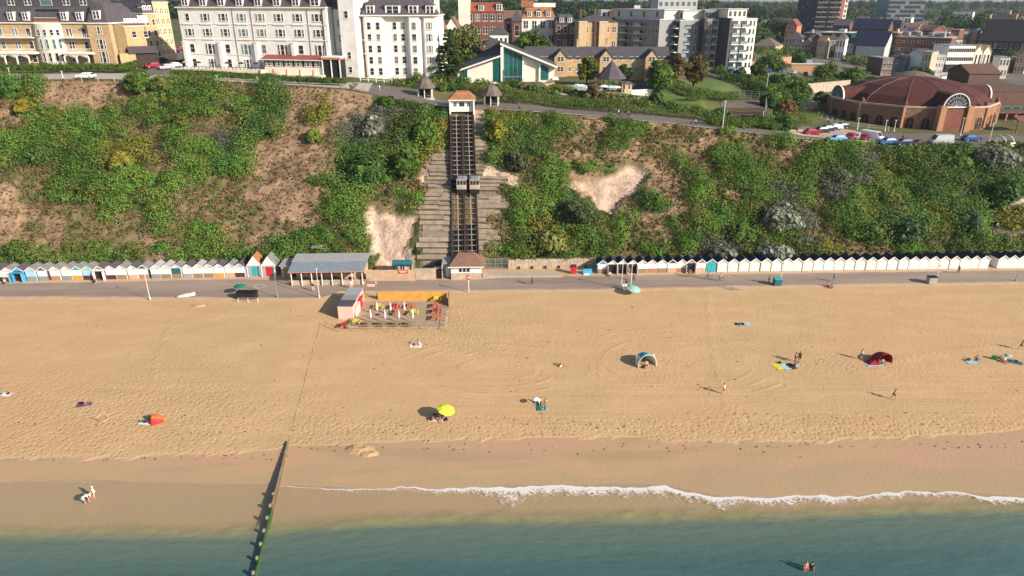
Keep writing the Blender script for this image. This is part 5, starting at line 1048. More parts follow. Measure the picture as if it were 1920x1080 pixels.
t = dome_tent(G(1652, 678), R(14), 1.35, 2.4, 1.7, 'crimson', 'crimson', 'crimson pop up tent with a long porch'); t2 = MB().poly([(-2.7, -.5, 0), (-2.7, .5, 0), (-.9, 1.0, 0), (-.9, -1.0, 0), (-1.9, 0, .55), (-.9, .45, 1.1), (-.9, -.45, 1.1)], [(0, 4, 1), (1, 4, 5, 2), (0, 3, 6, 4), (4, 6, 5), (3, 2, 5, 6)], 'crimson').obj('porch', t); 
towel(1640, 684, 2.6, 1.2, 'lightblue', 'pale groundsheet before the crimson tent', .1); person('sit', G(1655, 682), .2, 'person in khaki sitting at the crimson tent mouth', 'khaki', 'shorts', 'white'); person('lie', G(1645, 681), 1.4, 'person in black lying at the crimson tent', 'black', 'shorts', 'white')
dome_tent(G(293, 790), R(-70), .9, 1.4, 1.05, 'red', 'orange', 'small orange red pop up tent on the western sand'); person('sit', G(282, 789), .7, 'person in green sitting beside the small red tent', 'green_b', 'shorts', 'dark'); person('lie', G(272, 792), 1.3, 'person in dark green lying left of the small red tent', 'green_d', 'shorts', 'dark')
towel(275, 792, 1.2, 1.8, 'white', 'white towel beside the small red tent', 1.4); bag(285, 783, 'white', 'white bag behind the small red tent', .5)
# eastern groups
towel(1824, 678, 2.2, 1.3, 'lightblue', 'pale striped mat of the eastern sunbathers', .1); person('lie', G(1818, 676), 1.5, 'person in navy lying on the pale striped mat', 'navy', 'shorts', 'grey'); person('sit', G(1831, 676), .2, 'person in black sitting on the pale striped mat', 'black', 'shorts', 'khaki')
person('sit', G(1876, 677), .4, 'person in crimson sitting between two green items', 'maroon', 'shorts', 'pink'); person('sit', G(1883, 678), -.2, 'person in white sitting near the frame edge', 'white', 'shorts', 'maroon'); bag(1863, 673, 'green_b', 'bright green bag on the eastern sand', .8)
parasol(G(1888, 674), .6, 'mint', 'small mint sunshade on the eastern sand', (0, 0), .9); person('lie', G(1905, 678), 1.2, 'person in teal lying at the far eastern group', 'teal', 'shorts', 'navy'); towel(1903, 679, 1.2, 2.0, 'teal', 'teal towel of the far eastern group', 1.1)
person('walk', G(1913, 656), 1.4, 'person in grey walking in from the frame edge', 'grey', 'shorts', 'dark')
# waders
person('bend', (P(168, 941, SEAZ - .1)), 1.8, 'wading person in white and navy bending over the water', 'white', 'shorts', 'navy'); person('stand', P(178, 935, SEAZ - .15), -1.2, 'wading person in white with pale hat beside the bending one', 'white_lit', 'shorts', 'cream', 'cream')
person('bend', P(160, 944, SEAZ - .1), 2.2, 'wading person in cream nearest the open water', 'cream', 'shorts', 'lightblue', 'hair_f')
person('stand', P(1508, 1078, SEAZ - .55), .3, 'swimmer standing waist deep, pale skinned', None, 'shorts', 'red', 'hair_f'); person('stand', P(1518, 1079, SEAZ - .7), -.3, 'swimmer in dark top standing beside the pale one', 'dark', 'shorts', 'navy')
parasol(P(1505, 1074, SEAZ - .3), .36, 'pink', 'small pink swim float held beside the swimmers', (0, 0), .5) if False else None
# ================================================================ CLIFFTOP
def W(x, Y): z = hzf(x, Y); return Vector((x, Y, z))
def XY(px, Y, z=28): return XatY(px, Y, z)
# --- windows (shared meshes); origin bottom centre, faces -y
WC = {}
def win_mesh(w_, h, style='sash', fk='white_lit', gk='glass'):
    key = (round(w_, 2), round(h, 2), style, fk, gk)
    if key in WC: return WC[key]
    g = MB()
    def one(x0, x1):
        f = .07; g.box(x0, -.05, 0, x1, .02, f, fk).box(x0, -.05, h - f, x1, .02, h, fk).box(x0, -.05, f, x0 + f, .02, h - f, fk).box(x1 - f, -.05, f, x1, .02, h - f, fk)
        g.box(x0 + f, -.012, f, x1 - f, .01, h - f, gk)
        if style != 'plain': g.box(x0 + f, -.035, h * .5 - .03, x1 - f, -.014, h * .5 + .03, fk)
    if style == 'triple': one(-w_ / 2, -w_ / 2 + w_ * .22); one(-w_ * .2, w_ * .2); one(w_ / 2 - w_ * .22, w_ / 2)
    elif style == 'pair': one(-w_ / 2, -.06); one(.06, w_ / 2)
    else: one(-w_ / 2, w_ / 2)
    if style != 'plain': g.box(-w_ / 2 - .1, -.12, -.1, w_ / 2 + .1, -.02, 0, fk)
    WC[key] = g.mesh('window'); return WC[key]
def win(t, x, y, z, w_, h, style='sash', fk='white_lit', gk='glass', rz=0, name='window'): return ob(name, win_mesh(w_, h, style, fk, gk), t, (x, y, z), rz)
def dormer(t, x, y, z, w_, h, d_, wk='white_lit', rk='slate', pitched=False):
    g = MB().box(x - w_ / 2, y, z, x + w_ / 2, y + d_, z + h, wk); o = g.obj('dormer', t)
    if pitched: MB().gable(x - w_ / 2, y, x + w_ / 2, y + d_, z + h, z + h + w_ * .35, rk, .15, .1, 'y').obj('dormer_roof', o)
    else: MB().box(x - w_ / 2 - .15, y - .2, z + h, x + w_ / 2 + .15, y + d_, z + h + .16, rk).obj('dormer_roof', o)
    ob('dormer_window', win_mesh(w_ * .8, h * .8, 'pair'), o, (x, y - .01, z + h * .1)); return o
def chimney(t, x, y, z, h=2.2, k='cream', w_=.9, d_=.6):
    g = MB().box(x - w_ / 2, y - d_ / 2, z, x + w_ / 2, y + d_ / 2, z + h, k).box(x - w_ / 2 - .08, y - d_ / 2 - .08, z + h, x + w_ / 2 + .08, y + d_ / 2 + .08, z + h + .2, k); o = g.obj('chimney', t)
    p_ = MB()
    for i in range(3): p_.lathe([(.12, 0), (.09, .5)], 'tile_orange', (x - .25 + i * .25, y, z + h + .2), 6)
    p_.obj('chimney_pot', o); return o
def mansard(t, x0, y0, x1, y1, z0, h, ins, k='slate', name='roof', flat='grey'):
    o = MB().hip(x0, y0, x1, y1, z0, z0 + h, ins, k, ins).obj(name, t); return o
def front(p1, p2): d_ = p2 - p1; return math.atan2(d_.y, d_.x), math.hypot(d_.x, d_.y)
# ---------------- white hotel, western wing
zb = 31.5
p1 = Vector((XY(352, 207, zb), 207, zb)); p2 = Vector((XY(622, 197.5, zb), 197.5, zb)); rz, Wd = front(p1, p2)
HT = ztop(207, 15) - zb
t = thing('white_hotel', 'large white Victorian seafront hotel with slate mansard roof and terrace', 'hotel', p1, rz)
MB().box(0, 0, -3, Wd, 14, HT, 'white_lit').obj('wall', t)
MB().box(-.45, -.5, HT, Wd + .3, 14.3, HT + .35, 'cream').obj('cornice', t)
for z in (HT * .26, HT * .5, HT * .75): MB().box(-.1, -.12, z, Wd, -.001, z + .16, 'white').obj('string_course', t)
mansard(t, -.1, .1, Wd + .1, 13.8, HT + .35, 4.2, 2.2)
nb = 8; bw = Wd / nb
for i in range(nb):
    xc = (i + .5) * bw
    for j, zf in enumerate((.80, .56, .29)):
        st, ww = 'triple', bw * .50
        if i == 0 and j == 0: st, ww = 'sash', 1.2
        if j == 2 and i % 2 == 0: st, ww = 'sash', 1.5
        hh_ = 1.9 if j < 2 else (3.0 if i % 2 else 2.3)
        win(t, xc, -.02, HT * zf - (.6 if j == 2 and i % 2 else 0), ww, hh_, st, 'white', ('glass', 'glass', 'glass_curtain', 'glass', 'glass_blue')[(i * 3 + j * 5) % 5])
    for q in (.74, .50): MB().box(xc - bw * .32, -.22, HT * q + .0, xc + bw * .32, -.13, HT * q + .18, 'white').obj('window_hood', t)
    if i < 4: win(t, xc, -.02, .9, 2.2 if i % 2 else 1.3, 2.2, 'triple' if i % 2 else 'sash', 'white', 'glass')
    if i % 2 == 0: MB().box(i * bw + .3, -.9, -.5, i * bw + 1.3, -.001, HT * .46, 'white_lit').box(i * bw + .2, -1.0, HT * .46, i * bw + 1.4, -.001, HT * .46 + .2, 'white').obj('pilaster', t)
    dormer(t, xc - .3, .0 + .25, HT + .4, 2.2 if i < 7 else 2.8, 2.3, 2.6)
for i in (2, 4, 6): chimney(t, i * bw, 6, HT + 3.5, 2.6, 'white')
for i in (3, 4, 7): MB().box(i * bw + .1, -.16, -1, i * bw + .22, -.001, HT, 'grey').obj('downpipe', t)
MB().box(Wd - 1.2, -.2, -1, Wd - 1.02, -.001, HT, 'timber_dark').obj('downpipe', t)
# verandah of the western wing
vx0, vx1 = Wd * .60, Wd * .99
v = MB().prism([(-4.2, 3.5), (-.1, 4.4), (-.1, 4.55), (-4.2, 3.65)], vx0 - 1, vx1, 'copper').obj('verandah_roof', t); MB().box(vx0 - 1, -4.3, 3.42, vx1, -4.2, 3.64, 'white').obj('verandah_fascia', v)
MB().box(vx0, -3.7, -.5, vx1, -.9, 1.7, 'cream').obj('verandah_wall', t)
for i in range(6): x = vx0 + (i + .5) * (vx1 - vx0) / 6; win(t, x, -3.72, 1.9, 2.1, 1.35, 'triple', 'white', 'glass')
MB().box(vx0, -3.6, 1.7, vx1, -3.5, 3.4, 'glass').obj('verandah_glazing', t)
MB().box(-.5, -6.4, -2.5, Wd * .60, -.9, .85, 'cream').obj('terrace_base', t); MB().box(Wd * .6, -6.4, -2.5, Wd * 1.0, -3.7, -.2, 'cream').obj('terrace_step', t)
for i in range(5): MB().prism([(-6.9, -1.6), (-6.4, -1.6), (-6.4, 1.3), (-6.6, 1.3)], Wd * .60 + i * 3.9, Wd * .60 + i * 3.9 + .35, 'salmon').obj('terrace_pier', t)
g = MB(); 
for i in range(22): x = 1 + i * Wd * .6 / 23; g.box(x, -6.3, .85, x + .12, -6.2, 1.5, 'timber_dark')
g.box(.5, -6.3, 1.45, Wd * .59, -6.2, 1.55, 'timber_dark'); g.obj('terrace_railing', t)
for i in range(6): x = 2.5 + i * 4.4; o = MB().lathe([(.9, 1.9), (.5, 2.2), (.03, 2.4)], random.choice(['timber_dark', 'navy', 'khaki']), (x, -4.2, .4), 8).bar((x, -4.2, .85), (x, -4.2, 2.7), .04, 'grey', n=4).obj('terrace_shade', t)
# recessed centre and tower
xr = Wd
MB().box(xr + .3, 3.5, -3, xr + 3.8, 14, HT - .2, 'shade_white').obj('recess_wall', t); MB().box(xr + .3, 3.4, HT - .2, xr + 3.8, 14, HT + 2.4, 'slate').obj('recess_roof', t)
for z in (4.2, 7.8, 11.6): win(t, xr + 2.0, 3.48, z, 1.3, 2.0, 'sash', 'white', 'glass_blue')
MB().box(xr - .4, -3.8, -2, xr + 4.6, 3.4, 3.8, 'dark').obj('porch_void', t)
MB().box(xr - .6, -4.2, 3.8, xr + 4.8, 3.4, 4.3, 'salmon').box(xr - .6, -4.2, 4.3, xr + 4.8, 3.4, 4.55, 'white').obj('porch_roof', t)
for x in (xr - .5, xr + 2.0, xr + 4.5): MB().box(x - .12, -4.1, -2, x + .12, -3.85, 3.8, 'white_lit').obj('porch_column', t)
tx = xr + 3.9; MB().box(tx, -.6, -3, tx + 4.4, 13, HT + 6.5, 'white_lit').obj('tower', t)
win(t, tx + 2.1, -.62, HT - 2.4, 1.1, 1.8); win(t, tx + 2.1, -.62, 3.8, 1.0, 1.8); win(t, tx + 2.1, -.62, .2, 1.0, 1.6)
# eastern wing
zb2 = 30.0; q1 = Vector((XY(688, 199, zb2), 199, zb2)); q2 = Vector((XY(824, 198.5, zb2), 198.5, zb2)); rz2, W2 = front(q1, q2); H2 = ztop(199, 30) - zb2
t = thing('white_hotel', 'five storey white hotel wing with projecting bays beside the cedar tree', 'hotel', q1, rz2)
MB().box(0, 0, -3, W2, 14, H2, 'white_lit').obj('wall', t)
bays = [(.0, .30), (.36, .54), (.62, .80)]
MB().prism([(0, 0), (.9, -1.3), (5.3, -1.3), (6.2, 0)], -3, H2, 'white_lit', 'z').obj('bay', t)
MB().prism([(12.0, 0), (12.8, -1.2), (15.2, -1.2), (16, 0)], -3, H2, 'white_lit', 'z').obj('bay', t)
MB().prism([(16.2, 0), (16.8, -1.0), (19.4, -1.0), (W2, 0)], -3, H2, 'white_lit', 'z').obj('bay', t)
MB().box(-.4, -1.6, H2, W2 + .4, 14.2, H2 + .3, 'white').obj('cornice', t); mansard(t, -.2, -1.2, W2 + .2, 13.8, H2 + .3, 4.2, 2.4)
for z in (H2 * .40, H2 * .62): MB().box(-.2, -1.36, z, 6.2, -1.3, z + .15, 'white').obj('string_course', t); MB().box(12.7, -1.26, z, 15.3, -1.2, z + .15, 'white').obj('string_course', t)
for j in range(5):
    z = .9 + j * (H2 - 1.4) / 5
    for x, y, ww in ((1.9, -1.32, 1.1), (4.3, -1.32, 1.1), (8.6, -.02, 1.1), (10.8, -.02, 1.1), (14.0, -1.22, 1.2), (18.1, -1.02, 1.7)): win(t, x, y, z, ww, 1.9, 'sash' if ww < 1.5 else 'triple', 'white', ('glass', 'glass', 'glass_curtain', 'glass')[(j * 2 + int(x)) % 4])
for x, w_ in ((2.5, 2.2), (8.5, 4.0), (14, 2.6), (18.5, 2.4)): dormer(t, x, -.9, H2 + .35, w_, 2.4, 3.0)
chimney(t, W2 - .6, 5, H2, 5, 'white', 1.4)
# terrace bits
railing('white_balustrade', 'low white garden balustrade in front of the eastern hotel wing', G(676, 152), G(735, 156), 1.0, 2.0, 'white', 2, r=.08)
for px, lb in ((613, 'thin white flagpole by the hotel porch'), (643.5, 'tall white flagpole before the porch entrance')):
    t = thing('flagpole', lb, 'flagpole', G(px, 143), 0, 'hotel flagpoles'); MB().bar((0, 0, 0), (0, 0, 7.5), .07, 'white', .03).obj('pole', t); MB().lathe([(.14, 0), (.14, .4)], 'white').obj('base', t)
# ---------------- yellow hotel
zb = 33.0; p1 = Vector((XY(-70, 206, zb), 206, zb)); p2 = Vector((XY(226, 203, zb), 203, zb)); rz, Wd = front(p1, p2); HT = ztop(204.5, 44) - zb
t = thing('yellow_hotel', 'buff brick hotel with white arcade, bow front and dark mansard roofs', 'hotel', p1, rz)
MB().box(0, 0, -3, Wd, 13, HT, 'buff').obj('wall', t)
MB().box(-.3, -.4, HT, Wd + .3, 13.2, HT + .3, 'cream').obj('cornice', t)
mansard(t, -.1, -.1, Wd + .1, 13, HT + .3, 4.0, 1.6)
X = lambda px: (px + 70) / 296 * Wd
MB().box(2, 3.5, HT + 4.3, X(185), 12, HT + 6.9, 'slate').obj('upper_storey', t)
for px in (35, 66, 137, 168): win(t, X(px), 3.45, HT + 4.7, 2.0, 1.7, 'pair', 'white_lit', 'glass')
win(t, X(100), 3.45, HT + 4.6, 3.4, 2.0, 'plain', 'white', 'glass_blue')
MB().prism([(X(83), 0)] + [(X(83) + (X(133) - X(83)) * (.5 - .5 * math.cos(a)), -1.7 * math.sin(a)) for a in [R(20 + 14 * i) for i in range(11)]] + [(X(133), 0)], -2, HT, 'cream', 'z').obj('bow_front', t)
for j, (z, h) in enumerate(((1.0, 2.4), (HT * .40, 2.6), (HT * .72, 1.6))):
    for a in (35, 62, 90, 118, 145):
        aa = R(a); x = (X(83) + X(133)) / 2 - math.cos(aa) * (X(133) - X(83)) / 2; win(t, x, -1.76 * math.sin(aa) - .03, z, .85, h, 'sash', 'white_lit', 'glass' if j != 1 else 'glass_blue', rz=(R(90) - aa) * -.5)
MB().box(X(86), -.3, HT + .4, X(130), 3.0, HT + .6, 'salmon').obj('roof_balcony', t); g = MB()
for i in range(16): x = X(88) + i * (X(128) - X(88)) / 15; g.box(x - .03, -.25, HT + .6, x + .03, -.2, HT + 1.5, 'salmon')
g.box(X(88), -.26, HT + 1.45, X(128), -.18, HT + 1.55, 'white'); g.obj('balcony_railing', t)
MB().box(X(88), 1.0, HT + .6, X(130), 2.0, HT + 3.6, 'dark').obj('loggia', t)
for px in (-50, -20, 14, 45, 72, 142, 170): dormer(t, X(px), -.15, HT + .7, 1.9, 2.4, 2.6)
# arcade
for i, px in enumerate(range(-60, 200, 22)):
    if 84 < px < 130: continue
    MB().box(X(px) - .14, -3.0, -1.5, X(px) + .14, -2.72, 2.6, 'white_lit').obj('arcade_column', t)
MB().box(0, -3.1, 3.1, X(84), -.001, 3.5, 'cream').box(X(132), -3.1, 3.1, X(190), -.001, 3.5, 'cream').obj('arcade_deck', t)
g = MB()
for i, px in enumerate(range(-60, 180, 22)):
    if 80 < px + 11 < 134: continue
    x0, x1 = X(px) + .14, X(px + 22) - .14; n_ = 8; pts = [(x0, 3.1)] + [(x0 + (x1 - x0) * (.5 - .5 * math.cos(math.pi * k_ / n_)), 2.0 + .9 * math.sin(math.pi * k_ / n_)) for k_ in range(n_ + 1)] + [(x1, 3.1)]
    m_ = len(pts); g.poly([(a, -2.95, b2) for a, b2 in pts] + [(a, -2.8, b2) for a, b2 in pts], [(0, k_, k_ + 1) for k_ in range(1, m_ - 1)] + [(m_, m_ + k_ + 1, m_ + k_) for k_ in range(1, m_ - 1)] + [(k_, m_ + k_, m_ + k_ + 1, k_ + 1) for k_ in range(m_ - 1)], 'white_lit')
g.obj('arches', t)
for z in (3.5, HT * .66):
    for xa, xb in ((X(-60), X(82)), (X(134), X(186))):
        o = MB().box(xa, -1.7, z - .05 if z > 4 else z, xb, -.002, z + .15, 'white').obj('balcony', t); g = MB(); n_ = int((xb - xa) / .5)
        for i in range(n_): g.box(xa + i * .5, -1.65, z + .15, xa + i * .5 + .05, -1.6, z + 1.0, 'white')
        g.box(xa, -1.67, z + 1.0, xb, -1.58, z + 1.07, 'white'); g.obj('balcony_railing', o)
for px in (-45, -15, 18, 45, 70, 145, 172):
    for z in (.7, 4.2, HT * .70): win(t, X(px), -.02, z, 1.6 if px % 2 else 1.3, 2.1, 'pair' if px in (45, 145, -45) else 'sash', 'white_lit', 'glass' if px % 3 else 'glass_blue')
# eastern end bay with its own mansard
MB().box(X(186), -1.6, -3, X(226), 12, HT, 'buff').obj('end_bay', t); MB().box(X(184), -1.9, HT, X(228), 12.2, HT + .3, 'white').obj('end_bay_cornice', t)
MB().hip(X(187), -1.5, X(225), 11, HT + .3, HT + 5.2, 1.5, 'slate', 1.5).obj('end_bay_roof', t); dormer(t, X(206), -1.2, HT + 1.0, 2.2, 2.5, 2.4)
for z, h, w_ in ((.8, 3.0, 2.4), (HT * .40, 2.6, 2.4), (HT * .76, 1.9, 1.9)): win(t, X(206), -1.62, z, w_, h, 'triple', 'white_lit', 'glass')
# side ranges stepping back
for (x0, x1, Y0, tp, dep, wk, lb, rk, st) in [(226, 283, 207, 50, 16, 'buff', 'buff hotel side range with glazed roof lights, next to the end bay', 'slate', 3), (284, 306, 222, 26, 16, 'buff', 'tall narrow buff block with two round topped slate dormers', 'slate', 4), (304, 332, 232, 5, 18, 'buff_pale', 'pale buff block with stacked bay windows beside the white hotel', 'slate', 5)]:
    z0 = 33; p1 = Vector((XY(x0, Y0, z0), Y0, z0)); p2 = Vector((XY(x1, Y0 + 4, z0), Y0 + 4, z0)); rz, wd = front(p1, p2); h_ = ztop(Y0 + 2, tp) - z0
    t = thing('hotel_annexe', lb, 'hotel', p1, rz); MB().box(0, 0, -2, wd, dep, h_, wk).obj('wall', t); MB().box(-.2, -.25, h_, wd + .2, dep + .2, h_ + .25, 'cream').obj('cornice', t)
    MB().hip(-.1, -.1, wd + .1, dep, h_ + .25, h_ + 3.8, 1.8, rk, 1.8).obj('roof', t)
    if st == 3:
        for i in range(9): MB().obox((1.2 + i * .95, .75, h_ + 1.9), (.38, 0, 0), (0, .75, 1.0), (0, -.05, .04), 'white_lit').obj('roof_light', t)
        MB().box(0, -6.5, -2, wd * .5, -.01, 3.2, 'buff').obj('lower_range', t); MB().prism([(-7, 3.2), (-.01, 4.6), (-.01, 4.75), (-7, 3.35)], wd * .3, wd + 2, 'slate').obj('lower_roof', t); MB().box(wd * .5, -6.3, -2, wd + 1.8, -.01, 3.0, 'timber_dark').obj('timber_store', t)
        for x in (2, 5, 8): win(t, x, -.02, h_ * .7, 1.2, 1.8)
    else:
        n_ = 1 if st == 4 else 2
        for j in range(st):
            for i in range(n_ + 1): win(t, wd * (i + .5) / (n_ + 1), -.02, .8 + j * (h_ - 1) / st, .95, 1.7, 'sash' if st == 4 else 'pair')
        for i in range(2): dormer(t, wd * (.3 + .4 * i), .3, h_ + .5, 1.4, 1.9, 2, pitched=(st == 4))
# ---------------- glass fronted hall
zb = 28.2; Y0 = 200; X = lambda px: XY(px, Y0, 31)
p1 = Vector((X(853), Y0, zb)); t = thing('glazed_hall', 'modern hall with steep slate roofs, cream walls and teal glass bays', 'hall', p1, 0); o0 = X(853)
zz = lambda py: ztop(Y0, py) - zb; xx = lambda px: X(px) - o0
MB().prism([(xx(858), -2), (xx(941), -2), (xx(941), zz(108)), (xx(858), zz(133))], 0, 14, 'cream', 'y').obj('west_wall', t)
MB().prism([(xx(944), -2), (xx(1040), -2), (xx(1040), zz(127)), (xx(944), zz(87))], 1.5, 15, 'cream', 'y').obj('east_wall', t)
MB().poly([(xx(851), -1.2, zz(136)), (xx(941), -1.2, zz(105)), (xx(941), -1.2, zz(105) + .35), (xx(851), -1.2, zz(136) + .35), (xx(858), 13, zz(128)), (xx(941), 13, zz(84)), (xx(941), 13, zz(84) + .35), (xx(858), 13, zz(128) + .35)], [(0, 1, 2, 3), (7, 6, 5, 4), (3, 2, 6, 7), (0, 4, 5, 1), (0, 3, 7, 4), (1, 5, 6, 2)], 'slate_blue').obj('west_roof', t)
MB().poly([(xx(851), -1.25, zz(136)), (xx(941), -1.25, zz(105)), (xx(941), -1.25, zz(105) + .42), (xx(851), -1.25, zz(136) + .42), (xx(851), -1.6, zz(136)), (xx(941), -1.6, zz(105)), (xx(941), -1.6, zz(105) + .42), (xx(851), -1.6, zz(136) + .42)], [(0, 3, 2, 1), (4, 5, 6, 7), (3, 7, 6, 2), (0, 1, 5, 4), (1, 2, 6, 5), (0, 4, 7, 3)], 'white').obj('west_fascia', t)
for n_, (a, b2, c, e) in enumerate([(853, 130, 913, 79), (938, 84, 1045, 128)]):
    y = 13.2 if n_ == 0 else .0
    yz = (lambda py: ztop(Y0 + y, py) - zb)
    MB().poly([(xx(a), y, yz(b2)), (xx(c), y, yz(e)), (xx(c), y, yz(e) + .45), (xx(a), y, yz(b2) + .45), (xx(a), y + (1.2 if n_ == 0 else 15), yz(b2)), (xx(c), y + (1.2 if n_ == 0 else 15), yz(e)), (xx(c), y + (1.2 if n_ == 0 else 15), yz(e) + .45), (xx(a), y + (1.2 if n_ == 0 else 15), yz(b2) + .45)], [(0, 1, 2, 3), (7, 6, 5, 4), (3, 2, 6, 7), (0, 4, 5, 1), (0, 3, 7, 4), (1, 5, 6, 2)], 'white' if n_ == 0 else 'slate').obj('roof_verge' if n_ == 0 else 'east_roof', t)
MB().poly([(xx(938), -.3, zz(84)), (xx(1045), -.3, zz(128)), (xx(1045), -.3, zz(128) + .5), (xx(938), -.3, zz(84) + .5), (xx(938), -.02, zz(84)), (xx(1045), -.02, zz(128)), (xx(1045), -.02, zz(128) + .5), (xx(938), -.02, zz(84) + .5)], [(0, 1, 2, 3), (7, 6, 5, 4), (3, 2, 6, 7), (0, 4, 5, 1), (0, 3, 7, 4), (1, 5, 6, 2)], 'white').obj('east_fascia', t)
MB().prism([(xx(914), zz(97)), (xx(940), zz(92)), (xx(938), zz(84) + .3), (xx(914), zz(79) + 1)], 8.0, 13, 'slate', 'y').obj('clerestory', t)
for a, b2, ya, yb, l in ((863, 876, 134, 0, 0), (925, 940, 110, 0, 0)): MB().prism([(xx(a), zz(153)), (xx(b2), zz(153)), (xx(b2), zz(ya - (b2 - a) * .33)), (xx(a), zz(ya + 2))], -.12, -.01, 'glass_teal', 'y').obj('glazed_bay', t)
g = MB().prism([(xx(945), zz(154)), (xx(979), zz(154)), (xx(979), zz(105)), (xx(945), zz(91))], 1.0, 1.45, 'glass_teal', 'y')
for px in (953, 962, 970): g.box(xx(px) - .04, .94, zz(154), xx(px) + .04, 1.0, zz(91 + (px - 945) * .42), 'grey')
g.box(xx(945), .93, zz(145), xx(979), 1.0, zz(144), 'grey'); g.obj('glazed_bay', t)
MB().prism([(xx(1014), zz(150)), (xx(1029), zz(150)), (xx(1029), zz(128)), (xx(1014), zz(121))], 1.2, 1.47, 'glass_teal', 'y').obj('glazed_bay', t)
for px, tp in ((940.5, 88), (878, 131), (1012, 119), (981, 105)): MB().box(xx(px) - .25, -.4 if px == 940.5 else .9 if px > 900 else -.2, -2, xx(px) + .25, 1.2, zz(tp), 'white_lit').obj('pier', t)
MB().box(xx(850), -.4, -3, xx(1042), .9, zz(157), 'buff_pale').obj('base_wall', t)
MB().box(xx(1036), 0, zz(150), xx(1048), 5, zz(147), 'white').obj('canopy', t)
t = thing('garden_shed', 'low dark barrel roofed garden store before the glazed hall', 'shed', G(1000, 168), 0); MB().prism([(-4, -1), (4, -1), (3.4, 1.0), (2.2, 1.7), (-2.2, 1.7), (-3.4, 1.0)], 0, 3.5, 'thatch', 'y').obj('roof', t); MB().box(-3.5, -.1, -1, 3.5, 0, .8, 'timber_dark').obj('wall', t)
# ---------------- thatched looking shelters
def shelter(px, py, lb):
    p = G(px, py); t = thing('park_shelter', lb, 'shelter', p, random.uniform(-.1, .1), 'park shelters with steep roofs')
    MB().lathe([(2.55, 2.3), (2.6, 2.45), (1.3, 4.3), (.55, 4.75), (.3, 4.85)], 'thatch', n=8).obj('roof', t)
    for i in range(6): a = R(30 + 60 * i); MB().box(1.85 * math.cos(a) - .09, 1.85 * math.sin(a) - .09, -.3, 1.85 * math.cos(a) + .09, 1.85 * math.sin(a) + .09, 2.4, 'white').obj('post', t)
    MB().box(-1.5, .6, -.2, 1.5, .75, 2.2, 'dark').box(-.08, -.6, -.2, .08, 1.4, 2.2, 'dark').obj('partition', t); MB().box(-1.2, .0, .35, 1.2, .55, .45, 'timber').obj('bench', t); MB().lathe([(2.2, -.5), (2.2, 0.0)], 'concrete', n=12).obj('base', t)
shelter(798, 183, 'steep roofed park shelter left of the upper lift station'); shelter(922, 197, 'steep roofed park shelter right of the upper lift station')
# ---------------- buff terrace of houses
zb = 28.5; Y0 = 226; p1 = Vector((XY(985, Y0, zb), Y0, zb)); p2 = Vector((XY(1252, Y0 - 1, zb), Y0 - 1, zb)); rz, Wd = front(p1, p2); HT = ztop(Y0, 107) - zb; RT = ztop(Y0 + 5, 88) - zb
t = thing('brick_terrace', 'long two storey buff brick terrace with projecting gables and chimneys', 'terrace houses', p1, rz)
MB().box(0, 0, -2, Wd, 10, HT, 'buff').obj('wall', t); MB().gable(0, 0, Wd, 10, HT, RT, 'slate', .4, .15).obj('roof', t)
MB().prism([(0, HT), (10, HT), (5, RT)], 0, .3, 'buff').prism([(0, HT), (10, HT), (5, RT)], Wd - .3, Wd, 'buff').obj('gable_wall', t)
for px in (1050, 1134, 1218):
    x = (px - 985) / 267 * Wd; o = MB().prism([(x - 1.9, -2), (x + 1.9, -2), (x + 1.9, HT), (x, HT + 2.2), (x - 1.9, HT)], -2.4, -.001, 'buff', 'y').obj('gable_bay', t)
    MB().gable(x - 1.9, -2.4, x + 1.9, 5, HT + .05, HT + 2.25, 'slate', .2, .12, 'y').obj('gable_roof', o)
    for z in (.9, 3.9): ob('window', win_mesh(1.9, 1.5, 'pair'), o, (x, -2.42, z))
for px in (1016, 1024, 1068, 1083, 1101, 1110, 1151, 1163, 1182, 1193, 1232, 1244):
    for z in (.8, 4.0): win(t, (px - 985) / 267 * Wd, -.02, z, 1.0, 1.35, 'sash', 'white_lit', 'glass_blue')
for px in (1084, 1138): chimney(t, (px - 985) / 267 * Wd, 5, RT - .3, 2.4, 'buff')
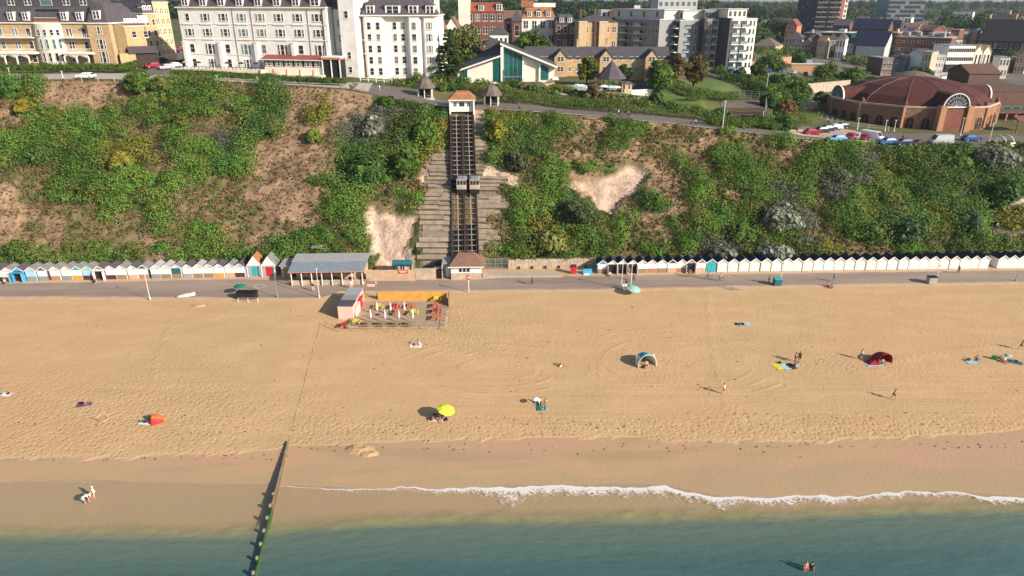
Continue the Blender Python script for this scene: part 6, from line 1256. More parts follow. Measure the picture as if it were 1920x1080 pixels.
# ---------------- generic block builder for buildings further back
def block(lb, cat, px1, px2, Y, pyt, dep, wk, rk='flat', rows=3, cols=5, z0=None, dY=0, wst='sash', ww=None, wh=None, roofh=3.0, fk='white_lit', gk='glass', name=None, side=0, parapet=True, glz=None, group=None, side_wins=True):
    if dY == 0 and Y >= 385 and z0 is None and 'arcade' not in lb: dY = -.5 * (px2 - px1) / F * Y
    x1, x2 = XY(px1, Y, 30), XY(px2, Y + dY, 30); zb_ = min(hzf(x1, Y), hzf(x2, Y + dY)) if z0 is None else z0
    p1 = Vector((x1, Y, zb_)); p2 = Vector((x2, Y + dY, zb_)); rz, wd = front(p1, p2); h_ = ztop(Y + dY / 2, pyt) - zb_
    t = thing(name or 'town_building', lb, cat, p1, rz, group); MB().box(0, 0, -3, wd, dep, h_, wk).obj('wall', t)
    if rk == 'flat' or rk.startswith('flat:'):
        k_ = rk.split(':')[1] if ':' in rk else 'grey'
        MB().box(-.15, -.15, h_, wd + .15, dep + .15, h_ + .3, k_).obj('roof', t)
        if parapet: MB().box(wd * .55, dep * .35, h_ + .3, wd * .75, dep * .65, h_ + 2.0, k_).obj('plant_room', t)
    elif rk.startswith('hip:'): MB().hip(-.3, -.3, wd + .3, dep + .3, h_, h_ + roofh, min(dep / 2, wd / 2 - .2), rk[4:]).obj('roof', t)
    elif rk.startswith('gx:'): MB().gable(0, 0, wd, dep, h_, h_ + roofh, rk[3:], .3, .2).prism([(0, h_), (dep, h_), (dep / 2, h_ + roofh)], .05, wd - .05, wk).obj('roof', t)
    elif rk.startswith('gy:'): MB().gable(0, 0, wd, dep, h_, h_ + roofh, rk[3:], .3, .2, 'y').prism([(0, h_), (wd, h_), (wd / 2, h_ + roofh)], .05, dep - .05, wk, 'y').obj('roof', t)
    elif rk.startswith('man:'): mansard(t, -.2, -.2, wd + .2, dep + .2, h_, roofh, roofh * .5, rk[4:])
    fh = h_ / rows; cw = wd / cols
    ww = ww or min(cw * .55, 1.8); wh = wh or fh * .55
    while rows * cols > 96: rows -= 1
    for j in range(rows):
        for i in range(cols): win(t, (i + .5) * cw, -.02, j * fh + fh * .28, ww, wh, wst, fk, 'glass_curtain' if gk == 'glass' and (i * 7 + j * 3 + int(px1)) % 5 == 0 else gk)
    if side and side_wins:
        sx = 0 if side < 0 else wd
        for j in range(rows):
            for i in range(2): win(t, sx + side * .02, dep * (.28 + .45 * i), j * fh + fh * .28, min(1.4, dep * .2), wh, wst, fk, gk, rz=side * math.pi / 2)
    return t, wd, h_
t, wd, h_ = block('tall buff Victorian villa with slate hips and white window surrounds', 'villa', 1078, 1155, 262, 41, 13, 'buff', 'hip:slate', 3, 6, 28, 0, 'pair', 1.3, 2.0, 2.2, name='villa', side=-1)
for x in (wd * .06, wd * .55): MB().box(x, -1.2, -3, x + wd * .2, -.001, h_, 'buff_pale').box(x - .1, -1.3, h_, x + wd * .2 + .1, 0, h_ + .2, 'white').obj('bay', t)
MB().box(wd * .44, -.6, -3, wd * .50, -.001, h_ + .5, 'brick_dark').obj('party_pier', t)
for x in (wd * .15, wd * .5, wd * .88): chimney(t, x, 7, h_ + 1, 2.4, 'brick_dark')
t, wd, h_ = block('dark brick flats beside the buff villa with dormer windows', 'flats', 1040, 1077, 268, 44, 16, 'brick_dark', 'man:slate', 3, 3, 28, roofh=3, name='flats'); dormer(t, wd * .3, -.2, h_ + .3, 1.6, 1.8, 2); dormer(t, wd * .7, -.2, h_ + .3, 1.6, 1.8, 2)
t, wd, h_ = block('cream rendered house with orange hung tiles and dormers above the trees', 'house', 978, 1040, 285, 34, 13, 'white', 'man:tile_orange', 3, 4, 28, roofh=4, wst='pair', name='house')
for i in range(3): dormer(t, wd * (.22 + .28 * i), -.1, h_ + .4, 1.8, 2.2, 2.4, 'white_lit', 'tile_brown', i == 1)
MB().box(-.2, 1.5, h_ + 3.9, wd * .35, 8, h_ + 6.3, 'tile_orange').obj('upper_roof', t); MB().box(wd * .35, 2, h_ + 3.9, wd, 9, h_ + 5.4, 'white').obj('roof_terrace', t)
t, wd, h_ = block('red brick and tile house with cream upper bay behind the oak', 'house', 862, 945, 275, 22, 12, 'brick', 'man:copper', 4, 6, 28, roofh=3.2, wst='pair', name='house', ww=1.9)
MB().box(0, -.5, h_ * .45, wd * .26, 4, h_ + 4.4, 'cream').obj('stair_tower', t); MB().gable(0, -.5, wd * .26, 4, h_ + 4.4, h_ + 6, 'copper', .2, .15, 'y').obj('tower_roof', t); dormer(t, wd * .9, -.2, h_ + .3, 2.2, 2.4, 2.6); dormer(t, wd * .5, -.2, h_ + .3, 2, 2, 2.6)
MB().box(-wd * .2, 3, -2, -.01, 10, h_ * .8, 'cream').obj('side_wing', t)
block('small white cottage with dark slate hip roof and sash windows', 'house', 919, 953, 243, 65, 8, 'white', 'hip:slate', 2, 4, 28, roofh=2.6, name='house')
block('pale pink gabled house squeezed beside the white hotel', 'house', 824, 836, 236, 56, 12, 'cream', 'gy:tile_brown', 3, 1, 28, roofh=2.4, name='house')
block('white gabled house with brown tiled roof half behind the oak', 'house', 838, 862, 246, 52, 12, 'white', 'gy:tile_brown', 3, 2, 28, roofh=3.2, name='house')
block('brown roofed house between the red brick house and tiled house', 'house', 946, 977, 300, 38, 12, 'buff_pale', 'gx:tile_brown', 2, 2, 28, roofh=3.5, name='house')
block('dark slated house left of the orange tiled house', 'house', 960, 978, 280, 40, 14, 'brick_dark', 'hip:slate', 2, 1, 28, roofh=3.5, name='house')
# ---------------- modern flats
def flats(lb, px1, px2, Y, pyt, dep, wk, rows, cols, dY=0, bal=(), pent=None, z0=25.5):
    x1, x2 = XY(px1, Y, 30), XY(px2, Y + dY, 30); p1 = Vector((x1, Y, z0)); p2 = Vector((x2, Y + dY, z0)); rz, wd = front(p1, p2); h_ = ztop(Y + dY / 2, pyt) - z0
    t = thing('apartment_block', lb, 'apartments', p1, rz, 'modern apartment blocks'); MB().box(0, 0, -3, wd, dep, h_, wk).obj('wall', t); MB().box(-.15, -.15, h_, wd + .15, dep + .15, h_ + .35, 'grey_light').obj('roof', t)
    MB().box(-.9, -1.1, -2, -.01, 8, h_ + .5, 'slate').obj('side_shade', t)  # dark slab: shade of the block's left side put into colour
    fh = h_ / rows; cw = wd / cols
    for j in range(rows):
        for i in range(cols):
            if i in bal: 
                o = MB().box((i + .08) * cw, -1.5, j * fh + .1, (i + .92) * cw, -.001, j * fh + .35, 'white').obj('balcony', t); MB().box((i + .08) * cw, -1.5, j * fh + .35, (i + .92) * cw, -1.44, j * fh + 1.35, 'glass_blue').obj('balcony_glass', o)
                MB().box((i + .12) * cw, -.06, j * fh + .4, (i + .88) * cw, -.002, j * fh + fh * .85, 'glass').obj('patio_door', t)
            else: win(t, (i + .3) * cw, -.02, j * fh + fh * .2, cw * .26, fh * .65, 'plain', 'grey', 'glass'); win(t, (i + .72) * cw, -.02, j * fh + fh * .2, cw * .2, fh * .65, 'plain', 'grey', 'glass')
    if pent:
        MB().box(wd * pent[0], 2.0, h_ + .35, wd * pent[1], dep - 2, h_ + 3.4, pent[2]).box(wd * pent[0] - .4, 1.6, h_ + 3.4, wd * pent[1] + .4, dep - 1.6, h_ + 3.65, 'grey_light').obj('penthouse', t)
        for i in range(4): win(t, wd * (pent[0] + (pent[1] - pent[0]) * (i + .5) / 4), 1.98, h_ + .9, 1.2, 1.9, 'plain', 'grey', 'glass')
    return t, wd, h_
flats('grey apartment block with stacked balconies, largest of the modern flats', 1150, 1232, 300, 36, 16, 'grey', 6, 6, -22, (1, 3), (-.15, 1.0, 'grey_light'), 27)
flats('grey apartment block with dark side strip beside the cream penthouse', 1233, 1270, 292, 38, 16, 'grey', 6, 3, -14, (2,), (.1, .9, 'cream'))
flats('narrow pale apartment block with stacked balconies in the middle of the row', 1277, 1303, 280, 38, 16, 'concrete', 6, 2, 0, (0,), None)
flats('pale apartment block with wide glass bays next to a dark shaded side', 1318, 1350, 277, 38, 16, 'concrete', 6, 3, 0, (1,), (.0, .6, 'grey_light'))
flats('white corner apartment block with teal glass balconies at the row end', 1362, 1411, 272, 36, 16, 'cream', 6, 3, 4, (0, 1), (.0, .7, 'cream'))
flats('recessed grey apartment block with dark glass roof pavilion behind', 1128, 1330, 300, 19, 14, 'grey', 2, 12, 0, (), None, 42) if False else None
t, wd, h_ = block('long grey flats block behind, with dark rooftop plant room', 'apartments', 1124, 1224, 306, 20, 14, 'grey_light', 'flat:grey_light', 6, 10, 27, wst='plain', fk='grey', name='apartment_block', group='modern apartment blocks'); MB().box(wd * .35, 3, h_ + .3, wd * .62, 9, h_ + 3.2, 'black').obj('plant_screen', t)
block('glass fronted tower block rising behind the grey flats', 'apartments', 1228, 1300, 340, -14, 18, 'grey_light', 'flat:grey_light', 8, 7, 27, wst='plain', fk='grey', gk='glass_blue', name='apartment_block', group='modern apartment blocks')
block('dark topped grey link building between modern flats', 'apartments', 1290, 1362, 297, 26, 12, 'panel_grey', 'flat:dark', 6, 6, 26, wst='plain', fk='grey', name='apartment_block', group='modern apartment blocks')
# ---------------- hedges, lawns, paths
patch('cliff_road', [(-120, 146), (0, 147), (210, 149), (250, 150), (330, 149), (500, 157), (640, 166), (690, 172)], [(-120, 139), (0, 139), (120, 139), (240, 138), (330, 140), (500, 148), (640, 156), (700, 156)], 'concrete', 'pale path along the cliff edge')
patch('cliff_road', [(655, 168), (720, 182), (790, 196), (850, 201)], [(660, 155), (730, 163), (800, 178), (850, 190)], 'asphalt', 'grey tarmac forecourt leading down to the lift')
patch('cliff_road', [(890, 204), (960, 207), (1100, 217), (1250, 231), (1350, 243), (1440, 252)], [(895, 193), (960, 196), (1100, 205), (1250, 220), (1350, 234), (1440, 246)], 'asphalt', 'sloping cliff top road with a white edge kerb', .09)
patch('cliff_road', [(1440, 253), (1500, 260), (1640, 272), (1760, 279), (1860, 283), (2050, 290)], [(1440, 246), (1510, 236), (1600, 247), (1720, 251), (1860, 252), (2050, 256)], 'asphalt', 'wide road and car park sweeping past the domed hall', .09, nv=24)
patch('parking_strip', [(1480, 250), (1560, 262), (1660, 270)], [(1480, 243), (1560, 238), (1640, 256)], 'stone', 'pale paved parking strip beside the cliff road', .13)
patch('lawn', [(1205, 190), (1270, 196), (1330, 207)], [(1190, 165), (1270, 180), (1320, 190)], mat('lawn', (.10, .15, .03), .95, .2, .5), 'small mown lawn below the bar terrace', mt=mat('lawn', (.10, .15, .03), .95, .2, .5))
patch('lawn', [(1262, 166), (1330, 170), (1395, 178)], [(1300, 144), (1335, 150), (1385, 168)], None, 'sunlit mown lawn behind clipped hedges', mt=mat('lawn', (.10, .15, .03), .95, .2, .5))
patch('tennis_court', [(1358, 222), (1432, 224)], [(1361, 205), (1434, 206)], 'maroon', 'red hard tennis court with white lines', .12)
patch('court_surround', [(1352, 200), (1436, 203)], [(1352, 186), (1436, 190)], 'thatch', 'dark surface beyond the tennis court', .1)
patch('plaza', [(1700, 158), (1780, 160), (1860, 156)], [(1740, 130), (1800, 126), (1850, 128)], 'concrete', 'pale paved plaza behind the domed hall', .12, nv=16)
patch('car_park', [(1345, 148), (1420, 155), (1480, 150)], [(1345, 130), (1420, 130), (1480, 128)], 'asphalt', 'small car park behind shrubs', .12)
patch('side_road', [(262, 143), (330, 139)], [(318, 104), (350, 92)], 'asphalt', 'side road between the two hotels', .12)
patch('hall_forecourt', [(1030, 176), (1130, 180)], [(1050, 160), (1130, 164)], 'concrete', 'pale bar garden paving', .12)
def hedge(lb, pts, w_, h, seed, colr=GREEN * 1.1, name='hedge', kind=None):
    q = [G(*p) for p in pts]; C, RR_ = [], []; r_ = random.Random(seed)
    for a, b2 in zip(q[:-1], q[1:]):
        n_ = max(2, int((b2 - a).length / (w_ * .24)))
        for i in range(n_): 
            c = a.lerp(b2, i / n_); z_ = hzf(c.x, c.y); C.append((c.x + r_.uniform(-.1, .1) * w_, c.y + r_.uniform(-.2, .2) * w_, z_ + h * .42)); RR_.append((w_ * .5, w_ * .5, h * .58))
    V, Fq, Cc = leaves(C, RR_, 110, .17, np.asarray(colr) * 1.3, .15, seed); mn = V.mean(0); me = arr_mesh(name, V - mn, Fq, [LEAF], Cc); o = ob(name, me, None, tuple(mn)); tag(o, lb, 'hedge', kind=None); return o
hedge('long clipped hedge in front of the yellow hotel', [(-60, 137), (60, 137), (60, 137), (232, 137), (262, 128)], 2.2, 2.4, 1, GREEN * 1.1)
hedge('long straight clipped hedge below the white hotel terrace', [(326, 145), (420, 149), (520, 155), (648, 162)], 2.2, 2.0, 2, GREEN * 1.0)
hedge('dark hedge bank between glazed hall and cliff road', [(870, 172), (960, 186), (1060, 198), (1180, 205)], 4.5, 2.6, 3, OLIVE)
hedge('rough green hedge bank above the sloping cliff road', [(940, 193), (1050, 203), (1180, 214), (1290, 222), (1350, 233)], 4, 3.0, 4, GREEN)
hedge('tall clipped hedge wall beside the lawn', [(1265, 170), (1300, 184), (1340, 190), (1385, 190)], 3.0, 3.2, 5, GREEN * 1.0)
hedge('long dark hedge running down past the sunlit lawn', [(1335, 142), (1380, 156), (1420, 172), (1440, 186)], 3.2, 3.2, 6, DARKG * 1.3)
hedge('rounded clipped hedge block by the small lawn', [(1290, 190), (1320, 193)], 3.0, 2.6, 7, GREEN * 1.1)
hedge('bright green hedge mass between tennis court and car park', [(1440, 235), (1490, 236), (1530, 232)], 5.5, 4.0, 8, GREEN * 1.35)
hedge('thick hedge below the tennis court', [(1330, 236), (1400, 240), (1450, 244)], 3.5, 2.6, 9, GREEN)
hedge('low hedge by the bar garden under the hall', [(1040, 172), (1075, 176)], 2.6, 2.2, 10, np.array([.13, .14, .02]))
# ---------------- trees
def tree(lb, px, py, wpx, hpx, colr, name='tree', cat='tree', shape='round', seed=0, Y=None, lsz=.42, n=70, nc=46, group=None, lw=.8):
    p = G(px, py) if Y is None else W(XY(px, Y, 25), Y)
    zc = p.y * math.cos(TH) + (H - p.z) * math.sin(TH); w_ = wpx * zc / F / 2; h = hpx * zc / F / .97
    r_ = np.random.default_rng(seed + 100); t = thing(name, lb, cat, p, 0, group)
    g = MB(); tr_ = max(.12, w_ * .07)
    g.bar((0, 0, -.5), (0, 0, h * .55), tr_, 'timber_dark', tr_ * .5, 7)
    for i in range(5): a = i * 1.3 + seed; g.bar((0, 0, h * (.25 + .05 * i)), (math.cos(a) * w_ * .6, math.sin(a) * w_ * .6, h * (.55 + .06 * i)), tr_ * .45, 'timber_dark', tr_ * .12, 5)
    g.obj('trunk', t)
    if shape == 'round':
        d = r_.normal(size=(nc, 3)); d /= np.linalg.norm(d, axis=1)[:, None]; rad = r_.uniform(.35, .82, nc)[:, None]
        C = d * rad * np.array([w_, w_, h * .50]) * r_.uniform(.8, 1.1, (nc, 1)) + np.array([0, 0, h * .50]); rr_ = r_.uniform(.20, .36, (nc, 1)) * w_ * np.array([[1, 1, .8]])
    elif shape == 'bush':
        d = r_.normal(size=(nc, 3)); d /= np.linalg.norm(d, axis=1)[:, None]; d[:, 2] = np.abs(d[:, 2]); C = d * r_.uniform(.3, .72, nc)[:, None] * np.array([w_, w_, h * .75]); C[:, 2] += h * .1; rr_ = r_.uniform(.25, .42, (nc, 1)) * w_ * np.array([[1, 1, .85]])
    else:   # cedar: flat tiers
        C, rr_ = [], []
        for k_ in range(11):
            z_ = h * (.12 + .085 * k_); rr = w_ * (1.1 - .085 * k_)
            for i in range(7): a = r_.uniform(0, 6.28); q = r_.uniform(.25, .95); C.append((math.cos(a) * rr * q, math.sin(a) * rr * q, z_ + r_.uniform(-.15, .15))); rr_.append((rr * .34, rr * .34, .28))
        C, rr_ = np.array(C), np.array(rr_)
    base = np.tile(colr, (len(C), 1)) * r_.uniform(.75, 1.3, (len(C), 1)) * (1.55 if name in ('bush', 'shrub') else 1.25)
    V, Fq, Cc = leaves(C, rr_, n, lsz, base, .22, seed); me = arr_mesh('crown', V, Fq, [LEAF], Cc); ob('crown', me, t); return t
tree('dark cedar with flat tiered branches beside the white hotel', 842, 146, 62, 82, DARKG * 1.1, 'cedar_tree', shape='cedar', seed=1, lsz=.36)
tree('big rounded oak in autumn green behind the cedar', 880, 128, 90, 98, OLIVE * .95, 'oak_tree', seed=2, Y=216, nc=70, n=80)
tree('lower green tree between cedar and glazed hall', 872, 140, 62, 48, GREEN * .9, seed=3, Y=212)
tree('tall dark green tree right of the small white cottage', 990, 92, 76, 72, GREEN * .95, seed=4, Y=248, nc=64, n=80)
tree('lighter green tree in front of the dark brick flats', 1032, 92, 66, 44, GREEN * 1.1, seed=5, Y=246)
tree('yellow green tree in front of the buff terrace', 1100, 158, 44, 50, np.array([.09, .11, .015]), seed=6)
tree('small dark tree in front of the terrace gable', 1170, 150, 30, 26, DARKG * 1.3, seed=7)
tree('large bright green tree right of the bar terrace', 1232, 180, 66, 62, GREEN * 1.35, seed=8, nc=60, n=80)
tree('brown leafed tree behind the bright green tree', 1262, 158, 66, 56, np.array([.10, .075, .035]), seed=9, nc=56)
tree('rounded brown and green oak at the lawn corner', 1300, 163, 62, 58, np.array([.08, .065, .02]), 'oak_tree', seed=10, nc=60, n=80)
tree('dark clipped bush below the brown oaks', 1232, 193, 34, 24, DARKG * 1.4, 'bush', 'bush', 'bush', 11)
tree('brownish tree overhanging the bar garden fence', 1110, 186, 22, 36, np.array([.12, .085, .04]), seed=12)
tree('tall rounded bush at the mouth of the side road', 260, 171, 58, 46, GREEN * .95, 'bush', 'bush', 'bush', 13, n=110, lsz=.36)
tree('olive bush right of the tall rounded bush', 302, 168, 44, 30, OLIVE * .95, 'bush', 'bush', 'bush', 14, n=100, lsz=.34)
tree('dark bush on the crest at the western frame edge', 28, 172, 54, 34, DARKG * 1.5, 'bush', 'bush', 'bush', 15, n=90)
tree('golden shrub low on the western crest', 44, 214, 28, 40, np.array([.17, .14, .02]), 'bush', 'bush', 'bush', 16)
tree('yellow flowering shrub in the middle of the western cliff', 228, 308, 50, 26, GOLDB * .7, 'bush', 'bush', 'bush', 17)
tree('round green bush alone on the brown slope', 590, 266, 32, 30, np.array([.11, .14, .025]), 'bush', 'bush', 'bush', 18)
tree('olive domed bush at the edge of the brown slope', 512, 246, 40, 36, OLIVE, 'bush', 'bush', 'bush', 19)
tree('very large dark dome shrub above the western sand scar', 688, 338, 84, 56, DARKG * 1.35, 'bush', 'bush', 'bush', 20, nc=70, n=100)
tree('tall dark green shrub left of the lift slope', 762, 330, 52, 70, GREEN * .8, 'bush', 'bush', 'bush', 21, nc=60, n=90)
tree('bright green shrub near the left lift slope top', 798, 270, 56, 60, GREEN * 1.15, 'bush', 'bush', 'bush', 22, nc=60)
tree('silver green shrub on the ridge above the brown slope', 700, 252, 62, 42, SILV * .7, 'bush', 'bush', 'bush', 23, nc=54)
tree('round dark bush at the forecourt corner of the lift', 726, 200, 34, 26, GREEN * .8, 'bush', 'bush', 'bush', 24)
tree('dark olive dome shrub below the large sand scar', 1084, 412, 74, 42, np.array([.05, .065, .025]), 'bush', 'bush', 'bush', 25, nc=60, n=90)
tree('small round green bush right of the large sand scar', 1230, 384, 32, 28, GREEN * 1.1, 'bush', 'bush', 'bush', 26)
tree('round vivid green bush low on the eastern cliff', 1386, 448, 52, 38, GREEN * 1.2, 'bush', 'bush', 'bush', 27)
tree('big silver grey shrub in the middle of the eastern cliff', 1462, 424, 88, 52, SILV * .85, 'bush', 'bush', 'bush', 28, nc=60)
tree('low silver shrub behind the eastern huts, nearer the turquoise hut', 1350, 488, 62, 30, SILV * .75, 'bush', 'bush', 'bush', 29)
tree('low silver shrub behind the eastern huts, wide and pale', 1450, 486, 80, 34, SILV * .9, 'bush', 'bush', 'bush', 30)
tree('yellow green feathery shrub low right of the lift slope', 1030, 468, 84, 46, np.array([.12, .13, .035]), 'bush', 'bush', 'bush', 31, nc=56)
tree('tall dark pine like shrub near the cliff path', 1874, 385, 62, 74, DARKG * 1.4, 'bush', 'bush', 'bush', 32, nc=60)
tree('deep green tree leaning over the parked cars', 1786, 312, 60, 36, GREEN * .95, 'bush', 'bush', 'bush', 33, nc=60)
tree('grey green tamarisk spreading on the eastern crest', 1856, 306, 100, 34, SILV * .7, 'bush', 'bush', 'bush', 34, nc=60)
tree('blue green domed shrub on the lower eastern cliff', 1698, 446, 70, 54, np.array([.045, .085, .035]), 'bush', 'bush', 'bush', 35, nc=60)
tree('tall grey green shrub left of the cliff path bend', 1812, 432, 48, 58, np.array([.05, .09, .04]), 'bush', 'bush', 'bush', 36, nc=56)
tree('green dome shrub left of the blue green one', 1632, 444, 46, 38, GREEN, 'bush', 'bush', 'bush', 37)
tree('grey green round shrub in the upper eastern thicket', 1574, 340, 48, 34, np.array([.07, .09, .045]), 'bush', 'bush', 'bush', 38)
tree('bright yellow green shrub on the upper eastern cliff', 930, 262, 42, 60, np.array([.15, .15, .02]), 'bush', 'bush', 'bush', 39)
tree('dark olive shrub right of the lift slope', 968, 318, 50, 44, np.array([.055, .06, .03]), 'bush', 'bush', 'bush', 40)
tree('dark rounded bush beside the tennis court', 1350, 226, 44, 28, DARKG * 1.4, 'bush', 'bush', 'bush', 41)
tree('orange brown tree by the parked red car', 1468, 232, 46, 44, np.array([.14, .09, .03]), seed=42)
tree('dark green bush below the orange brown tree', 1466, 243, 44, 34, DARKG * 1.5, 'bush', 'bush', 'bush', 43)
for i, (px, py, w_, h, c, lb) in enumerate([(1385, 150, 30, 30, DARKG * 1.3, 'dark tree screening the small car park'), (1420, 152, 34, 36, GREEN * .8, 'conifer like tree in front of the orange wall'), (1460, 165, 46, 34, DARKG * 1.3, 'dark shrub mass below the small car park'),
     (1500, 178, 50, 34, GREEN * .8, 'green shrub mass left of the stone retaining wall'), (1440, 200, 40, 30, DARKG * 1.4, 'dark evergreen beyond the tennis court'), (1350, 138, 26, 18, GREEN, 'small shrub at the car park corner'),
     (1545, 155, 40, 24, GREEN * .9, 'low green tree before the terracotta wall'), (1502, 200, 40, 26, DARKG * 1.5, 'dark shrub at the foot of the stone wall'), (1540, 192, 36, 26, GREEN * .8, 'green shrub on the retaining wall slope')]):
    tree(lb, px, py, w_, h, c, 'tree' if 'tree' in lb or 'conifer' in lb or 'evergreen' in lb else 'shrub', 'tree' if 'tree' in lb else 'shrub', 'round' if 'conifer' in lb else 'bush', seed=50 + i)
for i, (px, Y, w_, h, c, lb) in enumerate([(1445, 300, 70, 34, GREEN * .85, 'broad green tree beyond the orange wall'), (1500, 330, 60, 36, DARKG * 1.4, 'dark broad tree below the town gable'), (1550, 300, 60, 38, GREEN * .9, 'green tree behind the terracotta wall'),
     (1600, 290, 60, 40, GREEN * 1.0, 'bright green tree at the foot of the navy roofed hall'), (1640, 270, 44, 36, DARKG * 1.6, 'dark tree left of the domed hall'), (1390, 320, 60, 24, OLIVE * .9, 'olive tree beside the white corner flats'),
     (1730, 330, 50, 22, DARKG * 1.5, 'low dark tree before the long red brick offices'), (1860, 350, 60, 26, GREEN * .9, 'green tree right of the arcaded white building'), (1895, 420, 60, 30, DARKG * 1.5, 'dark tree below the large dark roof'),
     (1415, 420, 90, 52, DARKG * 1.3, 'tall dark wood edge right of the modern flats'), (1455, 520, 80, 46, DARKG * 1.2, 'dark tree cluster left of the banded tower'), (1790, 620, 130, 62, DARKG * 1.2, 'large dark tree group behind the red brick offices'), (1740, 560, 70, 40, DARKG * 1.2, 'dark trees right of the blue glass tower'),
     (1830, 600, 70, 70, DARKG * 1.1, 'tall dark trees left of the orange town blocks')]):
    tree(lb, px, 0, w_, h, c, 'tree', 'tree', 'bush', seed=70 + i, Y=Y, n=90, lsz=.42 * max(1, Y / 300))
# ================================================================ UNDERGROWTH ON THE PLATEAU
def undergrowth(lb, poly, n, rg, base, seed, lsz=.34, cnt=40, name='undergrowth'):
    r_ = np.random.default_rng(seed); xs_ = [a for a, b in poly]; ys_ = [b for a, b in poly]; C = []
    px = r_.uniform(min(xs_), max(xs_), n * 3); py = r_.uniform(min(ys_), max(ys_), n * 3); k = inpoly(px, py, poly); px, py = px[k][:n], py[k][:n]
    pts = px; x_, y_, z_ = Gm(px, py); r = r_.uniform(rg[0], rg[1], len(px)); C = np.stack([x_, y_, z_ + r * .3], 1)
    base = 1.35 * np.array(base)[r_.integers(0, len(base), len(pts))] * r_.uniform(.7, 1.35, (len(pts), 1))
    V, Fq, Cc = leaves(C, np.stack([r, r, r * .85], 1), cnt, lsz, base, .22, seed); tag(ob(name, arr_mesh(name, V, Fq, [LEAF], Cc)), lb, kind='stuff')
undergrowth('mixed green shrubbery between the tennis court, lawns and town', [(1400, 146), (1480, 146), (1520, 152), (1590, 142), (1640, 128), (1620, 150), (1590, 158), (1486, 162), (1500, 178), (1530, 205), (1470, 215), (1440, 195), (1395, 165), (1350, 148)], 420, (1.0, 2.4), [GREEN, DARKG * 1.4, OLIVE, GREEN * 1.3], 1)
undergrowth('green wooded bank between modern flats and town roofs', [(1400, 88), (1500, 86), (1640, 84), (1660, 110), (1650, 130), (1600, 124), (1560, 108), (1420, 105)], 420, (1.6, 3.4), [GREEN * 1.1, DARKG * 1.5, OLIVE], 2, .5)
undergrowth('rough shrubs around the park shelters and hotel garden', [(735, 160), (790, 168), (870, 176), (960, 172), (1040, 178), (1130, 192), (1240, 206), (1340, 224), (1340, 216), (1240, 192), (1140, 182), (1040, 168), (960, 158), (860, 150), (760, 146)], 420, (.7, 1.7), [GREEN, OLIVE, DARKG * 1.4, GREEN * 1.2], 3)
undergrowth('low planting in front of the yellow hotel arcade', [(0, 128), (230, 126), (230, 131), (0, 133)], 60, (.5, 1.1), [GREEN, OLIVE, AUT * .8], 4)
undergrowth('scrub filling the slope under the tennis court', [(1330, 226), (1440, 226), (1500, 244), (1440, 244), (1340, 238)], 160, (.8, 1.7), [GREEN, DARKG * 1.4, OLIVE], 5)
undergrowth('gorse and bramble by the bend of the eastern road', [(1850, 272), (1930, 276), (1930, 286), (1850, 283)], 60, (.6, 1.3), [OLIVE, GREEN], 6)
# tennis court lines, net and fence
def flatline(name, lb, pts, wd, k, lift):
    q = [G(*p) for p in pts]; q = [Vector((v.x, v.y, hzf(v.x, v.y) + lift)) for v in q]; g = MB()
    for a, b2 in zip(q[:-1], q[1:]):
        n_ = max(1, int((b2 - a).length / 2)); s_ = (b2 - a).normalized().cross(Vector((0, 0, 1))) * wd / 2
        for i in range(n_):
            u, v = a.lerp(b2, i / n_), a.lerp(b2, (i + 1) / n_); u.z = hzf(u.x, u.y) + lift; v.z = hzf(v.x, v.y) + lift; g.poly([u - s_, u + s_, v + s_, v - s_], [(0, 1, 2, 3)], k)
    return tag(g.obj(name), lb, kind='structure')
flatline('court_line', 'white painted lines of the red tennis court', [(1362, 221), (1430, 223), (1432, 209), (1364, 208), (1362, 221)], .22, 'white', .17)
flatline('court_line', 'white centre line across the tennis court', [(1363, 215), (1431, 216)], .22, 'white', .17)
flatline('road_edging', 'white edging line along the cliff road', [(905, 205), (960, 208), (1100, 218), (1250, 232), (1350, 244), (1440, 254), (1500, 261), (1640, 273), (1720, 278)], .35, 'white', .22)
for i, (a, b2, lb) in enumerate([((1352, 186), (1436, 190), 'dark mesh fence at the back of the tennis court'), ((1434, 190), (1436, 224), 'dark mesh fence on the town side of the court')]):
    railing('court_fence', lb, G(*a), G(*b2), 2.8, 2.2, 'grey', 4, 'fence')
railing('cliff_fence', 'pale timber post fence along the brown western crest', G(62, 153), G(215, 153), 1.1, 3.4, 'timber_pale', 1, 'fence', .06)
railing('cliff_fence', 'pale timber post fence below the white hotel', G(330, 152), G(455, 158), 1.1, 3.0, 'timber_pale', 1, 'fence', .06)
railing('road_railing', 'grey metal railing sweeping round the domed hall', G(1540, 222), G(1590, 238), 1.2, 2.0, 'grey_light', 2, 'railing', .05)
railing('road_railing', 'grey metal railing in front of the shaded arches', G(1591, 239), G(1665, 246), 1.2, 2.0, 'grey_light', 2, 'railing', .05)
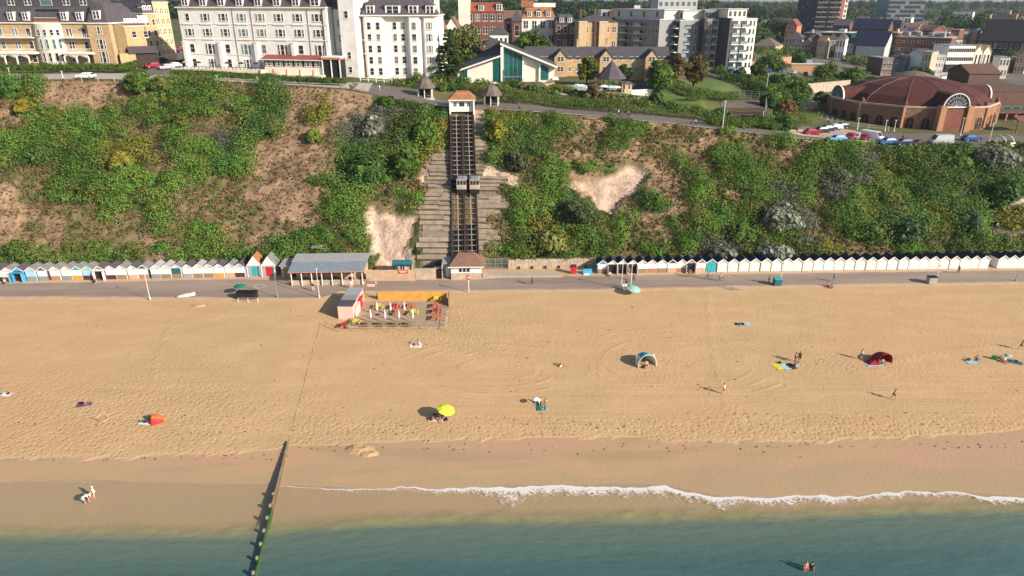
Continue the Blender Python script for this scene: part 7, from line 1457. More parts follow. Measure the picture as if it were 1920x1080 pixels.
# tall masts
def mast(px, py, top_py, lb, k='white'):
    p = G(px, py); h = ztop(p.y, top_py) - p.z; t = thing('lamp_post', lb, 'lamp post', p, 0, 'clifftop lamp posts'); MB().bar((0, 0, 0), (0, 0, h), .10, k, .06).obj('pole', t); MB().lathe([(.15, 0), (.15, .4)], k).obj('base', t); MB().box(-.3, -.12, h, .3, .12, h + .14, 'grey_light').obj('lantern', t)
for a in [(1354, 246, 190, 'tall white lamp post leaning over the sloping road by the court'), (1436, 174, 138, 'white lamp post among the shrubs behind the lawn'), (408, 156, 142, 'white lamp post on the path below the white hotel'), (118, 146, 134, 'small white lamp post on the path below the yellow hotel'),
          (19, 142, 128, 'grey lamp post at the western frame edge'), (1607, 243, 222, 'dark lamp post among the car park cars'), (1659, 246, 226, 'white lamp post in front of the shaded arches'), (1676, 247, 226, 'white twin headed lamp post by the corner of the hall'), (1854, 268, 232, 'slim grey lamp post before the glazed colonnade'), (1800, 255, 222, 'slim lamp post at the hall entrance')]: mast(*a)
# ================================================================ DOMED HALL
zb = 18.0; cY = 206.0; cX = XY(1703, cY, 22); RR0 = 22.2; HW = 5.9
t = thing('domed_hall', 'large round brick hall with maroon faceted dome, arches and semicircular window', 'concert hall', (cX, cY, zb), 0)
NS = 12; off_ = R(-120)
def ringpt(a, r, z): return (r * math.cos(a), r * math.sin(a) * .96, z)
AN = [off_ + 2 * math.pi * i / NS for i in range(NS)]
g = MB(); V = [ringpt(a, RR0, -3) for a in AN] + [ringpt(a, RR0, HW) for a in AN] + [ringpt(a, RR0 - 1.6, HW) for a in AN]
g.poly(V, [(i, (i + 1) % NS, NS + (i + 1) % NS, NS + i) for i in range(NS)] + [(NS + i, NS + (i + 1) % NS, 2 * NS + (i + 1) % NS, 2 * NS + i) for i in range(NS)], 'hallbrick'); g.obj('wall', t)
g = MB()
for i in range(NS):
    a, b2 = AN[i], AN[(i + 1) % NS]; g.poly([ringpt(a, RR0 + .15, HW - .35), ringpt(b2, RR0 + .15, HW - .35), ringpt(b2, RR0 + .15, HW + .12), ringpt(a, RR0 + .15, HW + .12), ringpt(a, RR0 - .25, HW + .12), ringpt(b2, RR0 - .25, HW + .12)], [(0, 1, 2, 3), (3, 2, 5, 4)], 'stone')
g.obj('parapet_coping', t)
prof = [(RR0 - 1.3, HW - .6), (RR0 * .82, HW + 2.0), (RR0 * .60, HW + 4.1), (RR0 * .34, HW + 5.3), (RR0 * .12, HW + 5.8), (.3, HW + 5.9)]
V = [ringpt(a, r, z) for r, z in prof for a in AN]; f = [(j * NS + i, j * NS + (i + 1) % NS, (j + 1) * NS + (i + 1) % NS, (j + 1) * NS + i) for j in range(len(prof) - 1) for i in range(NS)]
MB().poly(V, f, 'maroon').obj('dome_roof', t)
g = MB()
for a in AN:
    for (r0, z0), (r1, z1) in zip(prof[:-2], prof[1:-1]): g.bar(ringpt(a, r0, z0 + .05), ringpt(a, r1, z1 + .05), .09, 'tile_brown', n=4)
g.obj('roof_seam', t)
# arches in wall segments facing the viewer
def arch_mesh(w_, h, fk, gk):
    g = MB(); n_ = 8; pts = [(-w_ / 2, 0), (w_ / 2, 0)] + [(w_ / 2 * math.cos(math.pi * i / n_), h - w_ / 2 + w_ / 2 * math.sin(math.pi * i / n_)) for i in range(n_ + 1)]
    g.prism(pts, -.04, .05, gk, 'y')
    for i in range(n_): a0, a1 = math.pi * i / n_, math.pi * (i + 1) / n_; g.poly([(r * math.cos(q), y, h - w_ / 2 + r * math.sin(q)) for y in (-.12, -.05) for q in (a0, a1) for r in (w_ / 2, w_ / 2 + .16)], [(0, 1, 3, 2), (1, 5, 7, 3)], fk)
    g.box(-.04, -.09, 0, .04, -.05, h - .1, fk).box(-w_ / 2, -.08, h * .5, w_ / 2, -.05, h * .5 + .06, fk); return g.mesh('arch_window')
AM = arch_mesh(1.9, 3.2, 'orangebrick', 'dark')
for i in range(NS):
    a, b2 = Vector(ringpt(AN[i], RR0, 0)), Vector(ringpt(AN[(i + 1) % NS], RR0, 0)); am = (AN[i] + math.pi / NS) % (2 * math.pi)
    if not (math.pi * 1.05 < am < math.pi * 1.98): continue
    dv = b2 - a; ang = math.atan2(dv.y, dv.x)
    for k_ in range(3): p = a + dv * ((k_ + .5) / 3); nrm = Vector((math.sin(ang), -math.cos(ang), 0)); ob('arch_window', AM, t, p + nrm * .06, ang)
    if i % 1 == 0: q = a * (1 + .25 / RR0); MB().obox((a.x * 1.004, a.y * 1.004, HW / 2), (.3, 0, 0), (0, .3, 0), (0, 0, HW / 2 - .3), 'orangebrick').obj('buttress', t)
    MB().lathe([(.5, 0), (.5, .9), (.2, 1.3)], 'brick', (a.x * .97, a.y * .97, HW), 6).obj('roof_finial', t)
# semicircular gable window and entrance
def gable_window(ang, r_, wd, lb, k='glass'):
    c = Vector(ringpt(ang, r_, 0)); rot = ang + math.pi / 2; e = ob('window_gable', None, t, (c.x, c.y, 0), rot); n_ = 14
    g = MB(); pts = [(wd * math.cos(math.pi * i / n_), HW + .3 + wd * math.sin(math.pi * i / n_)) for i in range(n_ + 1)]
    g.poly([(x, 0, z) for x, z in pts] + [(x * .9, 11, z) for x, z in pts], [(i, n_ + 1 + i, n_ + 2 + i, i + 1) for i in range(n_)], 'maroon').obj('barrel_roof', e)
    MB().prism(pts, -.05, .1, 'glass', 'y').obj('glazing', e); g = MB()
    for i in range(n_): a0, a1 = math.pi * i / n_, math.pi * (i + 1) / n_; g.poly([(r * math.cos(q), y, HW + .3 + r * math.sin(q)) for y in (-.35, .05) for q in (a0, a1) for r in (wd, wd + .2)], [(0, 1, 3, 2), (6, 7, 5, 4), (1, 5, 7, 3), (0, 2, 6, 4)], 'white_lit')
    g.box(-wd, -.3, HW + .1, wd, 0, HW + .4, 'white_lit').obj('arch_rim', e); g = MB()
    for i in range(1, 9): a0 = math.pi * i / 9; g.bar((0, -.1, HW + .3), (wd * math.cos(a0), -.1, HW + .3 + wd * math.sin(a0)), .05, 'grey_light', n=4)
    for rr in (.4, .72):
        for i in range(n_): a0, a1 = math.pi * i / n_, math.pi * (i + 1) / n_; g.bar((wd * rr * math.cos(a0), -.1, HW + .3 + wd * rr * math.sin(a0)), (wd * rr * math.cos(a1), -.1, HW + .3 + wd * rr * math.sin(a1)), .05, 'grey_light', n=4)
    g.obj('tracery', e); return e
A0 = R(-89); e = gable_window(A0, RR0 + .5, 3.3, '')
MB().box(-2.6, -.5, -3, 2.6, 2, HW - .2, 'brick').obj('entrance_panel', e); MB().box(-2.6, -.56, -1, 2.6, -.5, HW - .6, 'brick').obj('entrance_cladding', e)
for s_ in (-1, 1): MB().box(s_ * 3.6 - .75, -1.1, -3, s_ * 3.6 + .75, 1, HW + .6, 'orangebrick').obj('entrance_pier', e)
gable_window(math.pi + .10, RR0 - .2, 3.2, ''); gable_window(.02, RR0 - .6, 3.0, '')
# rear lantern and neighbouring dark halls
t = thing('rear_pavilion', 'low octagonal dark pavilion with grey roof behind the maroon dome', 'pavilion', (XY(1706, 245, 20), 245, 16), 0)
MB().lathe([(6.5, -2), (6.5, 9.5)], 'brick_dark', n=8).obj('wall', t); MB().lathe([(7.4, 9.5), (7.4, 9.9), (3, 11.4), (.5, 11.8)], 'thatch', n=8).obj('roof', t); MB().box(1.5, -6.7, 3, 5.2, -6.1, 9.3, 'glass_blue').obj('glazing', t)
block('massive dark brown windowless hall right of the dome', 'hall', 1848, 1990, 216, 172, 26, 'brick_dark', 'flat:brick_dark', 1, 1, 17, ww=.8, wh=.8, parapet=False, name='conference_hall')
block('dark brown block with sloping roof behind the dome gable', 'hall', 1822, 1880, 236, 138, 12, 'brick_dark', 'gx:brick_dark', 1, 1, 17, ww=.8, wh=.8, roofh=2.4, name='conference_hall')
t, wd, h_ = block('low dark glazed colonnade building beside the domed hall', 'colonnade', 1862, 2000, 205, 208, 10, 'dark', 'flat:brick_dark', 1, 8, 17, ww=2.2, wh=3.6, wst='plain', fk='panel_grey', gk='glass_teal', parapet=False, name='glazed_colonnade')
for i in range(8): MB().box(i * wd / 8 - .2, -2.6, -1, i * wd / 8 + .2, -2.2, h_ - .3, 'orangebrick').obj('column', t)
MB().box(-.5, -2.9, h_ - .3, wd, -.2, h_, 'brick').obj('canopy', t)
t = thing('red_canopy', 'small red roofed entrance canopy at the eastern frame edge', 'canopy', G(1905, 250), .1); MB().prism([(0, 3.2), (5, 3.2), (2.5, 4.2)], 0, 8, 'brick').obj('roof', t)
for x in (.3, 7.7): MB().box(x - .15, .3, 0, x + .15, .6, 3.2, 'brick').obj('post', t)
t = thing('curved_shelter', 'cream curved roof shelter frame by the road near the frame edge', 'shelter', G(1868, 275), .3)
for x in (0, 2.4): 
    g = MB()
    for i in range(8): a0, a1 = math.pi * i / 8, math.pi * (i + 1) / 8; g.bar((x, -2.6 * math.cos(a0), 2.6 * math.sin(a0)), (x, -2.6 * math.cos(a1), 2.6 * math.sin(a1)), .14, 'cream', n=5)
    g.obj('arch_rib', t)
MB().box(0, -2.6, 0, 2.4, -2.3, 1.3, 'cream').obj('wall', t)
# retaining walls, orange walls
def wallobj(lb, a, b2, h, k, cop='concrete', th=.5, name='retaining_wall', za=None):
    p1, p2 = G(*a), G(*b2); rz, wd = front(p1, p2); t = thing(name, lb, 'wall', (p1.x, p1.y, min(p1.z, p2.z)), rz); MB().box(0, 0, -2, wd, th, h, k).obj('wall_body', t); MB().box(-.05, -.08, h, wd + .05, th + .08, h + .15, cop).obj('coping', t); return t
wallobj('long pale stone retaining wall above the domed hall', (1486, 170), (1592, 168), 3.4, 'stone'); wallobj('pale stone wall continuing down beside the dome', (1592, 172), (1628, 160), 3.0, 'stone')
wallobj('short rough stone wall under the shrubs left of the dome', (1500, 208), (1536, 204), 2.2, 'stone')
wallobj('long orange brick parking wall behind the small car park', (1336, 126), (1482, 125), 4.2, 'orangebrick', 'grey')
t, wd, h_ = block('terracotta fronted flat roofed building at the town car park', 'building', 1489, 1548, 318, 122, 9, 'orangebrick', 'flat:grey', 1, 2, 19, ww=.6, wh=.6, name='parking_building'); MB().box(-.4, -.4, h_ + .3, wd + 2, -.1, h_ + .8, 'grey_light').obj('roof_edge', t)
wallobj('low white wall closing the bar terrace on the right', (1178, 176), (1228, 181), 1.9, 'cream', 'white', name='garden_wall'); wallobj('buff wall under the bar terrace railing', (1125, 180), (1226, 190), 1.0, 'buff_pale', name='garden_wall')
railing('terrace_railing', 'white railing round the bar terrace parasols', G(1125, 179), G(1176, 183), 1.0, 1.6, 'white', 2)
p = G(1145, 168); t = thing('bar_gazebo', 'pyramid roofed dark gazebo over the bar terrace', 'gazebo', p, .1)
MB().lathe([(4.2, 3.0), (4.25, 3.2), (2.6, 5.0), (.2, 7.6), (.05, 8.2)], 'slate', n=8).obj('roof', t)
for i in range(8): a = R(22.5 + 45 * i); MB().box(3.7 * math.cos(a) - .1, 3.7 * math.sin(a) - .1, -.5, 3.7 * math.cos(a) + .1, 3.7 * math.sin(a) + .1, 3.1, 'timber_dark').obj('post', t)
MB().box(-1.5, -1.2, 0, 1.5, 1.2, 1.1, 'timber').obj('bar_counter', t)
block('small flat roofed bar building right of the gazebo', 'building', 1167, 1186, p.y - 1, 158, 5, 'buff_pale', 'flat:thatch', 1, 2, p.z - .3, ww=.7, wh=1.2, parapet=False, name='bar_building')
block('white bar annexe with dark pitched roof behind garden wall', 'building', 1188, 1226, 205, 168, 5, 'white', 'hip:slate', 1, 3, 25.5, roofh=1.6, name='bar_building')
for i, (px, py, k, lb) in enumerate([(1082, 174, 'lightblue', 'pale blue parasol in the bar garden nearest the hall'), (1090, 175, 'white', 'white parasol in the bar garden beside the pale blue one'), (1097, 177, 'lightblue', 'pale blue parasol in the bar garden nearest the brown tree'), (1131, 176, 'white', 'white parasol at the left end of the bar terrace'), (1143, 177, 'lightblue', 'pale blue parasol directly before the gazebo'), (1154, 177.5, 'white', 'white parasol right of the gazebo front')]):
    p = G(px, py); parasol(p, 1.5, k, lb, (0, 0), 2.4)
for i, (px, py, tk, lb) in enumerate([(1140, 178, 'red', 'person in red on the bar terrace'), (1160, 174, 'orange', 'person in orange at the bar terrace gazebo'), (1150, 179, 'white', 'person in white at a bar terrace table')]): person('sit' if i != 1 else 'stand', G(px, py), i, lb, tk, 'trousers', 'navy')
# people walking on the clifftop
for px, py, tk, lk, lb, kd in [(657, 168, 'timber', 'dark', 'person in brown beside the hotel hedge end', 'stand'), (661, 169, 'grey', 'navy', 'person in grey beside the hotel hedge end', 'stand'), (974, 207, 'dark', 'black', 'person in black on the cliff road near the right shelter', 'walk'), (1159, 218, 'white', 'navy', 'person in white on the middle of the cliff road', 'walk'),
      (1178, 220, 'grey', 'navy', 'person in grey on the middle of the cliff road', 'walk'), (1296, 235, 'black', 'navy', 'person in black walking on the sloping road', 'walk'), (1304, 236, 'white', 'black', 'person in white walking on the sloping road', 'walk'), (484, 156, 'white', 'grey', 'person in white on the path below the white hotel', 'walk'),
      (62, 146, 'black', 'dark', 'person in black on the western clifftop path', 'stand'), (1552, 232, 'white', 'navy', 'person in white at the start of the dome railing', 'walk'), (1494, 250, 'navy', 'dark', 'person in navy beside the parked red car', 'stand'), (1692, 262, 'black', 'dark', 'person in black crossing the road by the hall', 'walk'), (712, 172, 'white', 'grey', 'person in white on the lift forecourt', 'stand')]:
    person(kd, G(px, py), E90 * (1 if px % 2 else -1), lb, tk, 'trousers', lk)
# ================================================================ CARS
def car_meshes(van=False):
    L_, W_, H_ = (4.3, 1.8, 1.45) if not van else (5.2, 2.0, 2.2); e = {}
    s_ = [(-L_ / 2, .35), (-L_ / 2 + .05, .75), (-L_ / 2 + .15, .95), (-L_ * .12, 1.0), (L_ * .34, 1.0), (L_ / 2 - .05, .95), (L_ / 2, .6), (L_ / 2, .35)] if not van else [(-L_ / 2, .4), (-L_ / 2, .95), (-L_ * .38, 1.2), (L_ / 2, 1.25), (L_ / 2, .4)]
    g = MB(); g.prism([(a, b2) for a, b2 in s_], -W_ / 2, W_ / 2, 'car_white', 'y')
    cb = [(-L_ * .22, 1.0), (-L_ * .06, H_), (L_ * .28, H_), (L_ * .42, 1.0)] if not van else [(-L_ * .38, 1.2), (-L_ * .26, H_), (L_ / 2 - .05, H_), (L_ / 2, 1.25)]
    n_ = len(cb); V = [(a, s2 * (W_ / 2 - (.06 if b2 < 1.3 else .2)), b2) for s2 in (-1, 1) for a, b2 in cb]
    g.poly(V, [(0, 1, 2, 3), (7, 6, 5, 4), (1, 5, 6, 2), (0, 4, 5, 1), (2, 6, 7, 3)], 'car_white'); e['body'] = g.mesh('body')
    a0, b0 = cb[0]; a1, b1 = cb[1]; wy = W_ / 2
    e['windscreen'] = MB().poly([(a0 - .01, -wy + .16, b0 + .04), (a0 - .01, wy - .16, b0 + .04), (a1 - .03, wy - .28, b1 - .05), (a1 - .03, -wy + .28, b1 - .05)], [(0, 1, 2, 3)], 'glass').mesh('windscreen')
    a2, b2_ = cb[2]; a3, b3 = cb[3]; e['rear_window'] = MB().poly([(a3 + .02, -wy + .2, b3 + .08), (a3 + .02, wy - .2, b3 + .08), (a2 + .03, wy - .3, b2_ - .05), (a2 + .03, -wy + .3, b2_ - .05)], [(3, 2, 1, 0)], 'glass').mesh('rear_window')
    for s2, nm in ((-1, 'side_window'), (1, 'side_window2')):
        xa, xb = (a0 + .25, a3 - .3) if not van else (a0 + .15, a0 + 1.3); e[nm] = MB().poly([(xa, s2 * (wy - .07), b0 + .05), (xb, s2 * (wy - .07), b0 + .05), (min(xb - .25, a2), s2 * (wy - .19), b1 - .07), (a1 + .1, s2 * (wy - .19), b1 - .07)], [(0, 1, 2, 3)], 'glass').mesh('side_window')
    g = MB(); g.bar((0, -.11, 0), (0, .11, 0), .32, 'tyre', n=12).bar((0, -.12, 0), (0, .12, 0), .17, 'metal', n=8); e['wheel'] = g.mesh('wheel')
    e['headlight'] = MB().box(-.03, -.16, -.07, .03, .16, .07, 'white').mesh('headlight'); e['bumper'] = MB().box(-.06, -W_ / 2 + .05, -.1, .06, W_ / 2 - .05, .1, 'dark').mesh('bumper'); e['dims'] = (L_, W_); return e
CARM = car_meshes(); VANM = car_meshes(True)
def car(px, py, rz, k, lb, van=False, group='parked cars on the clifftop', Y=None, sc=1.0):
    p = G(px, py) if Y is None else W(XY(px, Y, 18), Y); E = VANM if van else CARM; p.z += .13; t = thing('van' if van else 'car', lb, 'van' if van else 'car', p, rz, group); t.scale = (sc,) * 3; L_, W_ = E['dims']
    recolor(ob('body', E['body'], t), k)
    for q in ('windscreen', 'rear_window', 'side_window'): ob(q, E[q], t)
    ob('side_window', E['side_window2'], t)
    for x in (-L_ * .31, L_ * .31):
        for y in (-W_ / 2 + .08, W_ / 2 - .08): ob('wheel', E['wheel'], t, (x, y, .32))
    for y in (-W_ * .33, W_ * .33): ob('headlight', E['headlight'], t, (-L_ / 2 + .02, y, .68))
    ob('bumper', E['bumper'], t, (-L_ / 2, 0, .4)); ob('bumper', E['bumper'], t, (L_ / 2, 0, .4))
car(1523, 253, 0.08 + math.pi, 'car_red', 'dark red car at the left of the angled parking row'); car(1543, 249, .2 + math.pi, 'car_black', 'black car directly behind the dark red one'); car(1553, 246, .25 + math.pi, 'car_dkblue', 'dark blue car third in the angled row')
car(1563, 244, .25, 'car_white', 'white car fourth in the angled row'); car(1575, 242, .3, 'car_dkblue', 'navy car furthest back in the angled row')
car(1568, 266, .12, 'car_lblue', 'pale blue car at the cliff edge parking'); car(1593, 262, .9, 'car_red', 'red car between pale blue car and silver car'); car(1604, 262, .9, 'car_silver', 'silver car parked beside the red cars'); car(1618, 263, .9, 'car_red', 'red car directly left of the white van', sc=.95)
car(1634, 264, 2.2, 'car_white', 'white van in the middle of the cliff edge parking', True); car(1662, 271, .15, 'car_blue', 'bright blue car right of the white van'); car(1692, 273, .1, 'car_dkblue', 'dark blue car second right of the white van')
car(1719, 272, .3, 'maroon', 'maroon small car by the cliff railing', sc=.75); car(1762, 271, math.pi * .02, 'car_silver', 'long silver van by the crest tree', True); car(1820, 265, math.pi, 'car_blue', 'sky blue car driving past the hall entrance', group='cars on the cliff road')
car(162, 148.5, .02, 'car_white', 'white car on the path below the yellow hotel', group='cars by the hotels')
k_ = 0
for i, (px, py, c, lb) in enumerate([(286, 128, 'car_red', 'red car at the near end of the hotel side road'), (291, 121, 'car_black', 'black car second from the red one on the side road'), (301, 118, 'car_dkblue', 'navy car in the side road row'), (310, 112, 'car_black', 'black car mid way up the side road'), (318, 107, 'car_dkblue', 'dark blue car near the top of the side road'), (330, 100, 'car_black', 'black car beside the white hotel corner high up'), (338, 95, 'car_red', 'small red car at the top of the side road'),
                                    (312, 131, 'car_silver', 'silver car at the mouth of the side road'), (326, 128, 'car_white', 'white car beside the silver one at the road mouth'), (334, 122, 'car_dkblue', 'dark car beside the hotel wall')]): car(px, py, .9, c, lb, group='cars by the hotels')
for i, (px, py, c, lb) in enumerate([(1370, 137, 'car_dkblue', 'dark blue car in the small car park nearest its entrance'), (1384, 135, 'car_white', 'white car in the small car park'), (1400, 137, 'car_black', 'black car in the small car park'), (1410, 136, 'car_blue', 'blue car in the small car park'), (1442, 136, 'car_blue', 'blue car under the orange wall'), (1462, 136, 'car_dkblue', 'navy car under the orange wall'), (1486, 140, 'car_silver', 'silver car left of the terracotta building'), (1510, 142, 'car_black', 'black car before the terracotta building'), (1560, 136, 'car_blue', 'bright blue car right of the terracotta building')]): car(px, py, .9 + .3 * (i % 3), c, lb, group='cars in the small car park')
for i, (px, py, c, lb) in enumerate([(1766, 150, 'car_white', 'small white car on the plaza'), (1775, 150, 'car_black', 'black car on the plaza'), (1788, 152, 'car_dkblue', 'dark car parked on the plaza by the dome'), (1800, 151, 'car_dkblue', 'second dark car on the plaza, further right'), (1826, 141, 'car_black', 'black van on the plaza edge')]): car(px, py, .1, c, lb, 'van' in lb, group='cars on the plaza')
# cliff path at the eastern edge
patch('cliff_path', [(1848, 392), (1885, 390), (1925, 384)], [(1850, 386), (1885, 381), (1925, 372)], 'concrete', 'pale zigzag path high on the eastern slope', .35)
patch('cliff_path', [(1862, 441), (1895, 446), (1925, 450)], [(1862, 432), (1895, 436), (1925, 440)], 'asphalt', 'grey lower zigzag path on the eastern slope', .35)
for px, py, tk, kd, lb in [(1874, 385, 'blue', 'stand', 'person in blue at the upper path bend'), (1869, 388, 'black', 'stand', 'person in black at the upper path bend'), (1897, 384, 'white', 'walk', 'person in white on the upper zigzag path'), (1866, 420, 'white', 'walk', 'person in white descending the steps'), (1864, 428, 'black', 'walk', 'person in black descending the steps'), (1867, 434, 'lightblue', 'stand', 'person in pale blue at the lower bend')]:
    q = G(px, py); q.z += .3; person(kd, q, 0, lb, tk, 'trousers', 'navy')
# ================================================================ TOWN
block('wide block of red and white banded offices beneath a tall tower', 'offices', 1440, 1475, 520, 46, 14, 'brick', 'gx:slate', 3, 4, roofh=4, group='town buildings')
block('pink and brown gabled town house with white window bands', 'town house', 1472, 1493, 505, 48, 14, 'salmon', 'gy:brick', 4, 4, roofh=4)
block('grey stone gabled building in front of the brown town houses', 'town house', 1473, 1506, 445, 74, 14, 'stone', 'hip:slate', 3, 5, roofh=4)
block('small cream roofed hall below the banded tower', 'hall', 1412, 1456, 400, 86, 16, 'buff_pale', 'hip:thatch', 1, 3, roofh=4)
block('light buff side building beside the banded tower foot', 'town house', 1506, 1524, 470, 62, 14, 'brick', 'flat:grey', 4, 3); block('yellow end gable building squeezed below the tower', 'town house', 1520, 1534, 440, 68, 12, 'buff', 'gy:slate', 3, 2, roofh=2)
t, wd, h_ = block('teal glass fronted modern block below the banded tower', 'offices', 1536, 1592, 450, 62, 22, 'glass_teal', 'flat:grey_light', 4, 9, wst='plain', fk='navy', gk='glass_teal', ww=4.5, wh=2.6)
block('brown gabled building behind the teal glass block', 'town house', 1560, 1590, 520, 48, 16, 'brick_dark', 'gx:slate', 3, 4, roofh=4); block('navy roofed long building with pale gable ends', 'hall', 1597, 1664, 500, 54, 20, 'brick_dark', 'gx:navy', 2, 8, roofh=6)
block('low building with wide navy roof and white round windowed base', 'hall', 1608, 1662, 400, 86, 24, 'grey_light', 'gx:navy', 1, 9, roofh=7, ww=1.2, wh=1.2, wst='plain'); block('pinkish brown corner block right of the navy roofs', 'offices', 1665, 1682, 410, 62, 16, 'brick_dark', 'flat:stone', 6, 3)
t, wd, h_ = block('long red brick office block with rows of white windows', 'offices', 1682, 1784, 405, 71, 20, 'brick', 'flat:stone', 4, 18, wst='plain', ww=1.6, wh=1.3, name='town_building')
for i in range(4): MB().box(wd * (.1 + .22 * i), 4, h_ + .3, wd * (.18 + .22 * i), 10, h_ + 2.5, 'grey').obj('roof_unit', t)
block('pale grey pitched building left of the white arcades', 'building', 1780, 1806, 420, 74, 14, 'grey_light', 'hip:thatch', 2, 4, roofh=3)
t, wd, h_ = block('white arcaded building with two rows of small arches', 'building', 1782, 1832, 372, 86, 14, 'white_lit', 'flat:grey', 3, 14, wst='plain', ww=1.0, wh=1.9, fk='white', gk='dark', parapet=False); MB().box(-1, -2.5, -2, wd + 1, -.3, h_ * .3, 'dark').obj('colonnade', t)
for i in range(2): block(['small white pointed gable house right of the arcades', 'second small cream gable house right of the arcades'][i], 'house', 1834 + i * 16, 1848 + i * 16, 380, 96, 10, 'cream', 'gy:buff_pale', 1, 2, roofh=3)
block('yellow lit end wall building left of the large dark roof', 'building', 1822, 1833, 470, 58, 14, 'buff', 'flat:grey', 4, 2, parapet=False)
block('huge dark slate roofed building on the town skyline', 'hall', 1836, 1960, 455, 78, 50, 'black', 'gx:dark', 2, 12, roofh=12)
block('orange brick block on the hill above the dark roof', 'flats', 1840, 1852, 640, 28, 14, 'orangebrick', 'flat:orangebrick', 5, 2, parapet=False); block('orange brick twin block, right one above the dark roof', 'flats', 1884, 1902, 640, 27, 14, 'orangebrick', 'flat:orangebrick', 5, 3, parapet=False); block('low brown link between the two orange blocks', 'flats', 1853, 1884, 650, 37, 12, 'buff_pale', 'flat:grey', 3, 6, parapet=False)
block('long low white building on the wooded hillside', 'building', 1782, 1821, 760, 23, 12, 'white_lit', 'flat:grey_light', 2, 10, parapet=False, wst='plain'); block('small white house at the eastern skyline edge', 'house', 1911, 1925, 640, 30, 10, 'white', 'gx:slate', 3, 3, roofh=3)
block('pale roofed offices on the hill left of tall trees', 'building', 1862, 1890, 780, 20, 12, 'grey', 'flat:grey', 2, 6, parapet=False)
for i, (px, wpx, Y, tp, wk, rk, lb) in enumerate([(1690, 30, 470, 60, 'grey', 'flat:grey', 'grey flat roofed block behind the red brick offices'), (1722, 26, 480, 57, 'cream', 'gx:brick', 'cream building with small brown roof behind offices'), (1748, 30, 460, 62, 'stone', 'flat:grey_light', 'pale flat roofed store behind the office roof'), (1700, 22, 520, 52, 'white', 'gx:tile_brown', 'small white building near the glass tower foot'),
      (1416, 22, 560, 52, 'brick', 'gx:slate', 'small brick house among trees right of the flats'), (1434, 20, 600, 47, 'cream', 'gx:tile_brown', 'cream house peeking from the trees'), (1626, 26, 600, 42, 'brick', 'gx:slate', 'brick house left of the glass tower'), (1602, 22, 620, 38, 'brick_dark', 'gx:slate', 'dark house between the two towers'), (1645, 16, 560, 38, 'salmon', 'flat:grey', 'pink block at the foot of the glass tower'),
      (1756, 22, 350, 104, 'grey_light', 'flat:grey_light', 'low pale building before the red brick offices'), (1735, 20, 345, 106, 'white', 'gx:slate', 'small white building with dark roof before offices'), (1660, 20, 330, 110, 'brick_dark', 'flat:grey', 'dark square block left of the pavilion trees')]):
    block(lb, 'building', px, px + wpx, Y, tp, 14, wk, rk, 3, 4, roofh=3, parapet=False)
r2 = random.Random(11); wn = {'brick': 'red brick', 'cream': 'cream', 'white': 'white', 'stone': 'stone', 'buff_pale': 'pale buff', 'brick_dark': 'dark brick', 'grey': 'grey'}; rn = {'gx:slate': 'slate', 'gx:tile_brown': 'brown tiled', 'hip:slate': 'hipped slate', 'flat:grey': 'flat grey', 'gy:slate': 'front gabled slate', 'hip:thatch': 'hipped brown'}
seen_ = set()
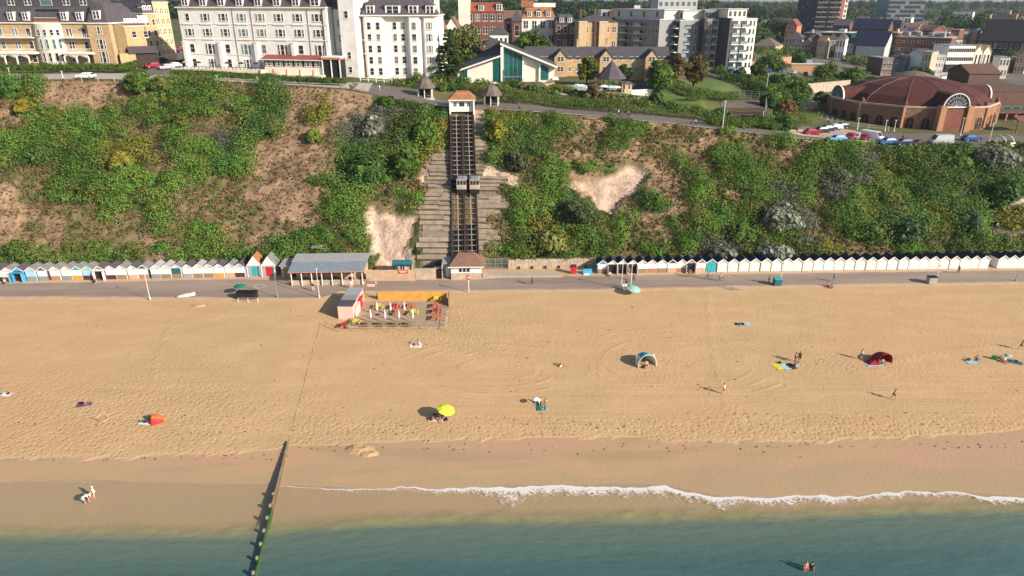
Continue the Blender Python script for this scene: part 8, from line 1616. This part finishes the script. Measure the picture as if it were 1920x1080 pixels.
for zone, (a_, b_, Ya, Yb, ta, tb) in (('between modern flats and banded tower', (1415, 1485, 560, 640, 46, 54)), ('between the two tall towers', (1585, 1655, 520, 660, 36, 50)), ('behind the red brick offices', (1690, 1800, 450, 560, 54, 62)), ('below the teal glass block', (1500, 1600, 385, 430, 72, 82)), ('between the offices and plaza', (1670, 1780, 330, 372, 98, 112)), ('by the large dark roof', (1790, 1835, 470, 560, 56, 66)), ('at the eastern frame edge', (1880, 1925, 330, 400, 104, 122))):
    for q_ in range(6):
        wk, rk = r2.choice(list(wn)), r2.choice(list(rn))
        if (zone, wk, rk) in seen_: continue
        seen_.add((zone, wk, rk)); px = a_ + (b_ - a_) * (q_ + r2.random() * .5) / 6; Y_ = r2.uniform(Ya, Yb); block(f'small {wn[wk]} building with {rn[rk]} roof {zone}', 'building', px, px + r2.uniform(11, 20), Y_, r2.uniform(ta, tb), r2.uniform(8, 14), wk, rk, 2, 3, roofh=2.6, parapet=False, dY=-r2.uniform(.2, 1.1) * 16 / F * Y_)
# towers
t, wd, h_ = block('tall residential tower with red and white banded balconies', 'tower', 1526, 1570, 560, -40, 16, 'brick', 'flat:grey', 14, 4, ww=3.0, wh=1.5, wst='plain', name='tower_block')
for j in range(14): MB().box(.3, -1.1, j * h_ / 14, wd * .46, -.05, j * h_ / 14 + 1.1, 'cream').obj('balcony', t); MB().box(wd * .54, -1.1, j * h_ / 14, wd - .3, -.05, j * h_ / 14 + 1.1, 'cream').obj('balcony', t)
t, wd, h_ = block('dark shaded wing of the banded tower', 'tower', 1490, 1526, 580, -40, 20, 'slate_blue', 'flat:dark', 12, 5, dY=-18, wst='plain', fk='navy', name='tower_block'); block('white end slab standing right of the banded tower', 'tower', 1570, 1582, 560, -40, 8, 'cream', 'flat:cream', 10, 2, wst='plain', name='tower_block', parapet=False, z0=30)
t, wd, h_ = block('dark glass tower block with blue panels', 'tower', 1660, 1727, 700, -40, 24, 'glass_blue', 'flat:dark', 10, 9, ww=4, wh=2.6, wst='plain', fk='brick', name='tower_block', z0=30); block('white stepped flats at the foot of the dark glass tower', 'flats', 1688, 1706, 600, 34, 12, 'white', 'flat:white', 4, 3, parapet=False)
block('blue grey lower offices at the foot of the glass tower', 'offices', 1664, 1688, 560, 38, 14, 'slate_blue', 'flat:grey', 6, 5, wst='plain', fk='grey_light')
# ================================================================ AIR
m = bpy.data.materials.new('haze'); m.use_nodes = True; N = m.node_tree.nodes; L = m.node_tree.links; N.remove(N['Principled BSDF'])
pv = N.new('ShaderNodeVolumePrincipled'); pv.inputs['Color'].default_value = (.78, .86, 1, 1); pv.inputs['Density'].default_value = .00008; pv.inputs['Anisotropy'].default_value = 0.2
L.new(pv.outputs[0], N['Material Output'].inputs['Volume'])
g = MB().box(-7000, -3100, -12, 7000, 7300, 130, 'white'); g.mats = [m]; o = g.obj('haze'); tag(o, 'thin pale blue air softening the distant town', kind='stuff')
